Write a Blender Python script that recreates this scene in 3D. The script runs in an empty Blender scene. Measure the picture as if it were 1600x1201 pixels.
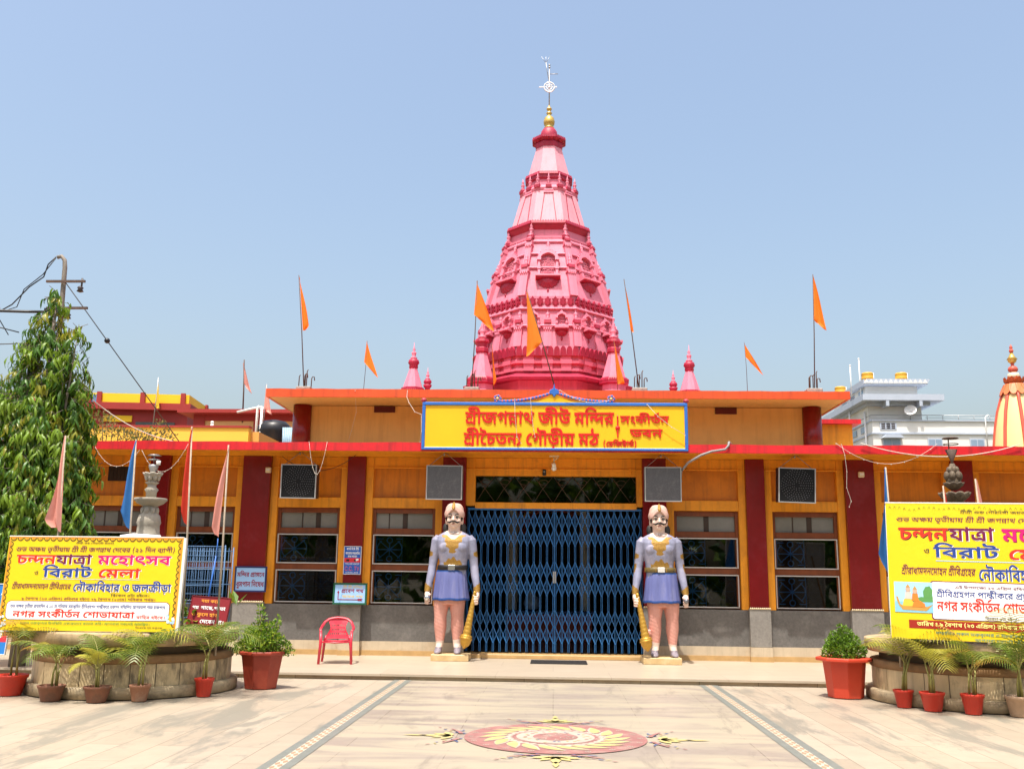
import bpy, math, random
import numpy as np
from mathutils import Vector, Matrix
from mathutils.geometry import delaunay_2d_cdt
R = math.radians
PI = math.pi
sc = bpy.context.scene
col = sc.collection

# ---------------------------------------------------------------- camera
CAM_P = Vector((0.0, -19.0, 1.6))
PITCH, YAW, ROLL, FPX = R(11.373), R(2.576), R(.714), 1496.0
F_ = Vector((-math.sin(YAW) * math.cos(PITCH), math.cos(YAW) * math.cos(PITCH), math.sin(PITCH)))
R_ = Vector((math.cos(YAW), math.sin(YAW), 0))
U_ = R_.cross(F_)
RR = R_ * math.cos(ROLL) + U_ * math.sin(ROLL)
UU = U_ * math.cos(ROLL) - R_ * math.sin(ROLL)
cd = bpy.data.cameras.new('camera')
cam = bpy.data.objects.new('camera', cd)
col.objects.link(cam)
cd.sensor_fit = 'HORIZONTAL'
cd.sensor_width = 36.0
cd.lens = FPX / 1600 * 36
cd.clip_start, cd.clip_end = 0.05, 2000
M4 = Matrix((RR, UU, -F_)).transposed().to_4x4()
M4.translation = CAM_P
cam.matrix_world = M4
sc.camera = cam

# ---------------------------------------------------------------- sky, sun, exposure
SUN_EL, SUN_AZ = R(71.5), R(18)          # azimuth: to the left behind the viewer
w = bpy.data.worlds.new('World')
sc.world = w
w.use_nodes = True
nt = w.node_tree
bg = nt.nodes['Background']
sky = nt.nodes.new('ShaderNodeTexSky')
sky.sky_type = 'NISHITA'
sky.sun_disc = False
sky.sun_elevation = SUN_EL
sky.sun_rotation = PI + SUN_AZ
sky.altitude = 0
sky.air_density = 1.4
sky.dust_density = 6.0
sky.ozone_density = 1.0
nt.links.new(sky.outputs[0], bg.inputs[0])
bg.inputs[1].default_value = 0.15
sl = bpy.data.lights.new('sun', 'SUN')
sl.energy = 4.1
sl.angle = R(.55)
sl.color = (1, .955, .88)
sun = bpy.data.objects.new('sun', sl)
col.objects.link(sun)
to_sun = Vector((-math.sin(SUN_AZ) * math.cos(SUN_EL), -math.cos(SUN_AZ) * math.cos(SUN_EL), math.sin(SUN_EL)))
sun.rotation_euler = (-to_sun).to_track_quat('-Z', 'Y').to_euler()
sun.location = to_sun * 60
vs = sc.view_settings
vs.view_transform = 'Standard'
vs.look = 'None'
vs.gamma = 1
vs.exposure = 0.70
sc.cycles.max_bounces = 8
sc.cycles.diffuse_bounces = 5
sc.cycles.transparent_max_bounces = 12
sc.cycles.caustics_reflective = False
sc.cycles.caustics_refractive = False

# ---------------------------------------------------------------- materials
def srgb(r, g, b):
    f = lambda c: c / 12.92 if c <= .04045 else ((c + .055) / 1.055) ** 2.4
    return tuple(f(c / 255) for c in (r, g, b))
MATS = {}
def mat(name, c, rough=.6, var=.10, scale=6, bump=0.0, bscale=60, metal=0.0, spec=.4, stain=None, stain_amt=.5, stain_scale=1.5, coord='Object', stretch=(1, 1, 1), trans=0.0, streak=0.0):
    if name in MATS: return MATS[name]
    m = bpy.data.materials.new(name)
    m.use_nodes = True
    n, l = m.node_tree.nodes, m.node_tree.links
    b = n['Principled BSDF']
    b.inputs['Roughness'].default_value = rough
    b.inputs['Metallic'].default_value = metal
    b.inputs['Specular IOR Level'].default_value = spec
    tc = n.new('ShaderNodeTexCoord')
    mp = n.new('ShaderNodeMapping')
    mp.inputs['Scale'].default_value = stretch
    l.new(tc.outputs[coord], mp.inputs[0])
    no = n.new('ShaderNodeTexNoise')
    no.inputs['Scale'].default_value = scale
    no.inputs['Detail'].default_value = 6
    no.inputs['Roughness'].default_value = .65
    l.new(mp.outputs[0], no.inputs['Vector'])
    rp = n.new('ShaderNodeValToRGB')
    rp.color_ramp.elements[0].position, rp.color_ramp.elements[1].position = .3, .7
    rp.color_ramp.elements[0].color = tuple(x * (1 - var) for x in c) + (1,)
    rp.color_ramp.elements[1].color = tuple(min(1, x * (1 + var)) for x in c) + (1,)
    l.new(no.outputs[0], rp.inputs[0])
    out = rp.outputs[0]
    if stain:
        n2 = n.new('ShaderNodeTexNoise')
        n2.inputs['Scale'].default_value = stain_scale
        n2.inputs['Detail'].default_value = 8
        n2.inputs['Roughness'].default_value = .7
        l.new(mp.outputs[0], n2.inputs['Vector'])
        r2 = n.new('ShaderNodeValToRGB')
        r2.color_ramp.elements[0].position, r2.color_ramp.elements[1].position = .5, .68
        r2.color_ramp.elements[0].color = (0, 0, 0, 1)
        r2.color_ramp.elements[1].color = (stain_amt,) * 3 + (1,)
        l.new(n2.outputs[0], r2.inputs[0])
        mx = n.new('ShaderNodeMix')
        mx.data_type = 'RGBA'
        l.new(r2.outputs[0], mx.inputs[0])
        l.new(out, mx.inputs[6])
        mx.inputs[7].default_value = tuple(stain) + (1,)
        out = mx.outputs[2]
    if streak:                      # rain marks: thin upright noise
        m5 = n.new('ShaderNodeMapping')
        m5.inputs['Scale'].default_value = (9, 9, .55)
        l.new(tc.outputs[coord], m5.inputs[0])
        n5 = n.new('ShaderNodeTexNoise')
        n5.inputs['Scale'].default_value = 1
        n5.inputs['Detail'].default_value = 6
        n5.inputs['Roughness'].default_value = .7
        l.new(m5.outputs[0], n5.inputs['Vector'])
        r5 = n.new('ShaderNodeMapRange')
        r5.inputs[1].default_value, r5.inputs[2].default_value = .48, .72
        r5.inputs[3].default_value, r5.inputs[4].default_value = 0, streak
        l.new(n5.outputs[0], r5.inputs[0])
        x5 = n.new('ShaderNodeMix')
        x5.data_type = 'RGBA'
        l.new(r5.outputs[0], x5.inputs[0])
        l.new(out, x5.inputs[6])
        x5.inputs[7].default_value = tuple(x * .28 + .01 for x in c) + (1,)
        out = x5.outputs[2]
    l.new(out, b.inputs['Base Color'])
    if bump:
        n3 = n.new('ShaderNodeTexNoise')
        n3.inputs['Scale'].default_value = bscale
        n3.inputs['Detail'].default_value = 5
        l.new(mp.outputs[0], n3.inputs['Vector'])
        bp = n.new('ShaderNodeBump')
        bp.inputs['Strength'].default_value = bump
        bp.inputs['Distance'].default_value = .02
        l.new(n3.outputs[0], bp.inputs['Height'])
        l.new(bp.outputs[0], b.inputs['Normal'])
    if trans:
        b.inputs['Subsurface Weight'].default_value = 0
        tr = n.new('ShaderNodeBsdfTranslucent')
        l.new(out, tr.inputs[0])
        ms = n.new('ShaderNodeMixShader')
        ms.inputs[0].default_value = trans
        l.new(b.outputs[0], ms.inputs[1])
        l.new(tr.outputs[0], ms.inputs[2])
        l.new(ms.outputs[0], n['Material Output'].inputs[0])
    MATS[name] = m
    return m

def tile_mat(name, c1, c2, mortar, bw, bh, msize=.006, rough=.35, rot=0.0, swirl=None, plane='XY', offset=.5, var=.12, stain=None, stain_amt=.6, stain_scale=.8, stain_lo=.52, stain_hi=.7):
    """stone slabs: brick texture in object space plus veins"""
    m = bpy.data.materials.new(name)
    m.use_nodes = True
    n, l = m.node_tree.nodes, m.node_tree.links
    b = n['Principled BSDF']
    tc = n.new('ShaderNodeTexCoord')
    mp = n.new('ShaderNodeMapping')
    if plane == 'XZ': mp.inputs['Rotation'].default_value = (R(-90), 0, 0)
    else: mp.inputs['Rotation'].default_value = (0, 0, rot)
    l.new(tc.outputs['Object'], mp.inputs[0])
    br = n.new('ShaderNodeTexBrick')
    br.inputs['Scale'].default_value = 1
    br.inputs['Brick Width'].default_value = bw
    br.inputs['Row Height'].default_value = bh
    br.inputs['Mortar Size'].default_value = msize
    br.inputs['Mortar Smooth'].default_value = .3
    br.inputs['Bias'].default_value = -.1
    br.offset = offset
    br.inputs['Color1'].default_value = c1 + (1,)
    br.inputs['Color2'].default_value = c2 + (1,)
    br.inputs['Mortar'].default_value = mortar + (1,)
    l.new(mp.outputs[0], br.inputs['Vector'])
    out = br.outputs['Color']
    no = n.new('ShaderNodeTexNoise')
    no.inputs['Scale'].default_value = 3
    no.inputs['Detail'].default_value = 8
    no.inputs['Roughness'].default_value = .7
    l.new(mp.outputs[0], no.inputs['Vector'])
    mr = n.new('ShaderNodeMapRange')
    mr.inputs[1].default_value, mr.inputs[2].default_value = .3, .7
    mr.inputs[3].default_value, mr.inputs[4].default_value = 1 - var, 1 + var
    l.new(no.outputs[0], mr.inputs[0])
    mu = n.new('ShaderNodeMix')
    mu.data_type, mu.blend_type = 'RGBA', 'MULTIPLY'
    mu.inputs[0].default_value = 1
    l.new(out, mu.inputs[6])
    l.new(mr.outputs[0], mu.inputs[7])
    out = mu.outputs[2]
    if swirl:                       # wavy bands of a second stone colour
        sx, sy, scol, amt = swirl
        m2 = n.new('ShaderNodeMapping')
        m2.inputs['Scale'].default_value = (sx, sy, 1)
        l.new(tc.outputs['Object'], m2.inputs[0])
        ns = n.new('ShaderNodeTexNoise')
        ns.inputs['Scale'].default_value = 1
        ns.inputs['Detail'].default_value = 7
        ns.inputs['Roughness'].default_value = .55
        ns.inputs['Distortion'].default_value = 1.2
        l.new(m2.outputs[0], ns.inputs['Vector'])
        rs = n.new('ShaderNodeValToRGB')
        e = rs.color_ramp.elements
        e[0].position, e[1].position = .42, .56
        e[0].color, e[1].color = (0, 0, 0, 1), (amt,) * 3 + (1,)
        l.new(ns.outputs[0], rs.inputs[0])
        mx = n.new('ShaderNodeMix')
        mx.data_type = 'RGBA'
        l.new(rs.outputs[0], mx.inputs[0])
        l.new(out, mx.inputs[6])
        mx.inputs[7].default_value = scol + (1,)
        out = mx.outputs[2]
    if stain:
        n2 = n.new('ShaderNodeTexNoise')
        n2.inputs['Scale'].default_value = stain_scale
        n2.inputs['Detail'].default_value = 9
        n2.inputs['Roughness'].default_value = .68
        n2.inputs['Distortion'].default_value = .5
        m3 = n.new('ShaderNodeMapping')
        m3.inputs['Scale'].default_value = (.45, 1.7, 1)
        l.new(mp.outputs[0], m3.inputs[0])
        l.new(m3.outputs[0], n2.inputs['Vector'])
        r2 = n.new('ShaderNodeValToRGB')
        r2.color_ramp.elements[0].position, r2.color_ramp.elements[1].position = stain_lo, stain_hi
        r2.color_ramp.elements[0].color = (0, 0, 0, 1)
        r2.color_ramp.elements[1].color = (stain_amt,) * 3 + (1,)
        l.new(n2.outputs[0], r2.inputs[0])
        mx = n.new('ShaderNodeMix')
        mx.data_type = 'RGBA'
        l.new(r2.outputs[0], mx.inputs[0])
        l.new(out, mx.inputs[6])
        mx.inputs[7].default_value = tuple(stain) + (1,)
        out = mx.outputs[2]
    l.new(out, b.inputs['Base Color'])
    b.inputs['Roughness'].default_value = rough
    b.inputs['Specular IOR Level'].default_value = .35
    bp = n.new('ShaderNodeBump')
    bp.inputs['Strength'].default_value = .25
    bp.inputs['Distance'].default_value = .004
    l.new(br.outputs['Fac'], bp.inputs['Height'])
    bp.invert = True
    l.new(bp.outputs[0], b.inputs['Normal'])
    MATS[name] = m
    return m

def glass_mat(name, tint=(.35, .37, .38), refl=1.0):
    m = bpy.data.materials.new(name)
    m.use_nodes = True
    n, l = m.node_tree.nodes, m.node_tree.links
    n.remove(n['Principled BSDF'])
    fr = n.new('ShaderNodeFresnel')
    fr.inputs[0].default_value = 1.5
    t = n.new('ShaderNodeBsdfTransparent')
    t.inputs[0].default_value = tint + (1,)
    g = n.new('ShaderNodeBsdfGlossy')
    g.inputs[0].default_value = (refl, refl, refl, 1)
    g.inputs[1].default_value = .02
    ms = n.new('ShaderNodeMixShader')
    l.new(fr.outputs[0], ms.inputs[0])
    l.new(t.outputs[0], ms.inputs[1])
    l.new(g.outputs[0], ms.inputs[2])
    l.new(ms.outputs[0], n['Material Output'].inputs[0])
    MATS[name] = m
    return m

# ---------------------------------------------------------------- mesh builder
class MB:
    def __init__(s): s.v, s.f, s.mi, s.sm = [], [], [], []
    def add(s, vs, fs, mi=0, smooth=False):
        o = len(s.v)
        s.v += [tuple(p) for p in vs]
        s.f += [tuple(i + o for i in f) for f in fs]
        s.mi += [mi] * len(fs)
        s.sm += [smooth] * len(fs)
        return s
    def box(s, x0, x1, y0, y1, z0, z1, mi=0):
        v = [(x0, y0, z0), (x1, y0, z0), (x1, y1, z0), (x0, y1, z0), (x0, y0, z1), (x1, y0, z1), (x1, y1, z1), (x0, y1, z1)]
        return s.add(v, [(3, 2, 1, 0), (4, 5, 6, 7), (0, 1, 5, 4), (1, 2, 6, 5), (2, 3, 7, 6), (3, 0, 4, 7)], mi)
    def obox(s, c, ax, ay, az, mi=0):
        c, ax, ay, az = map(Vector, (c, ax, ay, az))
        v = [c + ax * i + ay * j + az * k for k in (-1, 1) for i, j in ((-1, -1), (1, -1), (1, 1), (-1, 1))]
        return s.add(v, [(3, 2, 1, 0), (4, 5, 6, 7), (0, 1, 5, 4), (1, 2, 6, 5), (2, 3, 7, 6), (3, 0, 4, 7)], mi)
    def bar(s, a, b, wd, th, mi=0, nrm=(0, -1, 0)):
        """flat bar from a to b: width wd across, thickness th along nrm"""
        a, b, nn = Vector(a), Vector(b), Vector(nrm)
        d = b - a
        sd = d.cross(nn).normalized()
        return s.obox((a + b) / 2, d / 2, sd * wd / 2, nn * th / 2, mi)
    def lathe(s, prof, n=24, c=(0, 0, 0), ph=0.0, mi=0, smooth=True, cap=True, sx=1, sy=1, arc=None):
        """prof: [(r, z)...] bottom to top"""
        o = []
        for r, z in prof:
            for k in range(n):
                a = ph + 2 * PI * k / n
                o.append((c[0] + r * math.cos(a) * sx, c[1] + r * math.sin(a) * sy, c[2] + z))
        fs = []
        for i in range(len(prof) - 1):
            for k in range(n):
                k2 = (k + 1) % n
                fs.append((i * n + k, i * n + k2, (i + 1) * n + k2, (i + 1) * n + k))
        s.add(o, fs, mi, smooth)
        if cap:
            b = len(s.v) - len(o)
            s.f += [tuple(b + k for k in reversed(range(n))), tuple(b + (len(prof) - 1) * n + k for k in range(n))]
            s.mi += [mi] * 2
            s.sm += [False] * 2
        return s
    def tube(s, pts, rad, n=8, mi=0, cap=True, flat=1.0, smooth=True):
        pts = [Vector(p) for p in pts]
        if not hasattr(rad, '__len__'): rad = [rad] * len(pts)
        o = []
        up = None
        for i, p in enumerate(pts):
            d = (pts[min(i + 1, len(pts) - 1)] - pts[max(i - 1, 0)])
            d = d.normalized() if d.length > 1e-9 else Vector((0, 0, 1))
            if up is None:
                up = Vector((0, 0, 1)) if abs(d.z) < .9 else Vector((0, 1, 0))
            a = d.cross(up)
            a = a.normalized() if a.length > 1e-6 else Vector((1, 0, 0))
            bb = a.cross(d).normalized()
            up = bb
            for k in range(n):
                t = 2 * PI * k / n
                o.append(p + a * math.cos(t) * rad[i] + bb * math.sin(t) * rad[i] * flat)
        fs = []
        for i in range(len(pts) - 1):
            for k in range(n):
                k2 = (k + 1) % n
                fs.append((i * n + k, i * n + k2, (i + 1) * n + k2, (i + 1) * n + k))
        if cap: fs += [tuple(reversed(range(n))), tuple((len(pts) - 1) * n + k for k in range(n))]
        return s.add(o, fs, mi, smooth)
    def loft(s, rings, mi=0, smooth=True, cap=True):
        n = len(rings[0])
        o = [p for r in rings for p in r]
        fs = []
        for i in range(len(rings) - 1):
            for k in range(n):
                k2 = (k + 1) % n
                fs.append((i * n + k, i * n + k2, (i + 1) * n + k2, (i + 1) * n + k))
        if cap: fs += [tuple(reversed(range(n))), tuple((len(rings) - 1) * n + k for k in range(n))]
        return s.add(o, fs, mi, smooth)
    def ball(s, c, r, n=16, m=10, mi=0, sx=1, sy=1, sz=1):
        return s.lathe([(max(1e-4, r * math.sin(PI * i / m)), -r * math.cos(PI * i / m) * sz) for i in range(m + 1)], n, c, 0, mi, True, False, sx, sy)
    def quad(s, a, b, c, d, mi=0): return s.add([a, b, c, d], [(0, 1, 2, 3)], mi)
    def prism(s, poly, y0, y1, mi=0, smooth=False):
        """poly [(x, z)] counter-clockwise seen from -Y, extruded in Y"""
        n = len(poly)
        v = [(x, y0, z) for x, z in poly] + [(x, y1, z) for x, z in poly]
        fs = [tuple(range(n)), tuple(reversed(range(n, 2 * n)))] + [((i + 1) % n, i, i + n, (i + 1) % n + n) for i in range(n)]
        return s.add(v, fs, mi, smooth)
    def xf(s, mtx, start=0):
        for i in range(start, len(s.v)): s.v[i] = tuple(mtx @ Vector(s.v[i]))
        return s
    def mesh(s, name, mats):
        me = bpy.data.meshes.new(name)
        me.from_pydata(s.v, [], s.f)
        for m in (mats if isinstance(mats, (list, tuple)) else [mats]): me.materials.append(m)
        me.polygons.foreach_set('material_index', s.mi)
        me.polygons.foreach_set('use_smooth', s.sm)
        me.update()
        return me
    def build(s, name, mats, parent=None, loc=None, bevel=0, seg=1):
        o = bpy.data.objects.new(name, s.mesh(name, mats))
        col.objects.link(o)
        if parent: o.parent = parent
        if loc: o.location = loc
        if bevel:
            b = o.modifiers.new('bevel', 'BEVEL')
            b.width, b.segments, b.limit_method, b.angle_limit = bevel, seg, 'ANGLE', R(40)
            b.harden_normals = False
        return o

def tag(o, label=None, cat=None, group=None, kind=None):
    if label: o['label'] = label
    if cat: o['category'] = cat
    if group: o['group'] = group
    if kind: o['kind'] = kind
    return o
def thing(name, label, cat, loc=(0, 0, 0), rz=0, group=None):
    o = bpy.data.objects.new(name, None)
    o.empty_display_size = .2
    col.objects.link(o)
    o.location = loc
    o.rotation_euler = (0, 0, rz)
    return tag(o, label, cat, group)
def copy_tree(o, parent=None):
    c = o.copy()
    col.objects.link(c)
    c.parent = parent
    for ch in list(o.children): copy_tree(ch, c)
    return c

# ---------------------------------------------------------------- lettering
# letter outlines as steps between corner points, in 1/200 em: glyph number -> contours
GLYPHS = {232:[[149,124,0,-21,-20,0,0,-67,-26,0,0,102,22,0,4,-14],[73,126,12,-2,9,-5,9,-8,6,-10,0,-27,-10,17,-12,11,-13,2,-7,-3,-3,-3,0,-8,3,-5,6,-3,14,-2,-3,-24,-13,2,-14,6,-6,7,-5,12,-1,10,1,10,5,12,8,7,7,3],[20,126,9,-1,8,-3,10,-8,6,-12,1,-16,-3,-12,-9,-11,-14,-6,-13,-1,-3,24,12,1,7,3,4,5,1,6,-3,4,-7,4,-12,1,-12,-2,-3,22],[129,-9,-25,0,-4,6,-4,3,-11,3,-41,-4,-12,2,-10,3,-8,6,-5,10,-2,15,1,12,25,-2,-1,-8,1,-8,3,-3,5,-3,13,-1,21,3,11,-1,10,-3,7,-7,0,27,26,0]],
56:[[63,103,-20,0,0,-103,-26,0,0,103,-19,0,0,21,19,0,-3,10,-4,8,-11,10,-9,5,-11,3,-13,2,-22,2,-13,-1,-11,-2,-5,-4,0,-2,2,-2,43,-1,7,-2,8,-5,6,-9,1,-13,-25,0,-1,7,-6,4,-36,1,-15,4,-4,4,-4,6,-1,7,1,6,7,10,6,4,18,5,26,2,21,0,18,-3,16,-5,13,-6,11,-8,8,-10,6,-12,3,-15,19,0]],
27:[[88,6,-21,2,-12,4,-12,7,-11,9,-9,12,-9,16,-11,30,25,7,11,-31,9,-14,9,-10,5,-3,18,-6,19,1,8,4,4,6,2,7,-1,9,-4,10,19,-1,-16,-12,-14,-6,-18,-1,-11,2,-8,6,-4,6,-2,8,0,8,2,8,5,8,13,11,-76,0,0,21,203,0,0,-21,-84,0,-20,-8,-13,-10,-3,-5,-1,-5,0,-3,3,-3,4,-1,8,1,12,7,29,-9,3,-17,-1,-8,-2,-9,-9,-14,-15,-9],[179,39,2,-17,5,-19,-26,-5,-5,21,-2,16,1,17,3,17,-20,4,-15,8,-12,9,-9,12,28,3,7,-7,12,-6,13,-2,14,1,12,-20,-5,-15]],
22:[[96,0,0,81,5,-9,-12,14,-11,10,-9,5,-10,3,-9,0,-7,-2,-14,-12,-2,0,14,6,15,0,7,-3,6,-4,6,-11,0,-13,-4,-11,-9,-10,-21,-15,-16,22,15,7,7,5,3,6,0,7,-4,2,-6,1,-16,-6,-21,17,11,14,12,12,13,7,10,3,14,-1,13,-4,12,-9,18,-15,-9,2,-1,39,22,0,4,-14,20,0,0,-21,-19,0,0,-103]],
365:[[131,124,0,-21,-19,0,0,-62,-26,0,0,15,1,-10,-10,11,-11,8,-12,6,-8,2,-8,-1,-4,-3,0,-7,9,-6,-11,-20,-12,6,-11,12,-3,13,3,13,7,9,15,6,17,0,17,-5,19,-13,4,-4,-1,-2,-1,32,-88,0,0,21],[46,38,16,-2,14,-7,13,-11,12,-15,-13,-11,-11,12,-9,7,-10,5,-8,1,-5,-2,-1,-4,2,-4,5,-2,-11,-18,-8,4,-8,6,-5,8,-1,11,1,6,2,5,7,7,10,4],[112,42,0,-51,-26,0,0,51]],
54:[[63,124,0,-21,-20,0,0,-103,-26,0,0,89,-7,10,-5,3,-7,1,0,21,6,0,7,-2,3,-4,4,-6,-1,26,22,0,4,-14]],
36:[[145,124,0,-21,-19,0,0,-103,-26,0,-15,15,-16,11,-19,9,-23,5,-6,23,11,-5,18,-2,20,-7,15,-8,15,-12,0,109,21,0,5,-14],[45,125,20,-3,13,-8,8,-11,3,-13,-4,-15,-9,-12,-15,-9,-20,-4,-13,2,-7,11,19,5,16,8,4,5,2,5,0,6,-2,5,-4,4,-7,2,-6,1,-7,-3,-2,-2,0,-4,1,-3,4,-4,-16,-17,-12,12,-3,7,-1,6,3,11,7,10,12,6]],
3:[],
12:[[102,124,-2,8,-6,3,-48,2,-11,2,-9,4,-8,7,-3,8,-2,13,1,11,25,-1,1,-15,2,-4,6,-3,51,-2,11,-2,6,-3,4,-4,4,-8,3,-16],[150,124,0,-21,-70,0,1,-28,2,-5,4,-1,6,3,11,13,23,4,8,-15,4,-10,1,-10,0,-12,-5,-16,-13,-13,-12,-6,-7,-2,-16,-1,-20,2,-18,7,-11,8,-10,11,-9,14,-9,18,-7,22,25,7,7,-22,12,-24,15,-14,16,-6,19,1,10,5,6,8,2,10,-2,11,-8,12,21,1,-11,-12,-15,-11,-11,-4,-14,0,-12,5,-6,9,-3,13,0,28,-56,0,0,21]],
44:[[131,124,0,-21,-19,0,0,-103,-27,0,0,26,4,-11,-11,14,-10,10,-10,7,-8,2,-10,-1,-3,-3,-2,-3,0,-5,2,-4,13,-7,-8,-23,-11,4,-12,8,-5,7,-4,7,-2,7,0,9,5,13,6,6,7,4,16,3,18,-3,16,-8,14,-14,-4,-3,-1,61,-87,0,0,21],[64,64,0,-6,-26,6,-2,12,-6,8,-9,5,-17,2,6,20,27,-6,15,-8,5,-5,3,-7,3,-7]],
55:[[63,124,0,-21,-20,0,0,-103,-26,0,0,103,-19,0,0,21,19,0,-13,17,15,20,10,10,15,8,18,4,15,0,18,-3,14,-6,43,-24,-13,-18,-28,17,-16,8,-14,4,-19,0,-14,-7,-15,-16,9,-14]],
363:[[188,124,0,-21,-88,0,0,-56,-6,4,17,15,21,14,25,12,18,-15,-6,-17,-2,-16,1,-21,5,-20,-25,-5,-7,26,-1,20,3,17,8,18,7,-11,-28,-16,-35,-28,-22,14,0,65,-75,0,0,21],[38,91,9,-1,12,-4,11,-6,17,-14,-13,-14,-19,14,-12,2,-7,-2,-3,-4,1,-5,3,-4,7,-4,-11,-22,-11,6,-9,8,-5,10,-2,15,2,9,8,9,10,5]],
46:[[128,124,0,-21,-20,0,0,-103,-26,0,-13,15,-16,12,-18,8,-22,6,-10,23,41,20,43,15,-4,-7,0,11,-85,0,0,21],[82,80,4,-4,-19,-7,-30,-13,17,-6,17,-10,16,-15,-4,-2],[37,-6,-6,1,-4,4,-4,4,-1,6,1,6,4,5,4,3,6,1,6,-1,4,-3,4,-5,1,-6,-1,-6,-4,-4,-4,-4]],
62:[[57,124,-2,8,-4,3,-30,3,-9,3,-8,4,-6,7,-3,9,-1,10,1,11,25,-1,1,-15,3,-4,4,-2,34,-4,11,-6,6,-10,2,-16],[82,124,0,-21,-12,0,-13,-9,-8,-8,-11,-17,-3,-16,2,-16,6,-9,5,-4,8,-2,10,0,8,3,9,-20,-9,-4,-13,-2,-11,0,-13,3,-11,7,-4,4,-7,10,-5,13,-1,23,5,19,9,16,15,12,11,6,-12,-9,-39,0,0,21]],
25:[[121,124,0,-21,-79,0,1,-69,3,-5,3,-2,11,-1,10,5,10,9,3,7,2,9,-2,3,-4,2,-14,2,-8,2,-9,5,-6,5,-3,3,2,25,7,-8,11,-7,9,-3,24,-2,11,-5,4,-5,3,-7,1,-7,-1,-11,-4,-10,-9,-13,-12,-11,-10,-5,-10,-4,-17,-1,-11,2,-10,6,-6,7,-4,12,-1,72,-18,0,0,21]],
35:[[86,7,-18,1,-8,3,-16,7,-7,6,-13,15,-6,9,-10,24,-5,14,25,7,10,-29,12,-19,9,-9,6,-3,5,-2,13,-1,13,1,11,6,6,11,-1,14,-3,5,-5,5,-11,2,-5,-2,-3,-3,-1,-6,2,-7,-25,-4,-3,16,1,9,4,7,5,5,8,3,17,3,20,-3,14,-9,7,-9,5,-17,0,-12,-5,-16,-7,-9,-10,-7,-14,-5],[148,124,0,-21,-150,0,0,21]],
39:[[129,124,0,-21,-20,0,0,-103,-26,0,0,42,4,-10,-17,17,-11,8,-7,3,-12,0,-6,-4,-1,-5,2,-6,11,-7,-11,-22,-12,6,-9,9,-4,5,-4,11,1,15,7,11,10,7,16,3,17,-2,16,-8,15,-13,-4,-2,-1,45,-85,0,0,21]],
202:[[59,124,0,-21,-16,0,12,3,-11,-11,-4,-12,0,-12,6,-32,0,-11,-3,-11,-5,-9,-10,-8,-15,-7,-13,-3,-5,21,16,6,7,9,2,7,0,10,-6,25,-1,13,3,12,10,13,-2,-3,-26,0,0,21]],
450:[[82,124,0,-21,-12,0,-13,-9,-8,-8,-11,-17,-3,-16,2,-16,6,-9,5,-4,8,-2,10,0,8,3,9,-20,-9,-4,-13,-2,-11,0,-13,3,-11,7,-4,4,-7,10,-3,6,-3,23,1,12,2,11,11,21,7,9,13,11,15,8]],
67:[[43,0,-26,0,0,103,-19,0,0,21,65,0,0,-21,-20,0],[18,124,-2,8,-5,3,-55,2,-10,2,-9,4,-8,7,-4,8,-2,13,1,11,25,-1,1,-15,3,-4,6,-3,56,-2,15,-3,5,-4,5,-7,2,-10,1,-9]],
68:[[150,124,0,-21,-70,0,1,-28,2,-5,4,-1,6,3,11,13,23,4,8,-15,4,-10,1,-10,0,-12,-5,-16,-13,-13,-12,-6,-7,-2,-16,-1,-20,2,-18,7,-11,8,-10,11,-9,14,-9,18,-7,22,25,7,7,-22,12,-24,15,-14,16,-6,19,1,10,5,6,8,2,10,-2,11,-8,12,21,1,-11,-12,-15,-11,-11,-4,-14,0,-12,5,-6,9,-3,13,0,28,-56,0,0,21],[73,-34,-6,1,-5,3,-3,5,-1,6,1,5,3,5,5,3,6,2,5,-1,5,-4,3,-4,1,-6,-1,-6,-3,-5,-5,-3]],
70:[[135,124,0,-21,-19,0,0,-103,-27,0,-13,13,-17,10,-20,7,-23,5,-10,22,38,20,-18,9,-21,5,7,17,8,-5,-22,0,0,21],[89,103,-57,0,3,1,13,-5,21,-15,2,-18,-33,-16,-1,1,15,-3,21,-9,10,-7,8,-7,4,-4,-4,-2,-2,16],[36,-6,-6,1,-4,4,-4,4,-1,6,1,6,4,5,4,3,6,1,6,-1,4,-3,4,-5,1,-6,-1,-6,-4,-4,-4,-4]],
31:[[62,0,-19,2,-16,7,-13,9,-10,12,7,23,15,3,15,7,6,6,5,11,1,13,-2,10,-53,0,0,21,42,0,-11,16,-4,15,2,8,3,7,13,13,19,-18,-8,-8,-2,-6,0,-5,4,-8,11,-14,62,0,0,-21,-37,0,16,-20,8,-21,1,-21,-3,-13,-3,-6,-8,-9,-10,-7,-14,-5],[61,23,12,1,9,5,6,9,2,7,-1,17,-5,14,-8,13,-13,16,6,1,5,-15,1,-11,-1,-12,-4,-10,-8,-10,-8,-6,-16,-7,-13,-3,2,13,5,-10,8,-7,10,-4]],
50:[[144,124,0,-21,-20,0,0,-103,-26,0,0,63,5,-8,-9,9,-5,1,-3,-1,-5,-4,-20,-29,-7,-7,-9,-3,-12,0,-11,4,-8,8,-8,11,18,12,8,-11,5,-1,5,1,6,5,8,14,12,17,8,5,7,1,7,-1,12,-9,-3,-1,-1,27,-100,0,0,21],[48,49,-3,20,-3,6,-4,5,-13,7,-20,3,7,23,15,-7,21,-6,6,-4,5,-7,4,-9,1,-13]],
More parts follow.
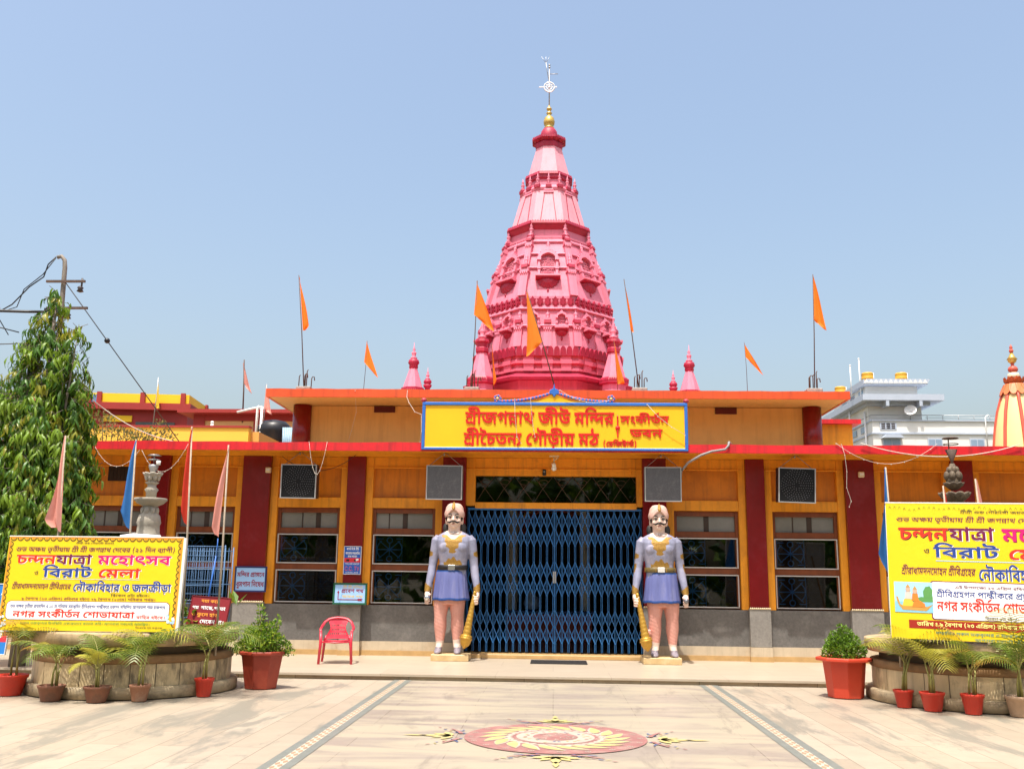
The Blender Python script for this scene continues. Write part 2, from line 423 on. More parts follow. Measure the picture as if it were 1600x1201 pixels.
6:[[28,64,18,-13,16,-15,14,-17,11,-18,-20,-10,-15,19,-13,14,-15,12,-12,8],[13,95,2,12,7,9,10,6,12,2,12,-2,10,-6,6,-9,3,-12,-3,-12,-6,-10,-10,-6,-12,-2,-12,2,-10,6,-7,10],[33,95,3,-8,8,-3,8,3,3,8,-3,8,-8,3,-8,-3]],
20:[[173,124,0,-21,-65,0,0,-103,-26,0,-13,15,-16,12,-19,8,-21,6,-10,23,41,20,43,15,-4,-6,0,10,-85,0,0,21],[82,80,4,-4,-25,-9,-24,-11,17,-6,17,-10,16,-15,-4,-2],[165,52,-3,-13,-4,-5,-5,-5,-13,-3,-20,1,1,22,10,-1,5,2,3,3,0,7,-5,6,-8,5,-21,6,0,22,23,-6,19,-10,13,-13,4,-12]],
131:[[-60,149,69,34,10,-18,-68,-36]],
43:[[88,6,-20,2,-13,4,-11,6,-11,9,-10,13,-9,15,-11,31,25,7,11,-31,13,-19,5,-5,11,-6,12,-3,11,0,12,3,6,3,4,5,3,9,0,9,-3,10,-6,7,21,16,9,-15,5,-15,0,-18,-3,-11,-10,-14,-11,-6,-13,-5],[81,51,-12,2,-5,2,-8,6,-2,4,-2,10,1,10,3,8,24,-6,-2,-5,0,-5,3,-3,5,-1,10,3,10,12,22,3,1,-12,-14,-15,-15,-10],[152,124,0,-21,-154,0,0,21]],
42:[[128,124,0,-21,-20,0,0,-103,-26,0,-13,15,-16,12,-18,8,-22,6,-10,23,41,20,43,15,-4,-7,0,11,-85,0,0,21],[82,80,4,-4,-19,-7,-30,-13,17,-6,17,-10,16,-15,-4,-2]],
593:[[51,-25,-13,20,-5,11,-8,24,-2,12,-2,24,2,25,2,12,8,24,5,11,13,20,24,0,-12,-21,-9,-23,-5,-24,-2,-24,2,-23,5,-24,9,-23,12,-21]],
423:[[58,121,20,-2,9,-3,12,-9,6,-12,0,-11,-2,-8,-5,-7,-6,-6,-8,-4,-13,-5,-15,-2,-11,0,-11,2,-11,4,-11,9,-5,8,-1,10,2,12,8,10,11,7,13,5],[58,105,-7,0,-9,-3,-8,-7,-2,-5,0,-6,3,-6,6,-5,13,-2,9,1,9,4,6,6,2,8,-3,9,-10,5],[36,110,30,-18,13,-12,11,-12,-12,-10,-26,25,-15,10,-16,9],[125,124,0,-21,-47,0,-24,7,-22,-7,-34,0,0,21],[80,124,-2,8,-5,3,-45,3,-9,3,-8,4,-6,7,-3,9,-1,10,1,11,25,-1,1,-15,3,-4,5,-3,41,-2,11,-2,6,-3,5,-4,4,-8,2,-16],[62,-2,-18,2,-7,2,-10,8,-6,12,0,11,2,7,10,12,20,12,28,-7,-24,-12,-7,-7,-3,-6,2,-7,5,-5,10,-1,12,1,6,4,5,4,-1,8,-5,5,15,17,13,-10,4,-7,1,-13,-3,-9,-9,-12,-11,-5,-13,-3]],
32:[[150,124,0,-21,-70,0,1,-28,2,-5,4,-1,6,3,11,13,23,4,8,-15,4,-10,1,-10,0,-12,-5,-16,-13,-13,-12,-6,-7,-2,-16,-1,-20,2,-18,7,-11,8,-10,11,-9,14,-9,18,-7,22,25,7,7,-22,12,-24,15,-14,16,-6,19,1,10,5,6,8,2,10,-2,11,-8,12,21,1,-11,-12,-15,-11,-11,-4,-14,0,-12,5,-6,9,-3,13,0,28,-56,0,0,21]],
594:[[16,-25,12,21,9,23,5,24,2,24,-2,24,-5,24,-9,23,-12,20,24,0,13,-20,5,-11,8,-23,3,-24,1,-12,-2,-26,-2,-12,-8,-24,-5,-11,-13,-20]],
1232:[[144,124,0,-17,-20,0,0,-71,-20,2,0,100,15,0,4,-14],[74,126,12,-2,9,-5,8,-8,7,-10,-1,-23,-10,18,-13,10,-13,2,-10,-6,-3,-9,4,-9,11,-5,11,-2,-2,-19,-12,2,-14,6,-8,10,-4,13,1,15,5,11,8,7],[19,126,17,-4,9,-7,7,-13,0,-15,-3,-12,-9,-9,-13,-7,-13,-1,-1,19,17,4,6,5,2,7,-3,9,-8,5,-11,1,-15,-2,-2,18],[124,-9,-20,0,-8,12,-11,3,-40,-3,-21,5,-8,5,-6,10,-1,13,1,12,19,-3,1,-16,8,-7,14,-1,22,3,12,-1,10,-3,8,-7,0,30,20,0]],
1056:[[58,107,-20,0,0,-107,-20,0,0,107,-20,0,0,17,20,0,-7,21,-15,13,-22,7,-32,2,-25,-4,-4,-6,4,-4,43,-1,14,-7,5,-9,2,-13,-18,0,-2,8,-6,5,-39,1,-14,4,-7,9,-1,13,3,5,10,8,28,7,33,0,32,-8,13,-6,10,-8,8,-10,5,-12,3,-15,19,0]],
1003:[],
1452:[[81,126,15,-3,9,-5,12,-17,-9,0,17,21,16,3,12,-13,4,-13,-1,-15,-7,-14,-11,-10,-20,-11,-8,17,16,8,10,10,1,14,-3,7,-6,5,11,4,-20,-25,-15,-1,-3,9,-9,9,-7,3,-13,-1,-22,-12,14,5,17,-1,11,-9,2,-15,-3,-9,-7,-9,-19,-12,-11,17,19,11,2,7,-1,4,-10,2,-15,-4,-16,14,22,21,12,6],[105,5,-31,5,-28,14,-23,24,-18,38,18,7,10,-23,17,-24,21,-16,25,-6,23,1,14,6,5,8,0,12,-7,8,-10,5,20,9,4,-3,9,-10,4,-8,1,-15,-3,-10,-11,-12,-11,-5]],
1454:[[166,124,0,-17,-62,0,0,-107,-20,0,-12,16,-17,13,-19,10,-22,6,-8,21,40,21,42,15,-4,-7,0,12,-86,0,0,17],[84,89,4,-5,-29,-11,-29,-14,21,-7,16,-9,17,-17,3,-5,-2,-1],[131,30,-12,2,-11,6,-8,10,-8,14,10,13,5,-13,8,-10,10,-5,10,2,3,6,-1,10,-6,5,-10,4,5,18,12,-4,11,-8,6,-10,2,-8,-1,-16,-6,-8,-8,-6],[36,-2,-10,4,-3,9,3,10,10,4,9,-4,4,-10,-4,-9]],
1450:[[76,124,0,-17,-7,0,-7,-3,-19,-16,-10,-16,-3,-20,2,-16,9,-14,15,-5,15,4,8,-15,-18,-7,-19,2,-16,8,-11,15,-5,20,2,28,10,22,16,17,23,13]],
1022:[[97,0,0,83,4,-11,-20,24,-18,11,-14,1,-8,-3,-7,-4,-11,-10,15,6,19,-2,10,-8,5,-14,-2,-12,-6,-10,-26,-19,-12,18,22,13,4,6,-1,9,-5,3,-8,0,-16,-5,-18,15,21,25,13,7,14,3,14,-2,13,-6,24,-23,-5,3,-1,40,15,0,4,-14,21,0,0,-17,-20,0,0,-107]],
1067:[[38,0,-20,0,0,107,-20,0,0,17,60,0,0,-17,-20,0],[19,124,-2,9,-6,4,-53,2,-20,6,-7,7,-4,9,0,21,19,-1,0,-16,4,-5,6,-3,56,-2,13,-3,10,-10,3,-18]],
1046:[[124,124,0,-17,-20,0,0,-107,-20,0,-12,16,-17,13,-19,10,-22,6,-8,21,40,21,42,15,-4,-7,0,12,-86,0,0,17],[84,89,4,-5,-29,-11,-29,-14,21,-7,16,-9,17,-17,3,-5,-2,-1],[37,-3,-9,4,-4,9,4,9,9,4,9,-4,4,-9,-4,-9]],
1054:[[58,124,0,-17,-20,0,0,-107,-20,0,0,92,-9,13,-11,2,0,17,13,-2,8,-10,-1,26,15,0,5,-14]],
1061:[[76,124,0,-17,-7,0,-7,-3,-19,-16,-10,-16,-3,-20,2,-16,9,-14,15,-5,15,4,8,-15,-18,-7,-19,2,-16,8,-11,15,-4,13,-1,23,3,14,9,18,14,14,17,9,-13,-7,-42,-1,0,17]],
1307:[[44,15,-15,5,-13,16,14,9,10,-11,10,2,11,14,0,16,-8,12,-14,3,-7,-5,1,-12,-19,-3,-3,18,2,7,7,7,13,4,13,1,11,-3,12,-8,9,-19,1,-20,-15,1,17,17,27,14,14,3,13,-14,-6,-12,-3,-17,0,-17,6,-21,-20,-4,-1,5,-5,20,0,19,2,16,6,12,9,-5,-19,-5,-12,-6,-11,-9,-21,-25,-7,-3],[17,117,9,-2,14,-8,5,-5,3,-11,-20,-1,-6,11,-14,7],[101,82,-13,2,-11,6,-9,10,-7,12,20,3,9,-15,13,-3,6,3,3,8,-2,5,-6,3,23,2,3,-12,-4,-13,-10,-8],[149,124,0,-17,-151,0,0,17]],
1027:[[83,10,-24,4,-22,13,-18,25,-14,38,19,5,11,-31,9,-15,14,-14,18,-6,20,1,9,4,5,7,2,10,-5,18,15,0,-16,-13,-13,-6,-17,-1,-10,3,-8,6,-4,6,-1,15,8,17,16,11,-79,0,0,17,194,0,0,-17,-81,1,-18,-9,-15,-11,-6,-12,5,-8,14,0,14,10,23,-7,3,-16,-2,-20,-9,-13,-14,-9],[168,40,2,-18,5,-20,-19,-4,-8,39,1,19,5,18,-21,3,-15,7,-12,9,-8,13,20,3,8,-9,12,-7,13,-2,16,1,10,-17,-7,-16]],
1070:[[130,124,0,-17,-20,0,0,-107,-20,0,-13,14,-17,12,-19,8,-25,5,-8,20,40,22,-18,9,-22,7,6,14,4,-4,-20,0,0,17],[90,107,-61,0,-1,2,19,-8,19,-14,2,-2,2,-14,-40,-19,-1,2,13,-3,24,-9,20,-15,8,-9,-3,-1],[36,-3,-9,4,-4,9,4,9,9,4,9,-4,4,-9,-4,-9]],
1035:[[83,9,-24,4,-22,14,-18,25,-14,38,19,5,11,-30,12,-22,16,-12,19,-4,15,2,11,8,5,12,-1,16,-9,13,-15,3,-5,-2,-4,-5,1,-13,-19,-4,-3,15,4,15,12,8,16,3,18,-3,14,-10,9,-14,3,-11,0,-13,-5,-16,-7,-9,-10,-7,-13,-5],[145,124,0,-17,-147,0,0,17]],
1007:[[14,96,3,12,6,9,9,5,12,2,11,-2,10,-5,6,-9,2,-12,-2,-11,-6,-9,-10,-6,-11,-2,-12,2,-9,6,-6,9],[31,96,4,-9,9,-4,9,4,4,9,-4,9,-9,4,-9,-4],[14,28,3,12,6,9,9,6,12,2,11,-2,10,-6,6,-9,2,-12,-2,-11,-6,-9,-10,-6,-11,-2,-12,2,-9,6,-6,9],[31,28,4,-9,9,-4,9,4,4,9,-4,10,-9,3,-9,-3]],
1456:[[91,126,14,-4,10,-12,10,12,16,3,14,-17,2,-20,-5,-13,-14,-15,-20,-11,-8,17,16,8,10,10,1,14,-3,7,-6,5,11,4,-18,-22,-15,-1,-3,10,-6,6,-7,1,-7,-3,-3,-9,3,-8,9,-5,9,-1,-2,-18,-11,1,-8,4,-9,8,-3,7,-2,13,2,12,5,9,8,6],[45,126,11,-2,9,-6,7,-10,2,-14,-3,-14,-7,-10,-11,-5,-10,-2,-2,19,12,3,4,3,3,7,-3,8,-6,4,-19,-1,-2,18],[105,5,-31,5,-28,14,-23,25,-18,37,18,7,10,-23,17,-24,21,-16,25,-6,23,1,14,6,5,8,0,12,-7,8,-10,5,20,9,4,-3,9,-10,4,-9,1,-14,-3,-10,-11,-12,-11,-5]],
1043:[[86,7,-25,4,-23,14,-18,25,-15,40,19,5,12,-32,13,-22,16,-11,20,-4,17,3,11,10,4,10,0,10,-3,11,-6,8,14,16,9,-16,5,-16,1,-16,-3,-12,-10,-14,-10,-7,-13,-4],[79,55,-12,1,-12,8,-4,14,4,17,19,-5,-3,-7,1,-6,3,-4,6,-1,11,3,14,16,16,3,0,-12,-13,-15,-14,-9],[149,124,0,-17,-151,0,0,17]],
1008:[[186,124,0,-17,-20,0,0,-107,-20,0,-11,15,-23,19,8,15,15,-11,12,-13,-1,82,-148,0,0,17],[77,17,-21,4,-20,11,-17,22,-14,33,19,6,10,-26,12,-18,14,-10,17,-3,13,2,11,7,5,11,-1,13,-7,9,-14,4,-8,-6,1,-12,-19,-3,-3,14,4,13,11,8,15,3,17,-3,13,-9,8,-13,2,-10,0,-11,-4,-15,-7,-8,-9,-7,-13,-4],[68,90,-6,11,-14,7,9,9,19,-7,10,-12,2,-7]],
1129:[[190,124,0,-17,-63,0,0,-107,-20,0,0,107,-109,0,0,17],[180,52,-2,-12,-9,-10,-12,-4,-16,1,1,18,13,0,4,3,1,7,-2,6,-15,7,-41,2,-19,7,-7,6,-4,9,0,22,18,-3,1,-15,8,-7,42,-3,23,-7,13,-13],[71,52,19,-6,16,-14,6,-7,-1,-13,-3,-7,-18,22,-15,7,-7,0,-4,-3,-1,-6,2,-8,-20,-4,-3,15,3,13,9,8],[37,91,17,-3,15,-12,7,-19,-1,-18,-19,1,1,13,-3,11,-4,6,-8,4,-7,-1,-5,-3,-1,-5,2,-8,-20,-3,-3,13,4,13,9,8],[23,78,0,14,-2,8,-8,10,-9,4,25,5,6,-7,6,-11,1,-20,0,-4]],
1059:[[-72,-15,51,22,6,-16,-39,-14,-1,4,25,-5,21,-7,17,-10,-9,-13,-31,14,-33,7]],
1365:[[126,124,0,-17,-20,0,0,-67,-20,0,0,20,2,-11,-23,22,-20,8,-9,0,-7,-5,1,-10,11,-8,-9,-16,-10,6,-11,11,-3,14,2,11,7,8,13,6,18,0,14,-4,12,-7,15,-15,-2,0,-1,37,-88,0,0,17],[45,40,20,-4,21,-16,12,-14,-7,-14,-20,21,-19,9,-8,0,-5,-4,1,-7,9,-6,-9,-15,-16,10,-6,14,2,12,9,9],[106,41,0,-50,-20,0,0,50]],
1036:[[137,124,0,-17,-20,0,0,-107,-20,0,-14,15,-16,13,-19,10,-23,6,-6,21,11,-6,17,-4,20,-7,15,-10,15,-15,0,115,15,0,5,-14],[44,125,17,-3,13,-7,9,-15,0,-16,-7,-13,-5,-5,-15,-9,-20,-4,-11,2,-6,10,21,4,17,8,6,11,-3,13,-5,4,-7,3,-9,0,-8,-3,-3,-9,6,-7,-12,-14,-11,11,-3,16,4,10,8,7,13,5]],
1037:[[126,124,0,-17,-90,0,0,-58,-4,4,12,12,21,15,25,12,7,3,15,-14,-8,-19,-2,-17,2,-22,5,-21,-20,-4,-4,17,-3,35,4,18,5,13,5,-5,-33,-19,-31,-27,-16,11,0,66,-18,0,0,17]],
1042:[[124,124,0,-17,-20,0,0,-107,-20,0,-12,16,-17,13,-19,10,-22,6,-8,21,40,21,42,15,-4,-7,0,12,-86,0,0,17],[84,89,4,-5,-29,-11,-29,-14,21,-7,16,-9,17,-17,3,-5,-2,-1]],
1593:[[51,-26,-13,20,-9,23,-7,37,0,25,7,37,15,33,7,9,20,0,-13,-20,-8,-23,-6,-24,-1,-25,1,-24,6,-24,8,-23,13,-21]],
1077:[[24,107,3,9,6,10,17,-8,-4,-7,2,-6,35,-10,14,-12,5,-16,-1,-7,-5,-12,-18,-12,-18,-3,-7,1,5,4,14,-5,18,-9,22,-16,-12,-13,-20,15,-21,11,-47,14,3,17,23,-4,25,1,11,3,7,10,0,8,-5,6,-42,15,-7,6]],
1076:[[59,0,-22,4,-8,8,-5,9,0,10,6,11,7,6,11,5,7,-18,-6,-2,-4,-5,1,-5,4,-3,15,-1,8,2,6,5,3,11,-1,8,-7,9,-37,28,-10,11,-3,9,1,8,9,16,18,-9,-6,-10,2,-8,42,-32,8,-10,4,-12,-1,-19,-7,-13,-17,-11]],
1055:[[58,124,0,-17,-20,0,0,-107,-20,0,0,107,-20,0,0,17,19,0,-13,17,17,23,14,12,11,5,12,2,17,0,28,-8,43,-27,-11,-14,-42,26,-15,5,-20,0,-19,-10,-13,-17,10,-14]],
1039:[[125,124,0,-17,-20,0,0,-107,-20,0,0,46,4,-11,-18,19,-16,10,-14,2,-8,-3,-3,-4,-1,-6,2,-7,13,-9,-9,-17,-11,6,-9,8,-7,15,1,14,6,11,14,8,16,2,14,-3,16,-9,14,-14,-3,-1,0,2,-1,48,-87,0,0,17]],
1202:[[55,124,0,-17,-14,0,12,4,-13,-13,-5,-13,0,-13,7,-34,-3,-22,-5,-9,-9,-8,-26,-9,-5,17,18,7,5,4,4,8,0,16,-6,29,0,14,6,16,8,10,1,-4,-32,0,0,17]],
1040:[[149,124,0,-17,-20,0,0,-107,-20,0,0,79,3,-12,-26,31,-16,9,-18,0,-13,-5,-16,-16,-1,1,13,5,16,-3,6,-9,1,-16,-5,2,2,1,38,36,12,-13,-58,-53,-14,13,17,16,-7,-9,-7,-5,7,11,0,7,-3,5,-9,3,-10,-4,-17,16,25,26,14,7,16,3,15,-2,13,-7,21,-20,5,-5,-3,-1,-1,47,15,0,5,-14]],
1594:[[16,-26,12,21,9,22,5,24,2,25,-2,25,-5,24,-9,23,-12,20,20,0,13,-20,9,-23,7,-37,0,-25,-7,-36,-15,-33,-7,-10]],
45:[[135,124,0,-21,-19,0,0,-103,-27,0,-13,13,-17,10,-20,7,-23,5,-10,22,38,20,-18,9,-21,5,7,17,8,-5,-22,0,0,21],[89,103,-57,0,3,1,13,-5,21,-15,2,-18,-33,-16,-1,1,15,-3,21,-9,10,-7,8,-7,4,-4,-4,-2,-2,16]],
219:[[100,100,12,-1,10,-4,6,-5,4,-7,1,-12,0,-71,-26,0,-6,8,-12,4,-37,-4,-14,1,-11,3,-10,6,-7,10,-3,9,-1,14,3,16,25,-3,-2,-11,1,-10,2,-5,6,-5,12,-3,26,4,12,-1,9,-3,7,-7,0,48,-1,5,-2,2,-7,1,-7,-1,-8,-4,-5,-6,-1,-3,2,-2,11,0,2,-19,-16,-2,-14,3,-6,4,-3,4,-1,9,1,7,3,6,10,13,16,9,9,2],[152,124,0,-21,-154,0,0,21]],
61:[[82,124,0,-21,-12,0,-13,-9,-8,-8,-11,-17,-3,-16,2,-16,6,-9,5,-4,8,-2,10,0,8,3,9,-20,-9,-4,-13,-2,-11,0,-13,3,-11,7,-4,4,-7,10,-5,13,-1,23,5,19,9,16,15,12,11,6,-12,-9,-39,0,0,21]],
51:[[53,97,16,-1,13,-4,9,-7,9,-12,2,-8,0,-12,-2,-7,-8,-11,-13,-7,-16,-4,-5,8,30,-11,29,-17,-14,-18,-20,13,-22,10,-25,9,-27,5,5,21,20,-3,18,0,13,3,5,4,4,4,2,8,-2,7,-7,7,-8,2,-10,0,-7,-2,-3,-5,1,-7,-25,-3,-2,14,1,7,3,6,6,4,8,4],[29,86,-2,6,-4,5,-6,4,-8,3,15,9,9,-2,13,-8,5,-5,3,-8,1,-4],[116,124,0,-21,-118,0,0,21]],
66:[[59,126,19,-3,10,-4,7,-5,4,-7,2,-8,0,-11,-2,-6,-6,-9,-12,-6,-18,-2,-22,5,5,20,10,-3,8,0,8,2,3,3,0,5,-4,5,-8,3,-8,0,-10,-3,-9,-8,-3,-11,2,-9,4,-6,10,-7,41,-18,16,-10,8,-9,4,-6,3,-15,-25,-5,-4,10,-7,8,-10,6,-41,20,-11,8,-11,13,-3,10,-2,11,2,11,5,10,7,9,11,6,12,4]],
1018:[[104,126,20,-5,12,-13,2,-17,-8,-17,-11,-10,-20,-10,-8,18,20,9,5,7,2,8,-4,9,-4,3,-10,0,-17,-5,-11,-11,0,-8,9,-5,-5,-17,-16,5,-6,6,-3,8,0,12,6,11,9,9,13,7],[140,44,-3,-15,-9,-12,-7,-4,-8,-3,-20,-3,-28,5,-18,10,-17,17,-14,26,-11,34,19,5,13,-36,10,-17,11,-13,12,-8,14,-4,14,0,10,2,7,5,4,8,0,12,-7,7,-10,6,19,8,14,-12]],
30:[[121,124,0,-21,-79,0,1,-62,2,-11,7,-4,11,1,7,4,10,9,4,9,0,8,-5,5,-13,0,-4,21,11,2,13,0,9,-2,6,-3,5,-5,4,-9,0,-13,-2,-10,-4,-10,-7,-8,-7,-8,-10,-6,-15,-6,-12,-1,-13,1,-6,2,-8,5,-5,7,-4,12,-1,72,-18,0,0,21],[76,124,-2,8,-5,3,-41,3,-10,3,-7,4,-7,7,-3,9,-1,10,1,11,25,-1,1,-15,3,-4,5,-3,42,-2,13,-5,4,-4,5,-8,2,-16]],
47:[[157,124,0,-21,-19,0,0,-103,-26,0,0,63,5,-11,-10,12,-9,2,-4,-2,-4,-4,-1,-13,-22,-2,-4,12,-7,7,-11,3,-8,-2,-4,-6,1,-9,8,-7,11,-5,-8,-22,-21,9,-8,6,-5,8,-5,13,1,14,6,12,7,5,8,4,14,2,15,-2,9,-4,12,-10,-3,1,3,6,4,5,9,3,13,-1,13,-9,-4,-3,-1,28,-114,0,0,21]],
1038:[[124,124,0,-17,-20,0,0,-107,-20,0,-12,16,-17,13,-19,10,-22,6,-8,21,29,16,32,13,21,7,-4,-7,0,29],[84,89,4,-5,-29,-11,-29,-14,21,-7,16,-9,17,-17,3,-5,-2,-1],[48,126,11,-1,-1,-17,-14,-1,-3,-4,-1,-5,4,-6,16,-7,-14,-12,-19,13,-5,8,-2,9,3,11,6,7,10,4]],
1044:[[128,124,0,-17,-20,0,0,-107,-20,0,0,27,4,-11,-22,26,-11,8,-8,3,-12,-2,-7,-8,2,-11,15,-9,-6,-18,-10,4,-12,8,-8,13,-2,15,7,15,14,8,17,2,14,-3,16,-11,13,-15,-3,-2,-1,68,-90,0,0,17],[62,64,-1,-5,-19,5,-3,14,-6,9,-10,6,-17,3,4,16,24,-5,15,-8,9,-12]],
1051:[[50,99,15,-2,12,-4,9,-6,8,-11,2,-9,0,-12,-5,-12,-5,-6,-14,-7,-18,-4,-1,5,29,-12,30,-18,-12,-14,-42,26,-23,8,-26,7,4,16,20,-3,20,0,13,4,7,7,3,8,-1,11,-5,6,-13,5,-18,-2,-5,-6,1,-9,-19,-3,-2,17,4,9,13,8],[33,90,-6,11,-15,7,9,9,19,-7,11,-12,2,-7],[112,124,0,-17,-114,0,0,17]],
1205:[[150,124,0,-17,-20,0,0,-107,-20,0,0,83,5,-11,-23,26,-15,9,-15,1,-11,-5,-14,-12,12,5,18,0,12,-7,6,-10,0,-12,-4,-10,-8,-9,-19,-14,-12,17,20,12,3,6,-1,9,-5,3,-7,0,-17,-5,-18,15,18,22,12,8,9,4,14,1,18,-6,12,-8,17,-17,-6,3,-1,40,15,0,5,-14],[130,-9,-19,0,-6,9,-12,6,-43,-3,-24,5,-9,6,-7,11,-2,16,2,17,19,-3,-1,-21,4,-8,7,-4,16,-2,35,4,12,-4,8,-7,0,2,20,5]],
18:[[106,126,16,-2,7,-3,10,-8,5,-11,0,-7,-1,-10,-4,-8,-7,-8,-8,-7,-22,-11,-9,22,14,6,6,5,3,3,1,7,-1,6,-3,3,-5,1,-8,0,-14,-6,-8,-9,-1,-3,2,-3,7,-3,-6,-22,-7,1,-11,5,-8,7,-3,9,0,13,6,11,10,10,13,7,16,4],[146,43,-3,-15,-10,-12,-7,-5,-9,-3,-20,-3,-16,1,-14,4,-20,9,-17,17,-14,24,-13,35,25,6,9,-24,9,-19,10,-14,5,-5,12,-7,14,-3,12,-1,9,3,7,4,4,7,-1,10,-6,7,-9,5,24,10,14,-13,4,-8]],
203:[[197,124,0,-21,-199,0,0,21],[100,100,12,-1,10,-4,6,-5,4,-7,1,-12,0,-71,-26,0,-6,8,-12,4,-37,-4,-14,1,-11,3,-10,6,-7,10,-3,9,-1,14,3,16,25,-3,-2,-11,1,-10,2,-5,6,-5,12,-3,26,4,12,-1,9,-3,7,-7,0,48,-1,5,-2,2,-7,1,-7,-1,-8,-4,-5,-6,-1,-3,2,-2,11,0,2,-19,-16,-2,-14,3,-6,4,-3,4,-1,9,1,7,3,6,10,13,16,9,9,2],[158,84,13,-2,10,-6,5,-9,2,-15,-3,-11,-8,-9,-12,-8,-11,-4,-7,21,8,2,6,6,2,5,-2,7,-7,2,-9,-2,-9,-9,-6,-11,-11,13,9,14,9,9,10,6]],
1020:[[167,124,0,-17,-65,0,1,-107,-20,0,-12,16,-16,14,-19,10,-22,5,-8,21,39,20,42,16,-4,-8,0,13,-85,0,0,17],[83,88,4,-5,-24,-9,-33,-15,21,-8,15,-9,17,-16,3,-5,-2,-1],[157,55,-2,-12,-9,-10,-12,-4,-18,1,1,18,16,1,4,5,0,9,-5,7,-9,7,-23,6,0,18,22,-5,19,-10,12,-14]],
1047:[[152,124,0,-17,-20,0,0,-107,-20,0,0,65,3,-7,-14,13,-8,0,-7,-3,-2,-7,0,-10,-17,-1,-4,13,-8,8,-11,3,-11,-4,-4,-8,1,-9,8,-8,12,-6,-6,-18,-19,9,-13,13,-3,9,-1,14,4,11,9,9,16,5,15,0,12,-6,12,-10,-4,1,2,3,6,7,15,3,9,-2,9,-6,2,-2,-3,-3,0,31,-114,0,0,17]],
1080:[[64,0,-15,1,-13,5,-16,11,-9,18,-1,22,4,15,15,20,23,17,31,17,9,-13,-3,-7,1,-8,8,-6,10,0,8,-14,-28,-19,-4,-8,-1,-8,6,-9,19,-2,7,-20,-23,-9],[65,17,27,4,1,-2,-18,6,-8,7,-3,8,1,16,9,13,20,17,2,-9,-10,3,-9,7,-4,9,2,11,6,-2,-21,-12,-16,-14,-10,-15,-4,-10,1,-16,7,-11,10,-7]],
1030:[[118,124,0,-17,-80,0,0,-72,2,-7,3,-4,8,-2,13,3,14,11,7,12,2,9,-2,7,-8,4,-13,-1,-2,18,21,2,14,-5,8,-11,1,-17,-3,-11,-8,-15,-20,-17,-14,-5,-11,-2,-11,2,-11,5,-6,8,-4,11,0,77,-20,0,0,17],[78,124,-2,9,-6,4,-42,3,-15,5,-7,7,-4,9,0,21,19,-1,1,-16,7,-7,45,-3,13,-5,6,-8,4,-18]],
1010:[[71,124,-2,9,-6,4,-38,3,-18,7,-8,14,0,21,19,-1,1,-16,7,-7,42,-3,12,-5,7,-8,3,-18],[50,99,15,-2,12,-4,9,-6,8,-11,2,-9,0,-12,-5,-12,-5,-6,-14,-7,-18,-4,-1,5,29,-12,30,-18,-12,-14,-42,26,-23,8,-26,7,4,16,20,-3,20,0,13,4,7,7,3,8,-1,11,-5,6,-13,5,-18,-2,-5,-6,1,-9,-19,-3,-2,17,4,9,13,8],[33,90,-6,11,-15,7,9,9,19,-7,11,-12,2,-7],[112,124,0,-17,-114,0,0,17]],
1641:[[37,0,0,124,21,0,0,-124]],
1084:[[37,64,17,-3,7,-4,7,-9,2,-7,0,-11,-4,-10,-7,-8,0,6,20,5,10,6,4,10,1,8,-5,11,-10,8,-53,18,-14,9,-4,6,-1,10,7,15,2,2,17,-8,-4,-8,4,-8,52,-17,20,-14,7,-9,2,-10,0,-14,-3,-10,-9,-12,-15,-9,-19,-5,-32,-2,-4,17,12,5,4,4,3,8,-2,8,-6,4,-11,1,-6,-7,1,-9,-19,-4,-3,14,2,10,6,7,10,5]],
1451:[[57,120,-1,10,-5,6,-35,4,-15,10,-7,14,1,18,19,-1,1,-16,7,-7,35,-4,11,-6,5,-9,2,-15],[76,124,0,-17,-7,0,-7,-3,-19,-16,-10,-16,-3,-20,2,-16,9,-14,15,-5,15,4,8,-15,-18,-7,-19,2,-16,8,-11,15,-5,20,2,28,10,22,16,17,23,13]],
1048:[[140,124,0,-17,-20,0,0,-107,-20,0,0,138,15,0,5,-14],[71,126,11,-2,10,-5,8,-8,6,-10,0,-23,-11,18,-12,10,-13,2,-11,-6,-2,-9,3,-10,11,-6,12,-1,-2,-19,-13,2,-13,6,-9,10,-4,14,1,15,5,11,9,7],[16,126,16,-4,10,-7,6,-13,1,-15,-4,-12,-8,-10,-14,-7,-12,-1,-2,19,18,4,5,5,2,6,-1,8,-6,7,-12,2,-15,-2,-2,18]],
1021:[[146,124,0,-17,-21,0,0,-107,-20,0,-13,15,-16,13,-20,10,-23,6,-5,21,10,-6,18,-4,20,-8,15,-9,15,-15,-1,115,15,0,5,-14],[92,93,-3,-15,-6,-8,-8,-7,-24,-9,-7,-1,-12,3,-4,9,25,5,9,4,8,8,2,6,0,10,-12,14,17,13,11,-14],[37,85,-11,2,-12,8,-5,14,5,17,18,-5,-2,-7,0,-6,4,-4,5,-1,14,5,10,14,14,3,1,-9,-13,-20,-14,-9]],
1078:[[113,59,-4,-27,-6,-10,-8,-8,-17,-7,-13,0,-15,4,-13,9,-12,16,-11,25,-8,35,19,5,9,-36,6,-17,7,-12,13,-9,14,-1,12,6,6,14,0,23,-7,22,-8,7,-6,1,-5,-1,-3,-4,-1,-7,3,-9,-19,-5,-4,13,-1,12,2,6,7,8,18,5,14,-2,11,-6,9,-10,6,-11]],
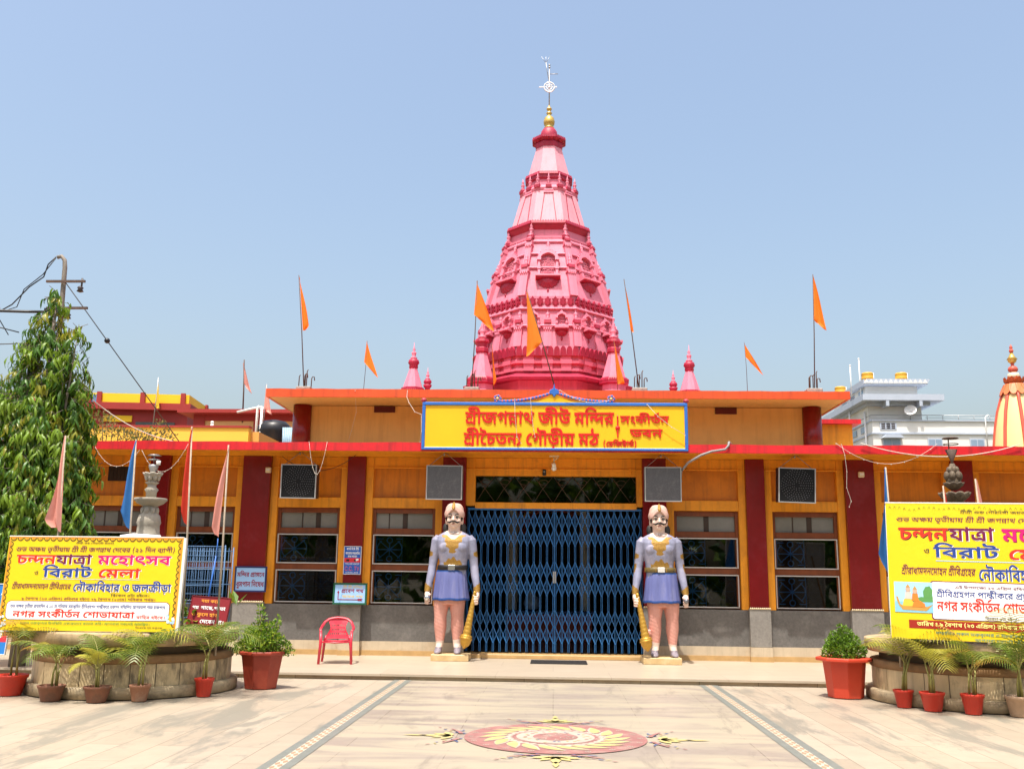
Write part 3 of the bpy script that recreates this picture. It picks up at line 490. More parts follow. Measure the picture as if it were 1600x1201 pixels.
1016:[[104,126,20,-4,8,-7,4,-8,1,-107,-19,0,-7,11,-10,4,-54,-2,-16,3,-11,6,-8,11,-3,9,-1,16,2,17,20,-2,-1,-25,3,-8,7,-6,17,-3,43,2,10,-3,8,-7,0,71,-4,11,-10,3,-12,-3,-10,-7,-8,-12,-2,-7,3,-6,16,-1,2,-17,-15,-2,-14,3,-7,7,-4,9,2,18,13,20,17,11]],
1224:[[158,124,0,-17,-20,0,0,-94,-20,0,0,66,3,-12,-17,22,-13,12,-16,7,-14,-1,-13,-5,-16,-16,-1,1,13,5,16,-3,6,-9,1,-16,-5,2,1,1,39,36,12,-13,-58,-53,-14,13,17,16,-7,-9,-7,-5,7,11,0,7,-3,5,-9,3,-10,-4,-18,16,26,26,14,7,15,3,15,-2,14,-7,21,-20,4,-5,-2,-1,-1,47,15,0,5,-14],[138,-9,-20,0,-6,10,-11,5,-51,-3,-16,2,-11,5,-9,7,-5,13,-1,13,2,15,19,-3,-1,-13,1,-11,6,-6,9,-4,16,0,37,3,13,-4,8,-7,0,22,20,0]],
1045:[[130,124,0,-17,-20,0,0,-107,-20,0,-13,14,-17,12,-19,8,-25,5,-8,20,40,22,-18,9,-22,7,6,14,4,-4,-20,0,0,17],[90,107,-61,0,-1,2,19,-8,19,-14,2,-2,2,-14,-40,-19,-1,2,13,-3,24,-9,20,-15,8,-9,-3,-1]],
1131:[[-55,144,67,39,9,-14,-66,-40]],
1357:[[103,58,-18,3,-24,16,-8,2,-5,-3,-1,-4,1,-5,6,-7,-13,-13,-12,15,-2,7,1,12,9,12,8,3,10,0,14,-4,25,-16,13,-1,6,7,1,9,-4,10,-10,12,20,3,8,-10,5,-11,1,-9,-2,-12,-5,-9,-6,-4],[148,124,0,-17,-150,0,0,17],[86,-13,-25,3,-22,10,-19,20,-16,29,19,6,12,-22,14,-16,16,-9,20,-3,13,1,10,4,6,11,-1,12,-7,9,-15,2,-7,-6,0,-12,-19,-3,-2,14,4,13,8,7,15,4,16,-2,14,-6,10,-10,4,-13,-1,-16,-4,-9,-7,-8,-9,-6,-12,-3]],
1050:[[141,124,0,-17,-21,0,0,-107,-20,0,0,68,5,-11,-13,13,-9,-1,-25,-37,-13,-8,-10,0,-10,3,-11,9,-8,11,15,9,10,-12,6,-2,5,2,27,38,8,6,14,-1,14,-11,-4,-1,-1,32,-102,0,0,17],[52,52,-5,25,-6,8,-13,7,-21,3,4,19,35,-12,12,-10,6,-22]],
1378:[[59,126,11,-1,14,-6,23,-21,11,-13,-9,-13,-16,19,-12,10,-15,7,-14,0,-13,-5,-16,-13,-1,2,10,4,11,1,7,-3,7,-8,0,-15,-23,-12,8,10,1,7,-3,4,-9,3,-11,-4,-16,16,26,23,13,6],[103,92,-56,-47,-14,14,16,12,5,1,38,32],[150,124,0,-17,-22,0,0,-66,-20,9,0,88,15,0,4,-14],[91,-14,-25,3,-23,11,-18,18,-14,27,18,6,15,-25,14,-13,18,-8,21,-1,12,2,8,5,4,9,-1,9,-9,9,-11,1,-8,-5,1,-11,-19,-3,-2,17,4,9,8,6,14,4,16,-1,13,-6,9,-10,5,-13,-1,-14,-4,-8,-7,-8,-9,-5,-13,-4]],
1403:[[40,97,19,-5,14,-12,-3,1,1,3,9,8,10,2,11,-2,16,-11,-5,-17,-12,11,-9,2,-8,-5,-1,-11,-17,-1,-3,7,-8,9,-7,2,-10,0,-7,-6,0,-11,6,-6,12,-5,-7,-18,-9,4,-12,7,-8,9,-3,8,-1,13,2,7,7,9,11,6],[185,124,0,-17,-55,0,0,-53,-20,-2,0,55,-112,0,0,17],[130,59,0,-68,-20,0,-22,16,-26,7,-9,19,57,26],[110,41,-39,-17,2,3,15,-4,23,-13],[178,21,-4,-13,-6,-7,-10,-3,-18,0,1,17,13,1,4,4,0,6,-4,6,-7,6,-17,5,-1,17,19,-5,15,-8,11,-12]],
1287:[[102,103,20,-4,10,-11,2,-15,-7,-15,-10,-8,-20,-9,-7,16,19,8,4,5,2,6,-2,6,-3,3,-12,1,-16,-4,-10,-9,-1,-7,8,-3,-4,-18,-11,3,-8,5,-4,6,-2,8,1,7,6,10,10,9,12,6],[137,34,-3,-14,-4,-6,-13,-9,-27,-5,-27,4,-18,9,-16,15,-13,23,-11,30,19,6,7,-22,9,-18,10,-13,18,-12,14,-3,13,-1,17,7,4,6,-1,10,-6,7,-10,4,19,9,14,-12],[156,93,12,-2,9,-5,6,-8,2,-14,-3,-10,-7,-9,-12,-8,-11,-4,-5,17,11,4,6,6,1,8,-3,6,-8,2,-9,-2,-10,-7,-8,-8,-9,5,9,14,10,9,9,5],[194,124,0,-17,-196,0,0,17]],
1397:[[82,57,-17,4,-24,14,-8,1,-5,-2,-1,-4,7,-10,-13,-13,-12,14,-2,7,1,10,10,11,17,4,13,-4,24,-13,14,-1,6,7,1,9,-4,10,-10,12,21,3,11,-18,2,-9,-1,-12,-4,-10,-5,-4,-11,-5],[15,119,20,-5,12,-9,5,-13,-1,-12,-19,0,0,11,-2,7,-9,8,-10,3],[182,124,0,-17,-20,0,0,-107,-20,0,0,107,-144,0,0,17],[95,44,-4,11,-8,7,18,6,9,-11,3,-13],[100,47,21,-4,20,-15,11,-13,-9,-13,-18,20,-18,8,-7,0,-5,-3,1,-7,8,-5,-8,-16,-15,10,-6,12,2,13,9,10]],
1009:[[186,124,0,-17,-20,0,0,-107,-20,0,-11,15,-23,19,8,15,15,-11,12,-13,-1,82,-148,0,0,17],[77,17,-21,4,-20,11,-17,22,-14,33,19,6,10,-26,12,-18,14,-10,17,-3,13,2,11,7,5,11,-1,13,-7,9,-14,4,-8,-6,1,-12,-19,-3,-3,14,4,13,11,8,15,3,17,-3,13,-9,8,-13,2,-10,0,-11,-4,-15,-7,-8,-9,-7,-13,-4],[68,90,-6,11,-14,7,9,9,19,-7,10,-12,2,-7],[242,124,0,-17,-20,0,0,-107,-20,0,0,93,-7,11,-12,3,0,17,12,-3,8,-9,-1,26,15,0,5,-14]],
48:[[145,124,0,-21,-20,0,0,-103,-26,0,0,138,22,0,4,-14],[69,126,12,-2,10,-5,8,-8,6,-10,0,-27,-10,17,-12,11,-13,2,-7,-3,-3,-4,0,-9,3,-5,6,-4,14,-2,-3,-24,-13,2,-14,7,-6,7,-5,13,-1,10,1,10,5,12,8,8,7,3],[16,126,9,-1,8,-3,10,-8,6,-13,1,-17,-3,-12,-9,-11,-14,-7,-13,-1,-3,24,12,1,7,3,4,6,1,7,-3,5,-7,4,-11,1,-11,-2,-2,22]],
1363:[[184,124,0,-17,-90,0,0,-58,-4,4,13,12,21,15,24,12,7,3,15,-14,-7,-19,-2,-17,1,-22,5,-21,-19,-4,-6,28,-2,21,3,17,7,17,4,-5,-33,-19,-31,-27,-16,11,0,66,-76,0,0,17],[39,93,12,-1,11,-5,21,-18,-6,-16,-12,13,-14,8,-12,1,-7,-2,-3,-6,0,-7,5,-5,8,-5,-9,-17,-11,5,-8,8,-5,9,-1,15,2,7,7,9,10,6]],
1012:[[102,124,-2,9,-7,4,-47,2,-20,6,-7,7,-4,9,0,21,19,-1,1,-16,3,-5,6,-3,50,-2,16,-5,7,-8,3,-18],[147,124,0,-17,-72,0,0,-34,2,-6,6,-1,7,3,15,17,17,3,8,-15,4,-15,0,-22,-8,-16,-14,-11,-19,-5,-15,0,-18,4,-22,14,-18,26,-15,41,19,5,11,-33,9,-16,15,-16,18,-7,20,2,14,9,4,10,0,10,-2,10,-7,10,14,3,-10,-13,-13,-11,-14,-5,-11,1,-10,5,-5,9,-2,44,-57,0,0,17]],
1437:[[101,59,-13,1,-11,5,-12,13,-2,5,2,1,-4,-13,-7,-8,-8,-5,-8,-1,-16,5,-16,19,14,9,9,-12,5,-2,7,0,8,9,3,23,19,0,5,-16,9,-12,9,-5,12,0,6,7,1,9,-4,10,-10,12,21,3,7,-10,5,-11,1,-9,-2,-12,-11,-12],[148,124,0,-17,-150,0,0,17],[91,64,15,-1,15,-7,8,-9,4,-13,-2,-10,-7,-11,-13,-6,-20,-5,3,9,25,-8,22,-10,3,-2,-8,-15,-40,19,-42,10,3,17,17,-4,18,0,11,2,8,7,2,7,-2,7,-4,5,-10,3,-14,-2,-3,-5,1,-8,-19,-3,-3,12,4,12,12,7]],
1369:[[96,59,-17,2,-25,16,-7,2,-5,-3,-2,-4,2,-5,6,-7,-13,-13,-12,15,-2,7,0,12,10,12,8,3,10,0,14,-4,24,-16,13,-1,7,7,0,9,-3,10,-10,12,20,3,8,-10,4,-11,2,-9,-2,-12,-11,-11],[144,124,0,-17,-146,0,0,17],[94,74,10,-1,9,-3,10,-12,1,-81,-20,0,-5,9,-8,5,-49,-2,-14,3,-12,8,-7,15,1,28,19,-3,0,-21,2,-5,7,-6,12,-2,36,3,11,-4,7,-6,0,48,-4,9,-8,2,-8,-2,-10,-5,-5,-8,-1,-3,3,-4,13,0,2,-16,-14,-2,-12,2,-8,7,-3,8,2,13,12,15,14,8]],
1031:[[59,0,-18,2,-15,7,-12,10,-8,13,5,19,21,5,9,5,6,6,5,17,-3,23,-51,0,0,17,42,0,-11,16,-3,15,4,15,13,13,14,-14,-10,-11,-1,-10,4,-9,12,-15,62,0,0,-17,-43,0,18,-21,10,-22,1,-23,-5,-18,-8,-10,-10,-7,-13,-5],[58,18,10,1,11,5,7,9,4,12,-1,13,-3,13,-12,19,-14,16,5,0,5,-25,-1,-12,-4,-10,-15,-16,-30,-10,3,13,5,-13,8,-8,11,-5]],
1025:[[118,124,0,-17,-80,0,0,-72,2,-7,3,-4,12,-2,15,7,12,13,4,15,-3,8,-26,4,-18,10,-4,6,2,20,9,-11,8,-6,11,-3,23,-1,9,-4,8,-9,1,-17,-3,-11,-8,-15,-20,-17,-14,-6,-11,-1,-11,2,-11,5,-6,8,-4,11,0,77,-20,0,0,17]],
1586:[[-59,-53,-19,5,-7,8,-2,6,0,10,4,8,8,6,11,3,20,0,18,-6,18,-9,26,-19,-11,-13,-34,24,-24,9,-15,-3,-3,-4,0,-6,5,-4,6,-1,8,2,6,4,5,15,1,35,18,0,0,-35,-6,-19,-12,-11,-9,-4]],
21:[[152,124,0,-21,-20,0,0,-103,-26,0,-14,15,-17,11,-19,9,-23,5,-6,23,11,-5,18,-2,20,-7,15,-8,16,-12,-1,109,22,0,4,-14],[95,92,-1,-10,-4,-9,-7,-9,-9,-6,-12,-5,-15,-3,-16,4,-4,9,28,8,7,5,5,5,2,6,-1,8,-3,5,-8,8,24,17,10,-15,3,-8],[38,84,-12,2,-9,5,-4,3,-4,9,0,6,1,9,3,8,23,-6,-1,-5,0,-5,3,-3,4,-1,11,3,10,12,18,4,3,-8,-16,-21,-7,-6,-8,-4]],
7:[[13,95,2,12,7,9,10,6,12,2,12,-2,10,-6,6,-9,3,-12,-3,-12,-6,-10,-10,-6,-12,-2,-12,2,-10,6,-7,10],[33,95,3,-8,8,-3,8,3,3,8,-3,8,-8,3,-8,-3],[13,30,2,12,7,9,10,6,12,2,12,-2,10,-6,6,-9,3,-12,-3,-12,-6,-10,-10,-6,-12,-2,-12,2,-10,6,-7,10],[33,30,3,-8,8,-3,8,3,3,8,-3,8,-8,3,-8,-3]],
84:[[40,66,10,-1,9,-3,10,-7,4,-6,3,-7,-1,-12,-4,-10,-7,-8,0,10,12,3,9,4,5,7,2,10,-3,10,-11,9,-51,17,-9,5,-6,5,-3,7,-1,10,2,7,6,10,23,-9,-3,-7,2,-5,51,-17,10,-6,11,-9,6,-9,3,-11,0,-13,-4,-11,-10,-13,-16,-9,-19,-5,-34,-2,-4,21,8,2,8,5,3,7,-2,5,-4,4,-9,0,-5,-4,1,-8,-24,-6,-3,15,2,11,7,7,11,5]],
451:[[57,120,-1,9,-4,5,-36,5,-8,4,-7,5,-3,4,-3,9,-1,10,1,11,25,-1,1,-15,3,-4,4,-2,34,-4,11,-6,6,-10,2,-16],[82,124,0,-21,-12,0,-13,-9,-8,-8,-11,-17,-3,-16,2,-16,6,-9,5,-4,8,-2,10,0,8,3,9,-20,-9,-4,-13,-2,-11,0,-13,3,-11,7,-4,4,-7,10,-3,6,-3,23,1,12,2,11,11,21,7,9,13,11,15,8]],
77:[[23,106,3,10,6,10,22,-9,-3,-7,2,-5,33,-10,6,-3,8,-9,2,-5,2,-11,0,-8,-6,-13,-4,-4,-13,-7,-17,-4,-7,1,1,8,16,-6,18,-7,21,-15,-14,-17,-19,13,-21,10,-23,8,-26,5,4,21,23,-3,24,1,10,3,6,8,0,7,-4,6,-6,3,-27,7,-11,6,-4,8]],
78:[[116,59,-1,-15,-3,-13,-5,-10,-8,-8,-12,-5,-6,-2,-14,0,-15,4,-15,8,-12,16,-10,25,-9,35,25,6,8,-35,9,-21,7,-9,8,-5,8,-1,6,1,5,2,4,5,3,13,0,22,-5,15,-6,8,-7,0,-4,-5,2,-11,-24,-7,-4,13,0,13,4,10,8,6,14,4,17,-2,12,-6,9,-10,4,-6,4,-13]],
16:[[107,126,12,-1,9,-4,9,-7,4,-8,1,-14,0,-92,-26,0,-6,9,-10,4,-54,-2,-17,3,-10,6,-8,11,-4,10,-1,16,3,18,25,-3,-2,-11,1,-12,3,-8,6,-5,16,-3,29,3,11,-1,9,-2,9,-7,0,67,-2,6,-3,3,-7,2,-10,-3,-10,-8,-6,-9,0,-5,2,-3,6,-2,9,1,1,-21,-13,-2,-14,1,-9,5,-4,3,-4,10,0,10,2,9,7,12,7,8,8,6,9,5,11,4]],
224:[[165,124,0,-21,-19,0,0,-71,-26,0,0,46,1,-10,-19,21,-16,11,-12,4,-15,-2,-12,-7,-14,-14,-1,4,11,6,9,1,8,-2,6,-4,4,-6,1,-6,-1,-10,-6,2,1,1,39,36,16,-16,-59,-54,-18,17,19,17,-8,-10,-8,-5,6,11,1,5,-2,4,-2,2,-5,1,-11,-4,-20,19,22,23,13,8,10,4,17,1,9,-2,8,-4,13,-7,12,-12,5,-4,-1,-4,-1,45,21,0,5,-14],[146,-9,-26,0,-6,8,-11,4,-53,-3,-12,1,-12,3,-10,7,-7,11,-3,17,2,19,25,-4,-1,-13,2,-10,5,-6,11,-3,12,0,37,3,13,-4,8,-7,0,27,26,0]],
10:[[71,124,-2,8,-6,3,-37,3,-10,3,-7,4,-7,7,-3,9,-1,10,1,11,25,-1,1,-15,3,-4,4,-2,6,-2,34,-1,13,-5,4,-4,4,-8,3,-16],[53,97,16,-1,13,-4,9,-7,9,-12,2,-8,0,-12,-2,-7,-8,-11,-13,-7,-16,-4,-5,8,30,-11,29,-17,-14,-18,-20,13,-22,10,-25,9,-27,5,5,21,20,-3,18,0,13,3,5,4,4,4,2,8,-2,7,-7,7,-8,2,-10,0,-7,-2,-3,-5,1,-7,-25,-3,-2,14,1,7,3,6,6,4,8,4],[29,86,-2,6,-4,5,-6,4,-8,3,15,9,9,-2,13,-8,5,-5,3,-8,1,-4],[116,124,0,-21,-118,0,0,21]],
1435:[[102,58,-13,2,-11,5,-12,13,-3,5,3,1,-5,-13,-6,-8,-9,-5,-7,-1,-17,5,-16,19,15,9,9,-12,5,-2,6,0,8,9,4,23,19,0,5,-16,8,-12,10,-5,11,0,7,7,0,9,-3,10,-10,12,20,3,8,-10,5,-11,1,-9,-2,-12,-11,-12],[149,124,0,-17,-151,0,0,17],[87,-13,-24,3,-21,10,-18,19,-14,28,19,7,14,-28,14,-13,16,-7,21,-1,11,3,9,9,2,11,-3,9,-10,7,-11,0,-7,-7,1,-11,-19,-3,-2,14,2,10,10,10,14,4,17,-2,14,-6,9,-10,5,-13,-1,-16,-4,-9,-7,-8,-9,-6,-13,-3]],
307:[[44,12,-10,2,-8,4,-7,7,-7,10,18,11,5,-7,5,-3,4,-1,5,2,6,7,3,5,1,7,-1,7,-6,9,-4,2,-7,1,-3,-1,-3,-3,1,-10,-25,-3,-2,12,1,10,3,6,9,6,15,4,16,-1,10,-4,11,-10,5,-8,3,-10,-1,-18,-21,-3,8,11,13,10,18,8,15,4,9,2,15,-17,-5,-11,-2,-14,1,-18,4,-14,-26,-5,-5,22,-1,17,3,16,5,12,15,-11,-18,-3,-15,-5,-14,-10,-19,-19,-8,-4],[21,113,9,-2,14,-8,5,-5,4,-12,-26,0,-2,6,-4,5,-6,4,-9,3],[107,77,-13,2,-12,7,-10,10,-7,12,25,3,3,-8,4,-5,4,-2,7,-1,6,4,1,7,-3,4,-8,2,30,3,3,-6,1,-7,-1,-8,-3,-6,-5,-5,-6,-3],[151,124,0,-21,-26,0,-3,1,-124,-1,0,21]],
38:[[128,124,0,-21,-20,0,0,-103,-26,0,-13,15,-16,12,-18,8,-22,6,-10,23,30,15,32,14,22,6,-5,-7,0,32],[82,80,4,-4,-19,-7,-30,-13,17,-6,17,-10,16,-15,-4,-2],[47,126,13,-1,-2,-20,-11,-1,-4,-3,0,-5,5,-6,13,-5,-15,-15,-12,6,-9,7,-5,9,-2,10,3,11,6,7,10,5]],
57:[[-61,-53,-11,1,-7,3,-8,6,-4,6,-1,9,2,9,6,8,10,5,21,2,13,-2,13,-4,18,-9,27,-19,-14,-16,-27,21,-20,9,-14,2,-7,-1,-4,-5,0,-4,2,-2,5,-2,6,1,4,1,4,5,3,11,1,21,26,0,-1,-16,-2,-12,-5,-11,-9,-10,-14,-6]],
40:[[155,124,0,-21,-19,0,0,-103,-27,0,0,78,2,-10,-13,15,-12,12,-13,7,-13,2,-7,-1,-10,-4,-9,-6,-11,-12,-1,4,11,6,9,1,8,-2,6,-4,4,-6,1,-6,-1,-10,-6,2,1,1,39,36,16,-16,-59,-54,-18,17,18,17,-7,-10,-8,-5,6,11,0,5,-1,4,-2,2,-6,1,-11,-4,-19,19,22,23,13,8,10,4,16,1,10,-2,8,-4,13,-7,12,-12,4,-4,0,-4,-2,45,22,0,4,-14]],
49:[[136,124,0,-21,-19,0,0,-103,-26,0,-15,13,-17,10,-20,7,-23,5,-10,22,30,16,27,10,8,-15,-34,-17,13,-3,14,-5,15,-7,12,-9,0,76,-93,0,0,21],[12,108,23,-4,11,-4,25,-12,18,-11,14,-12,-7,-19,-13,11,-24,14,-31,14,-23,6]],
37:[[130,124,0,-21,-89,0,0,-56,-6,4,17,15,22,14,25,12,18,-15,-7,-17,-2,-16,2,-21,5,-20,-26,-5,-1,5,-5,21,-1,20,3,17,7,18,8,-11,-28,-16,-35,-28,-22,14,0,65,-17,0,0,21]],
26:[[136,59,-1,-11,-4,-9,-5,-8,-11,-8,-13,-6,-19,-4,-5,11,34,-5,34,-10,-7,-20,-28,9,-27,5,-54,6,3,22,28,-2,22,2,16,6,8,9,3,11,-2,8,-2,4,-6,5,-5,1,-16,1,-3,18,26,0,10,-3,8,-4,11,-11,4,-9],[48,38,-13,2,-7,2,-6,4,-4,7,-3,15,-1,37,26,0,0,-38,1,-5,4,-3,8,0,10,3,7,5,2,5,-4,3,-12,1,-8,2,-14,9,-3,3,3,18,8,-8,9,-4,8,-2,23,0,9,-6,5,-6,1,-8,-1,-9,-9,-13,-8,-6,-11,-5],[-2,103,0,21,150,0,0,-21]],
597:[[46,28,1,-2,-3,-12,-14,-38,-21,0,10,52]],
41:[[179,124,0,-21,-147,0,3,1,13,-5,21,-15,2,-18,-33,-16,-1,1,8,-1,18,-7,14,-7,11,-9,0,70,28,-1,21,-4,13,-7,14,-12,3,-7,3,-11,0,-10,-4,-9,-5,-5,-6,-3,-19,-2,-10,1,1,22,9,-1,5,2,3,3,0,7,-3,5,-8,5,-19,5,0,-75,-26,0,-14,13,-16,10,-20,7,-22,5,-10,22,38,20,-18,9,-21,5,7,17,8,-5,-22,0,0,21]],
641:[[36,0,0,124,26,0,0,-124]],
9:[[194,124,0,-21,-19,0,0,-103,-27,0,-11,14,-24,17,12,17,14,-9,10,-10,-1,74,-150,0,0,21],[80,16,-24,4,-14,7,-7,4,-12,13,-5,9,-15,33,25,7,10,-25,11,-16,13,-10,16,-3,13,2,10,6,5,10,-1,9,-5,8,-6,2,-5,0,-3,-1,-3,-4,0,-10,-24,-4,-3,14,1,9,3,6,5,5,7,4,16,2,18,-3,14,-8,7,-9,5,-15,0,-11,-5,-14,-7,-9,-10,-6,-14,-4],[67,86,-2,6,-4,5,-6,4,-8,3,15,9,9,-2,13,-8,5,-5,3,-8,1,-4],[254,124,0,-21,-19,0,0,-103,-26,0,0,89,-7,10,-4,3,-8,1,0,21,7,0,6,-2,7,-10,-1,26,21,0,5,-14]],
599:[[11,14,2,8,3,5,6,3,7,0,6,0,6,-3,3,-5,1,-8,-1,-8,-3,-5,-6,-3,-6,-1,-7,1,-6,3,-3,5]],
520:[[181,124,0,-21,-78,0,0,-62,3,-11,7,-4,11,1,7,4,9,9,5,9,0,8,-5,5,-13,0,-4,21,11,2,13,0,8,-2,7,-3,5,-5,4,-9,0,-13,-2,-10,-5,-10,-6,-8,-8,-8,-9,-6,-16,-6,-11,-1,-13,1,-7,2,-7,5,-6,7,-3,12,-1,72,-18,0,0,21],[137,124,-2,7,-5,3,-44,1,-10,2,-12,6,-7,8,-3,8,-1,12,2,11,24,-3,1,-17,2,-4,7,-3,9,-2,52,-1,5,-6,4,-7,3,-15],[63,124,0,-21,-20,0,0,-103,-26,0,0,103,-19,0,0,21,19,0,-13,17,15,20,10,10,16,8,12,3,19,1,17,-3,19,-6,21,-11,17,-11,-14,-15,-25,15,-19,8,-19,3,-14,-3,-14,-8,-12,-14,9,-14]],
2472:[[59,0,0,60,-54,86,22,0,33,-55,12,-26,-8,0,6,15,39,66,22,0,-54,-86,0,-60]],
2321:[[77,-2,-26,5,-21,15,-13,24,-5,31,5,31,13,23,21,15,26,5,25,-5,21,-15,13,-23,5,-31,-5,-31,-13,-24,-21,-15],[77,15,18,4,14,11,10,18,4,25,-4,24,-10,19,-14,11,-18,3,-19,-3,-15,-12,-10,-18,-3,-24,3,-25,10,-18,15,-11]],
2424:[[75,-2,-17,1,-14,5,-11,8,-11,17,-4,21,0,96,18,0,0,-95,3,-14,7,-12,8,-5,21,-5,20,5,8,5,7,12,3,14,0,95,18,0,0,-96,-4,-21,-11,-17,-12,-8,-13,-5]],
3422:[],
2002:[[5,0,53,146,21,0,54,-146,-20,0,-32,91,-14,46,3,0,-7,-25,-38,-112],[32,41,0,16,74,0,0,-16]],
2384:[[18,0,0,146,58,-1,19,-5,10,-7,7,-9,4,-11,1,-19,-5,-16,-7,-9,-10,-7,-12,-4,-55,-2,0,17,53,2,12,8,5,13,-3,20,-10,10,-13,3,-36,0,0,-129],[101,0,-35,66,21,0,36,-66]],
2095:[[18,0,0,146,88,0,0,-17,-70,0,0,-47,65,0,0,-17,-65,0,0,-49,71,0,0,-16]],
2300:[[18,0,0,146,21,0,62,-98,18,-33,-3,0,-1,24,0,107,18,0,0,-146,-22,0,-56,89,-24,41,3,0,2,-29,0,-101]],
2084:[[63,0,-35,0,0,16,42,1,15,3,12,7,8,10,6,12,3,16,-1,24,-7,20,-14,13,-20,7,-45,0,0,17,48,-1,26,-8,19,-17,10,-26,2,-21,-2,-21,-10,-26,-12,-12,-15,-9],[36,146,0,-146,-18,0,0,146]],
2073:[[76,-2,-25,5,-21,15,-13,24,-5,31,5,31,13,23,21,15,25,5,21,-3,18,-9,13,-15,7,-20,-18,0,-4,10,-8,10,-9,6,-13,4,-13,0,-12,-3,-10,-7,-9,-10,-7,-20,-2,-17,2,-17,8,-21,13,-13,17,-6,20,1,17,10,6,9,4,10,18,0,-7,-20,-13,-15,-18,-10]],
3376:[[27,-1,-9,4,-4,9,4,9,9,4,10,-4,3,-9,-3,-9]],
2411:[[10,129,0,17,110,0,0,-17,-46,0,0,-129,-19,0,0,129]],
2456:[[59,0,-54,146,20,0,46,-137,-3,0,7,24,38,113,20,0,-53,-146]],
2397:[[64,-3,-21,3,-16,9,-11,13,-5,16,19,0,2,-7,6,-9,10,-5,12,-3,22,3,10,7,4,5,3,14,-6,10,-12,7,-44,15,-16,13,-5,12,1,18,9,14,9,8,11,5,19,2,20,-2,16,-9,10,-12,4,-15,-18,0,-3,9,-7,7,-10,5,-17,1,-12,-3,-11,-8,-3,-9,1,-10,3,-6,8,-6,43,-13,13,-8,11,-11,4,-17,-3,-17,-11,-13,-16,-9]],
2234:[[9,0,0,16,26,0,0,113,-26,0,0,17,70,0,0,-17,-26,0,0,-113,26,0,0,-16]],
2281:[[18,0,0,146,18,0,0,-130,68,0,0,-16]],
75:[[61,16,-13,1,-12,4,-5,3,-9,8,-7,10,-2,7,-1,21,3,11,5,10,14,13,12,5,25,1,14,-3,6,-2,5,-4,8,-8,7,-17,1,-19,-5,-17,-12,-14,-11,-6,-7,-2],[63,89,-10,-2,-7,-5,-5,-8,-2,-7,0,-11,3,-9,6,-6,9,-3,11,1,9,4,5,7,3,11,0,11,-4,8,-8,7]]}
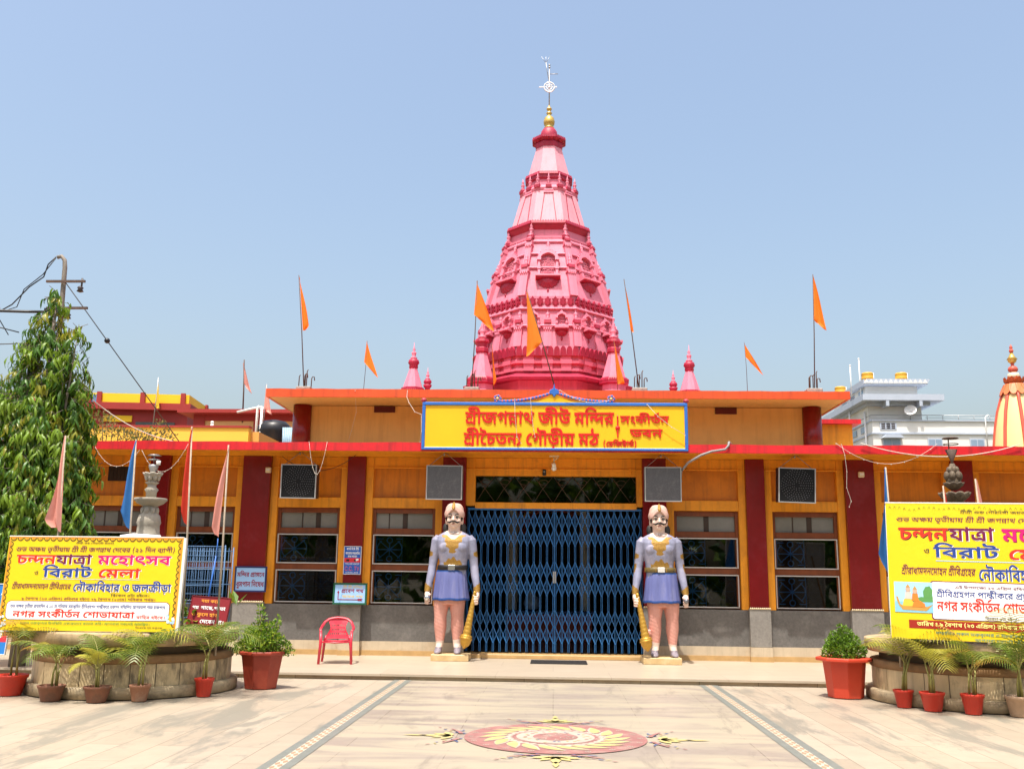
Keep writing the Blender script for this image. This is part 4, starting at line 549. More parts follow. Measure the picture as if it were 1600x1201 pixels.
# each line of lettering: width, then glyph number, x, y in turn
LINES = {'main1':[1893,232,0,0,56,147,0,27,207,0,22,406,0,365,546,0,54,676,0,36,736,0,3,880,0,27,932,0,56,1131,0,12,1192,0,3,1340,0,44,1392,0,55,1521,0,363,1581,0,46,1767,0],
'main2':[1717,232,0,0,56,147,0,62,207,0,25,287,0,35,405,0,39,552,0,202,678,0,3,735,0,450,787,0,22,867,0,67,1007,0,68,1068,0,56,1216,0,70,1276,0,3,1409,0,44,1461,0,31,1590,0],
'main3':[734,50,0,0,6,142,0,20,229,0,56,400,0,35,461,0,131,571,0,39,607,0],
'main4':[402,43,0,0,42,150,0,39,276,0],
'main5':[979,593,0,0,450,91,0,46,171,0,55,296,0,27,357,0,423,556,0,54,679,0,32,740,0,131,847,0,594,888,0],
'a1':[2156,1232,0,0,1056,142,0,1232,198,0,1056,340,0,1003,396,0,1452,448,0,1454,618,0,1003,783,0,1450,835,0,1022,908,0,1067,1043,0,1046,1100,0,1054,1221,0,1061,1278,0,1307,1351,0,1067,1498,0,1003,1555,0,1027,1607,0,1070,1796,0,1035,1925,0,1007,2068,0],
'a2':[4646,1456,0,0,1043,170,0,1003,317,0,1008,369,0,1129,553,0,1070,741,0,1003,869,0,1035,921,0,1059,1041,0,1035,1064,0,1056,1208,0,1070,1264,0,1054,1393,0,1070,1449,0,1003,1577,0,1232,1629,0,1056,1771,0,1003,1828,0,1232,1880,0,1056,2021,0,1003,2078,0,1027,2130,0,1022,2320,0,1365,2454,0,1054,2579,0,1036,2635,0,1003,2770,0,1450,2822,0,1037,2896,0,1061,3019,0,1042,3093,0,1046,3215,0,1003,3337,0,1593,3389,0,1077,3475,0,1076,3596,0,1003,3717,0,1055,3769,0,1037,3825,0,1039,3949,0,1003,4072,0,1042,4124,0,1202,4246,0,1054,4299,0,1040,4356,0,1056,4503,0,1594,4559,0],
'b1':[431,25,0,0,363,119,0,39,305,0],
'b2':[405,45,0,0,54,133,0,219,194,0,54,344,0],
'b3':[766,44,0,0,61,129,0,51,209,0,54,323,0,66,384,0,50,499,0,42,641,0],
'c0':[151,1018,0,0],
'c1':[491,55,0,0,42,61,0,46,186,0,54,312,0,30,373,0],
'c2':[424,450,0,0,44,80,0,47,209,0,54,364,0],
'd1':[2298,1232,0,0,1056,142,0,1046,198,0,1054,320,0,1038,376,0,1054,498,0,1044,555,0,1037,681,0,1039,804,0,1061,928,0,1044,1001,0,1054,1128,0,1051,1184,0,1039,1293,0,1003,1417,0,1232,1469,0,1056,1610,0,1055,1667,0,1042,1723,0,1205,1845,0,1061,1993,0,1051,2067,0,1046,2176,0],
'd2':[2064,450,0,0,39,80,0,67,206,0,20,267,0,54,438,0,55,499,0,42,560,0,51,685,0,54,800,0,46,860,0,3,986,0,18,1038,0,3,1194,0,27,1246,0,47,1445,0,203,1600,0,56,1795,0,68,1856,0,54,2004,0],
'e1':[1477,1055,0,0,1042,56,0,1061,178,0,1020,252,0,1047,417,0,1003,567,0,1080,619,0,1030,740,0,1054,855,0,1003,912,0,1051,964,0,1010,1073,0,1061,1183,0,1035,1256,0,1641,1400,0],
'f1':[5651,1084,0,0,1003,121,0,1451,173,0,1042,246,0,1048,368,0,1054,507,0,1021,563,0,1003,707,0,1593,759,0,1077,845,0,1078,966,0,1003,1087,0,1016,1139,0,1055,1294,0,1224,1350,0,1047,1506,0,1594,1656,0,1003,1743,0,1046,1795,0,1055,1917,0,1042,1973,0,1042,2095,0,1054,2217,0,1046,2273,0,1003,2395,0,1051,2447,0,1010,2557,0,1061,2666,0,1035,2740,0,1003,2883,0,1077,2935,0,1084,3056,0,1003,3177,0,1451,3229,0,1042,3302,0,1048,3424,0,1054,3563,0,1021,3619,0,1003,3762,0,1593,3814,0,1076,3901,0,1078,4022,0,1061,4143,0,1044,4216,0,1594,4343,0,1003,4429,0,1048,4481,0,1055,4620,0,1039,4676,0,1042,4799,0,1054,4921,0,1046,4978,0,1003,5100,0,1040,5152,0,1045,5299,0,1131,5427,0,1357,5427,0,1641,5574,0],
'g1':[9785,1456,0,0,1043,170,0,1003,317,0,1008,369,0,1129,553,0,1070,741,0,1003,869,0,1035,921,0,1059,1041,0,1035,1064,0,1056,1208,0,1070,1264,0,1054,1393,0,1003,1449,0,1224,1501,0,1036,1657,0,1044,1792,0,1055,1918,0,1037,1975,0,1039,2098,0,1003,2221,0,1018,2273,0,1003,2424,0,1076,2476,0,1078,2597,0,1003,2718,0,1450,2770,0,1044,2844,0,1003,2970,0,1048,3022,0,1055,3160,0,1039,3217,0,1042,3340,0,1054,3462,0,1046,3518,0,1003,3640,0,1050,3692,0,1044,3830,0,1054,3957,0,1378,4013,0,1055,4161,0,1037,4218,0,1039,4341,0,1003,4464,0,1232,4516,0,1056,4658,0,1055,4714,0,1042,4771,0,1205,4893,0,1051,5041,0,1022,5150,0,1039,5285,0,1003,5408,0,1040,5460,0,1054,5608,0,1403,5664,0,1056,5847,0,1020,5903,0,1061,6068,0,1046,6142,0,1003,6264,0,1043,6316,0,1287,6462,0,1022,6654,0,1039,6789,0,1003,6912,0,1050,6964,0,1055,7103,0,1397,7159,0,1055,7339,0,1047,7395,0,1035,7545,0,1003,7689,0,1009,7741,0,1022,7981,0,1046,8116,0,1035,8238,0,1047,8381,0,1054,8531,0,1003,8587,0,1048,8639,0,1051,8778,0,1046,8887,0,1003,9009,0,1046,9061,0,1054,9183,0,1027,9239,0,1040,9429,0,1061,9577,0,1036,9650,0],
'h1':[2128,39,0,0,22,127,0,46,267,0,3,392,0,50,444,0,6,586,0,20,673,0,56,845,0,35,905,0,131,1015,0,39,1052,0,3,1178,0,450,1230,0,48,1310,0,54,1453,0,43,1513,0,54,1663,0,45,1724,0,54,1857,0,219,1917,0,54,2068,0],
'h2':[1010,1042,0,0,1054,122,0,1055,178,0,1051,235,0,1046,344,0,1003,466,0,1051,518,0,1010,627,0,1061,737,0,1042,811,0,1641,933,0],
'i1':[6440,1050,0,0,1020,139,0,1047,304,0,1003,454,0,1043,506,0,1287,652,0,1042,844,0,1059,964,0,1061,966,0,1363,1040,0,1046,1222,0,1003,1344,0,1012,1396,0,1040,1541,0,1055,1688,0,1437,1744,0,1055,1890,0,1035,1946,0,1003,2090,0,1016,2142,0,1020,2297,0,1054,2462,0,1357,2519,0,1043,2665,0,1054,2811,0,1061,2868,0,1042,2941,0,1003,3063,0,1020,3115,0,1054,3281,0,1044,3337,0,1039,3463,0,1054,3587,0,1003,3643,0,1020,3695,0,1055,3860,0,1046,3917,0,1641,4039,0,1003,4116,0,1009,4168,0,1040,4408,0,1039,4555,0,1054,4679,0,1046,4735,0,1054,4857,0,1003,4913,0,1050,4965,0,1020,5104,0,1061,5269,0,1047,5343,0,1010,5493,0,1003,5602,0,1009,5654,0,1044,5895,0,1055,6021,0,1369,6077,0,1035,6219,0,1641,6363,0],
'i2':[1660,1055,0,0,1039,56,0,1061,180,0,1042,253,0,1037,375,0,1020,499,0,1003,664,0,1044,716,0,1031,842,0,1003,964,0,1020,1016,0,1035,1182,0,1131,1292,0,1059,1301,0,1040,1325,0,1129,1472,0],
'r1':[4714,1016,0,0,1010,155,0,1003,264,0,1012,316,0,1040,461,0,1047,608,0,1061,758,0,1129,832,0,1202,1020,0,1003,1073,0,1077,1125,0,1078,1246,0,1003,1367,0,1016,1419,0,1055,1574,0,1224,1630,0,1047,1786,0,1003,1936,0,1046,1988,0,1055,2110,0,1042,2166,0,1042,2288,0,1054,2410,0,1046,2466,0,1003,2588,0,1051,2640,0,1010,2750,0,1061,2859,0,1035,2933,0,1003,3076,0,1076,3128,0,1078,3249,0,1061,3370,0,1044,3443,0,1003,3570,0,1048,3622,0,1055,3760,0,1039,3816,0,1042,3940,0,1054,4061,0,1046,4118,0,1003,4240,0,1040,4292,0,1045,4439,0,1131,4567,0,1357,4567,0],
'r2':[3308,1232,0,0,1056,142,0,1055,198,0,1042,254,0,1205,376,0,1051,525,0,1022,634,0,1039,769,0,1003,892,0,1040,944,0,1054,1091,0,1403,1148,0,1056,1330,0,1020,1387,0,1061,1552,0,1046,1626,0,1003,1748,0,1224,1800,0,1025,1956,0,1586,2052,0,1046,2071,0,1043,2193,0,1287,2340,0,1003,2531,0,1050,2583,0,1055,2722,0,1397,2778,0,1055,2958,0,1047,3014,0,1035,3164,0],
'r3':[4635,35,0,0,54,146,0,55,207,0,46,268,0,21,393,0,3,543,0,7,595,0,3,683,0,84,735,0,3,859,0,451,911,0,42,990,0,48,1116,0,54,1259,0,21,1319,0,3,1469,0,593,1521,0,77,1612,0,78,1736,0,3,1860,0,16,1912,0,55,2072,0,224,2132,0,47,2295,0,594,2450,0,3,2541,0,46,2593,0,55,2719,0,42,2780,0,42,2905,0,54,3031,0,46,3092,0,3,3217,0,51,3269,0,10,3384,0,61,3499,0,35,3578,0,3,3725,0,77,3777,0,84,3901,0,3,4025,0,451,4077,0,42,4156,0,48,4282,0,54,4425,0,21,4485,0],
'r4':[5714,1050,0,0,1397,139,0,1054,318,0,1055,375,0,1039,431,0,1035,554,0,1003,698,0,1050,750,0,1020,888,0,1047,1054,0,1003,1204,0,1043,1256,0,1287,1402,0,1042,1594,0,1059,1713,0,1061,1716,0,1363,1789,0,1046,1971,0,1003,2093,0,1018,2145,0,1003,2296,0,1050,2348,0,1044,2487,0,1435,2613,0,1003,2760,0,1027,2812,0,1039,3002,0,1050,3126,0,1054,3264,0,1038,3320,0,1054,3442,0,1046,3499,0,1061,3621,0,1039,3694,0,1046,3817,0,1003,3939,0,1012,3991,0,1040,4136,0,1055,4283,0,1437,4340,0,1055,4486,0,1035,4542,0,1003,4685,0,1016,4737,0,1020,4892,0,1054,5058,0,1357,5114,0,1003,5260,0,1020,5312,0,1054,5478,0,1044,5534,0,1202,5660,0],
'r5':[2895,1009,0,0,1040,240,0,1039,388,0,1054,511,0,1046,567,0,1054,689,0,1003,745,0,1050,797,0,1020,936,0,1061,1101,0,1047,1175,0,1010,1325,0,1003,1434,0,1009,1486,0,1044,1727,0,1055,1853,0,1369,1909,0,1035,2051,0,1003,2195,0,1055,2247,0,1039,2303,0,1044,2426,0,1055,2553,0,1369,2609,0,1035,2751,0],
's1':[1133,44,0,0,55,129,0,363,190,0,46,376,0,3,501,0,224,553,0,54,716,0,307,777,0,61,926,0,39,1006,0],
's2':[1174,38,0,0,57,119,0,44,126,0,40,255,0,54,407,0,39,468,0,3,595,0,55,647,0,39,708,0,61,834,0,49,914,0,38,1048,0],
't1':[750,37,0,0,70,128,0,54,261,0,3,321,0,20,373,0,61,544,0,46,624,0],
't2':[908,22,0,0,54,140,0,61,201,0,26,280,0,597,427,0,40,487,0,54,640,0,35,701,0,54,847,0],
't2b':[286,40,0,0,70,153,0],
't3':[993,18,0,0,3,156,0,41,208,0,57,331,0,61,385,0,47,464,0,3,619,0,51,671,0,54,786,0,35,847,0],
't4':[858,450,0,0,37,80,0,61,207,0,42,287,0,39,413,0,3,539,0,39,591,0,54,718,0,641,779,0],
'u1':[859,224,0,0,61,163,0,42,243,0,48,368,0,3,511,0,40,563,0,36,716,0],
'u0':[987,1232,0,0,1056,142,0,1003,198,0,1232,250,0,1056,392,0,1003,448,0,1044,500,0,1055,627,0,1363,683,0,1046,865,0],
'u2':[882,9,0,0,46,252,0,18,378,0,3,534,0,40,586,0,36,739,0],
'v1':[1605,9,0,0,40,252,0,55,405,0,39,466,0,3,593,0,55,645,0,50,705,0,599,847,0,55,904,0,50,964,0,599,1106,0,3,1163,0,520,1215,0,55,1394,0,43,1455,0],
'v2':[1813,20,0,0,202,171,0,54,228,0,61,289,0,44,368,0,46,497,0,54,623,0,46,684,0,3,809,0,39,861,0,27,988,0,46,1187,0,37,1313,0,54,1441,0,55,1501,0,46,1562,0,46,1688,0],
'v3':[1048,44,0,0,61,129,0,38,209,0,202,334,0,3,391,0,9,443,0,61,696,0,26,775,0,39,922,0],
'v4':[1625,2472,0,0,2321,136,0,2424,289,0,3422,438,0,2002,491,0,2384,629,0,2095,758,0,3422,878,0,2424,932,0,2300,1081,0,2084,1231,0,2095,1376,0,2384,1496,0],
'v5':[720,2073,0,0,3376,146,0,2073,200,0,3376,346,0,3422,400,0,2411,453,0,2456,582,0],
'v6':[1533,2397,0,0,2424,128,0,2384,277,0,2456,406,0,2095,544,0,2234,664,0,2281,752,0,2281,865,0,2002,978,0,2300,1116,0,2073,1267,0,2095,1413,0],
'w1':[179,520,0,0],
'w2':[187,39,0,0,54,127,0],
'w3':[215,75,0,0,594,124,0]}
def text_shape(key):
    """union outline of a shaped line: triangles and vertices in 1/1000 em"""
    wd, *lay = LINES[key]
    vs, es = [], []
    for g, gx, gy in zip(lay[0::3], lay[1::3], lay[2::3]):
        for c in GLYPHS[g]:
            n = len(c) // 2
            o = len(vs)
            xs, ys = np.cumsum(c[0::2]), np.cumsum(c[1::2])
            vs += [Vector((5.0 * (xs[i] + gx), 5.0 * (ys[i] + gy))) for i in range(n)]
            es += [(o + i, o + (i + 1) % n) for i in range(n)]
    wd *= 5.0
    P = np.array([tuple(v) for v in vs])
    A, B = P[[e[0] for e in es]], P[[e[1] for e in es]]
    ov, oe, of, *_ = delaunay_2d_cdt(vs, es, [], 0, 1e-4)
    V = np.array([tuple(v) for v in ov])
    T = np.array([f for f in of if len(f) == 3])
    C = V[T].mean(1)
    keep = np.zeros(len(T), bool)
    for i0 in range(0, len(T), 500):
        c = C[i0:i0 + 500]
        y = c[:, 1:2]
        up = (A[:, 1][None] <= y) & (B[:, 1][None] > y)
        dn = (A[:, 1][None] > y) & (B[:, 1][None] <= y)
        den = (B[:, 1] - A[:, 1])
        den = np.where(den == 0, 1e-9, den)
        xx = A[:, 0][None] + (y - A[:, 1][None]) / den[None] * (B[:, 0] - A[:, 0])[None]
        right = xx > c[:, 0:1]
        keep[i0:i0 + 500] = ((up & right).sum(1) - (dn & right).sum(1)) != 0
    return wd, V, T[keep]
_TS = {}
def text_mb(key, x0, x1, z0, zt, y, depth=0.0, slant=0.0, mi=0, mb=None):
    """line from x0 to x1, baseline z0, headline zt, on plane y facing -Y; depth > 0 gives raised letters"""
    if key not in _TS: _TS[key] = text_shape(key)
    wd, V, T = _TS[key]
    sx, sz = (x1 - x0) / wd, (zt - z0) / 622.0
    mb = mb or MB()
    P = [(x0 + a * sx + slant * b * sz, z0 + b * sz) for a, b in V]
    used = sorted(set(int(i) for t in T for i in t))
    mp = {u: i for i, u in enumerate(used)}
    tri = []
    for t in T:
        a, b, c = [P[i] for i in t]
        ar = (b[0] - a[0]) * (c[1] - a[1]) - (b[1] - a[1]) * (c[0] - a[0])
        q = [mp[int(i)] for i in t]
        tri.append(tuple(q) if ar > 0 else tuple(reversed(q)))
    vs = [(P[u][0], y - depth, P[u][1]) for u in used]
    mb.add(vs, tri, mi)
    if depth:
        ed = {}
        for t in tri:
            for i in range(3):
                e = (t[i], t[(i + 1) % 3])
                ed[e] = 1
        n = len(used)
        bv = vs + [(P[u][0], y, P[u][1]) for u in used]
        fs = [(e[1], e[0], e[0] + n, e[1] + n) for e in ed if (e[1], e[0]) not in ed]
        mb.add(bv, fs, mi)
    return mb
# ================================================================ paints
ORANGE = mat('ochre_paint', (.78, .30, .012), .55, .07, 2.5, .12, 35, stain=(.55, .2, .01), stain_amt=.7, stain_scale=1.6, streak=.5)
ORANGE_D = mat('deep_orange_paint', (.60, .19, .006), .5, .08, 2.2, .1, 30, stain=(.40, .12, .006), stain_amt=.7, stain_scale=1.5, streak=.5)
TAN = mat('tan_paint', (.60, .36, .12), .7, .05, 1.5, .1, 40, stain=(.5, .29, .09), stain_amt=.5, stain_scale=.8, streak=.25)
RED_P = mat('maroon_gloss_paint', (.19, .006, .008), .27, .12, 2, .08, 25, spec=.42, stain=(.22, .022, .03), stain_amt=.6, stain_scale=1.6, streak=.25)
RED_F = mat('red_fascia_paint', (.58, .012, .018), .5, .08, 2, .12, 30, stain=(.40, .012, .02), stain_amt=.7, stain_scale=2.2, streak=.65)
ORED = mat('orange_red_paint', (.56, .072, .014), .5, .09, 1.4, .1, 30, stain=(.62, .1, .03), stain_amt=.5, stain_scale=1.2, streak=.45)
STONE = mat('grey_stone', (.135, .125, .115), .75, .22, 22, .25, 90, stain=(.22, .205, .19), stain_amt=.6, stain_scale=3.5)
STONE_L = mat('pilaster_stone', (.20, .185, .165), .7, .18, 26, .2, 90, stain=(.28, .26, .23), stain_amt=.5, stain_scale=3)
MARBLE = mat('cream_marble', (.50, .41, .29), .35, .10, 3, .03, 40, stain=(.36, .25, .15), stain_amt=.6, stain_scale=1.6, streak=.25)
BROWNM = mat('brown_marble', (.46, .29, .12), .4, .15, 5, .04, 40)
WOOD = mat('brown_wood', (.17, .042, .010), .45, .2, 8, .1, 40, stretch=(1, 1, .15))
ALU = mat('aluminium', (.62, .60, .58), .38, .06, 10, metal=.6)
GLASS = glass_mat('dark_glass', (.30, .32, .33))
GLASS_F = mat('frosted_glass', (.20, .195, .18), .25, .12, 3, spec=.6)
BLUE_G = mat('blue_grille_paint', (.06, .22, .55), .5, .1, 10)
BLUE_GATE = mat('blue_gate_paint', (.022, .135, .36), .42, .14, 6, .05, 60, stain=(.03, .1, .22), stain_amt=.5, stain_scale=4)
DARK = mat('dark_interior', (.05, .035, .028), .8, .15, 2)
WHITE = mat('white_paint', (.76, .75, .72), .5, .05, 4)
CREAM = mat('cream_trim', (.70, .58, .38), .5, .1, 20)
BLACK = mat('black_plastic', (.012, .012, .014), .4, .1, 12)
STEEL = mat('galvanised_steel', (.35, .35, .35), .45, .12, 14, metal=.7)
RUST = mat('rusty_steel', (.09, .055, .04), .75, .3, 18, .15, 70)
CONC = mat('grey_concrete', (.30, .28, .25), .9, .2, 14, .3, 60, stain=(.14, .13, .12), stain_amt=.6, stain_scale=4)
YEL = mat('yellow_paint', (.80, .42, .005), .45, .05, 1.3, .04, 20)
BLUE_T = mat('blue_trim_paint', (.025, .125, .44), .45, .08, 6)
RED_L = mat('red_letter_paint', (.55, .012, .010), .38, .1, 6)

# ================================================================ ground
SIDE = tile_mat('side_paving', (.36, .303, .233), (.305, .253, .19), (.17, .14, .105), 1.6, .34, .005, .42, PI / 2, var=.08, stain=(.20, .186, .152), stain_amt=.85, stain_scale=1.0, stain_lo=.52, stain_hi=.59)
AISLE = tile_mat('aisle_marble', (.262, .222, .184), (.25, .21, .172), (.10, .08, .06), 3.2, .98, .004, .38, PI / 2, swirl=(.45, 1.7, (.345, .30, .222), 1.0), var=.10, stain=(.17, .15, .125), stain_amt=.6, stain_scale=1.6, stain_lo=.56, stain_hi=.66)
PLAT = tile_mat('step_marble', (.40, .34, .262), (.37, .31, .232), (.24, .19, .145), 1.8, .9, .004, .35, 0, var=.07, stain=(.38, .28, .20), stain_amt=.5, stain_scale=1.2)
RISER = tile_mat('riser_marble', (.34, .26, .16), (.25, .18, .11), (.14, .10, .06), .9, .4, .006, .45, plane='XZ', var=.2, stain=(.16, .09, .05), stain_amt=.8, stain_scale=4)

g = MB()
g.quad((-400, -400, 0), (400, -400, 0), (400, 400, 0), (-400, 400, 0))
ground = tag(g.build('ground', mat('far_ground', (.15, .13, .085), .9, .3, .6)), kind='structure')
PB = -3.54                               # foot of the veranda step
c_ = MB().quad((-16, -26, .004), (16, -26, .004), (16, PB, .004), (-16, PB, .004)).build('courtyard_paving', SIDE, ground)
a_ = MB().quad((-2.2, -26, .008), (2.26, -26, .008), (2.26, PB, .008), (-2.2, PB, .008)).build('aisle_paving', AISLE, ground)
GREYT = mat('grey_green_stone', (.165, .175, .155), .4, .12, 6)
TANT = mat('tan_stone', (.33, .21, .13), .4, .1, 6)
WHT = mat('white_stone', (.47, .42, .33), .4, .06, 6)
for x0, x1 in ((-2.475, -2.2), (2.24, 2.525)):
    b = MB()
    wv = (x1 - x0) / 3
    for i in (0, 2):
        y = PB
        while y > -26:                   # separate stone lengths
            b.quad((x0 + wv * i, y - .796, .012), (x0 + wv * (i + 1), y - .796, .012), (x0 + wv * (i + 1), y, .012), (x0 + wv * i, y, .012), 0)
            y -= .8
    b.quad((x0 + wv, -26, .012), (x0 + 2 * wv, -26, .012), (x0 + 2 * wv, PB, .012), (x0 + wv, PB, .012), 1)
    y = PB - .06
    xm, hw_ = x0 + 1.5 * wv, wv * .24
    while y > -26:                       # two files of tan lozenges
        for cx, cy in ((xm - hw_, y), (xm + hw_, y - .085)):
            b.add([(cx - hw_, cy, .0145), (cx, cy - .075, .0145), (cx + hw_, cy, .0145), (cx, cy + .075, .0145)], [(0, 1, 2, 3)], 2)
        y -= .17
    b.build('tile_border', [GREYT, WHT, TANT], ground)

# painted floor mandala
MAND = (.025, -8.77)
MR = .925
rng = random.Random(4)
m = MB()
MZ = .016
def disc(mb, r0, r1, z, mi, n=72, c=MAND, wob=0, fq=0):
    v, f = [], []
    for k in range(n):
        a = 2 * PI * k / n
        rr = r1 + wob * math.cos(fq * a)
        v += [(c[0] + r0 * math.cos(a), c[1] + r0 * math.sin(a), z), (c[0] + rr * math.cos(a), c[1] + rr * math.sin(a), z)]
    for k in range(n):
        k2 = (k + 1) % n
        f.append((2 * k, 2 * k + 1, 2 * k2 + 1, 2 * k2))
    mb.add(v, f, mi)
def blob(mb, c, ang, ln, wd, z, mi, curve=0.0, n=8):
    """leaf outline from c along ang"""
    L_, R__ = [], []
    for i in range(n + 1):
        t = i / n
        h = wd * math.sin(PI * t ** .8) ** .9
        x, y = t * ln, curve * ln * t * t
        L_.append((x, y + h)); R__.append((x, y - h))
    ca, sa = math.cos(ang), math.sin(ang)
    T = lambda p: (c[0] + p[0] * ca - p[1] * sa, c[1] + p[0] * sa + p[1] * ca, z)
    v = [T(p) for p in L_] + [T(p) for p in R__]
    mb.add(v, [(i + n + 1, i + n + 2, i + 1, i) for i in range(n)], mi)
def stroke(mb, pts, wd, z, mi):
    v, f = [], []
    for i, p in enumerate(pts):
        q0, q1 = pts[max(i - 1, 0)], pts[min(i + 1, len(pts) - 1)]
        d = Vector((q1[0] - q0[0], q1[1] - q0[1])).normalized()
        k = wd / 2 * (1 - .6 * i / len(pts))
        v += [(p[0] - d.y * k, p[1] + d.x * k, z), (p[0] + d.y * k, p[1] - d.x * k, z)]
    f = [(2 * i + 1, 2 * i + 3, 2 * i + 2, 2 * i) for i in range(len(pts) - 1)]
    mb.add(v, f, mi)
MC = [mat('mandala_red', (.255, .115, .102), .6, .15, 9, stain=(.32, .245, .20), stain_amt=.75, stain_scale=5), mat('mandala_yellow', (.40, .335, .13), .6, .12, 9, stain=(.33, .27, .19), stain_amt=.7, stain_scale=5), mat('mandala_cream', (.37, .31, .25), .6, .08, 9, stain=(.27, .22, .18), stain_amt=.6, stain_scale=5), mat('mandala_blue', (.07, .10, .22), .6, .2, 9)]
disc(m, 0, MR, MZ, 0)
disc(m, 0, .55 * MR, MZ + .002, 2, 96, wob=.03, fq=24)
disc(m, 0, .475 * MR, MZ + .004, 0, 96, wob=.02, fq=32)
disc(m, 0, .43 * MR, MZ + .006, 2)
disc(m, 0, .245 * MR, MZ + .008, 0)
for k in range(20):
    a = 2 * PI * k / 20
    blob(m, (MAND[0] + .53 * MR * math.cos(a), MAND[1] + .53 * MR * math.sin(a)), a + .78, .385, .070, MZ + .003, 2, .22)
    blob(m, (MAND[0] + .54 * MR * math.cos(a), MAND[1] + .54 * MR * math.sin(a)), a + .78, .36, .054, MZ + .0045, 1, .22)
    a2 = a + .36
    cc = (MAND[0] + .93 * MR * math.cos(a2), MAND[1] + .9 * MR * math.sin(a2))
    disc(m, .022, .030, MZ + .003, 2, 12, cc)
    disc(m, 0, .010, MZ + .003, 2, 8, cc)
for k in range(26):
    a = 2 * PI * k / 26 + rng.random() * .1
    cc = (MAND[0] + (.29 + .09 * rng.random()) * MR * math.cos(a), MAND[1] + (.29 + .09 * rng.random()) * MR * math.sin(a))
    blob(m, cc, rng.random() * 6.3, .05, .012, MZ + .0085, rng.choice((1, 3, 0)))
for k in range(30):
    a, r_ = rng.random() * 6.28, .21 * MR * math.sqrt(rng.random())
    blob(m, (MAND[0] + r_ * math.cos(a), MAND[1] + r_ * math.sin(a)), rng.random() * 6.3, .05, .008, MZ + .010, 2)
for q in range(4):
    a = q * PI / 2
    ca, sa = math.cos(a), math.sin(a)
    def W2(p): return (MAND[0] + p[0] * ca - p[1] * sa, MAND[1] + p[0] * sa + p[1] * ca)
    for i in range(5):                       # yellow star of leaves
        blob(m, W2((1.06, 0)), a + (i - 2) * .62, .34 if i == 2 else .24, .05, MZ, 1)
    blob(m, W2((1.30, 0)), a, .26, .03, MZ, 1)
    for s_ in (-1, 1):
        stroke(m, [W2((.93 + .10 * t + .06 * math.sin(t * 5), s_ * (.16 + .22 * t))) for t in np.linspace(0, 1, 10)], .035, MZ, 3)
        stroke(m, [W2((.97 + .13 * t, s_ * (.14 + .30 * t ** .7))) for t in np.linspace(0, 1, 8)], .045, MZ + .001, 0)
        for j in range(6):
            blob(m, W2((1.04 + .035 * j, s_ * (.20 + .06 * j))), a + s_ * (.9 if j % 2 else 1.9), .07, .012, MZ, (3, 1, 0)[j % 3])
tag(m.build('floor_mandala', MC), 'round red and yellow leaf mandala painted on the pale marble paving', 'floor painting')

# veranda step
p = MB()
p.box(-15, 15, PB + .03, .6, .0, .062)
p.box(-15, 15, PB, .6, .062, .0952, 1)
pav = tag(p.build('pavement', [RISER, PLAT]), kind='structure')

# ================================================================ temple hall
hall = thing('temple_hall', 'long ochre hall with maroon pillars, dark windows and red edged canopy behind the courtyard', 'building', (0, 0, 0))
PX = [(1.97, .46), (3.93, .36), (5.945, .56), (7.92, .40), (9.95, .5)]
pill = sorted([(s_ * x, wd) for x, wd in PX for s_ in (-1, 1)])
Z0 = .0952
DAD = mat('stone_dado', (.12, .112, .103), .75, .2, 20, .3, 80, stain=(.20, .185, .17), stain_amt=.7, stain_scale=2.6)
# dado, skirting
for x0, x1 in ((-13, -1.74), (1.74, 13)):
    MB().box(x0, x1, .0, .25, .36, 1.04).build('dado', DAD, hall)
    s_ = MB().box(x0, x1, -.015, .25, .19, .36, 0).box(x0, x1, -.03, .25, Z0, .19, 1)
    s_.build('skirting', [MARBLE, BROWNM], hall)
for x, wd in pill:
    if True:
        h = wd / 2 + .02
        MB().box(x - h, x + h, -.13, 0, .36, 1.06).build('pilaster_base', STONE_L, hall, bevel=.006)
        MB().box(x - h - .005, x + h + .005, -.145, -.02, .19, .36, 0).box(x - h - .012, x + h + .012, -.157, -.02, Z0, .19, 1).build('skirting', [MARBLE, BROWNM], hall)
        t = MB()
        n = int(2 * h / .035)
        for i in range(n):
            t.ball((x - h + (i + .5) * 2 * h / n, -.135, 1.075), .017, 6, 5)
        t.box(x - h, x + h, -.14, .0, 1.06, 1.066)
        t.build('rope_moulding', CREAM, hall)
    z0 = 1.08
    MB().box(x - wd / 2, x + wd / 2, -.10, .25, z0, 3.93).build('pillar', RED_P, hall, bevel=.008)
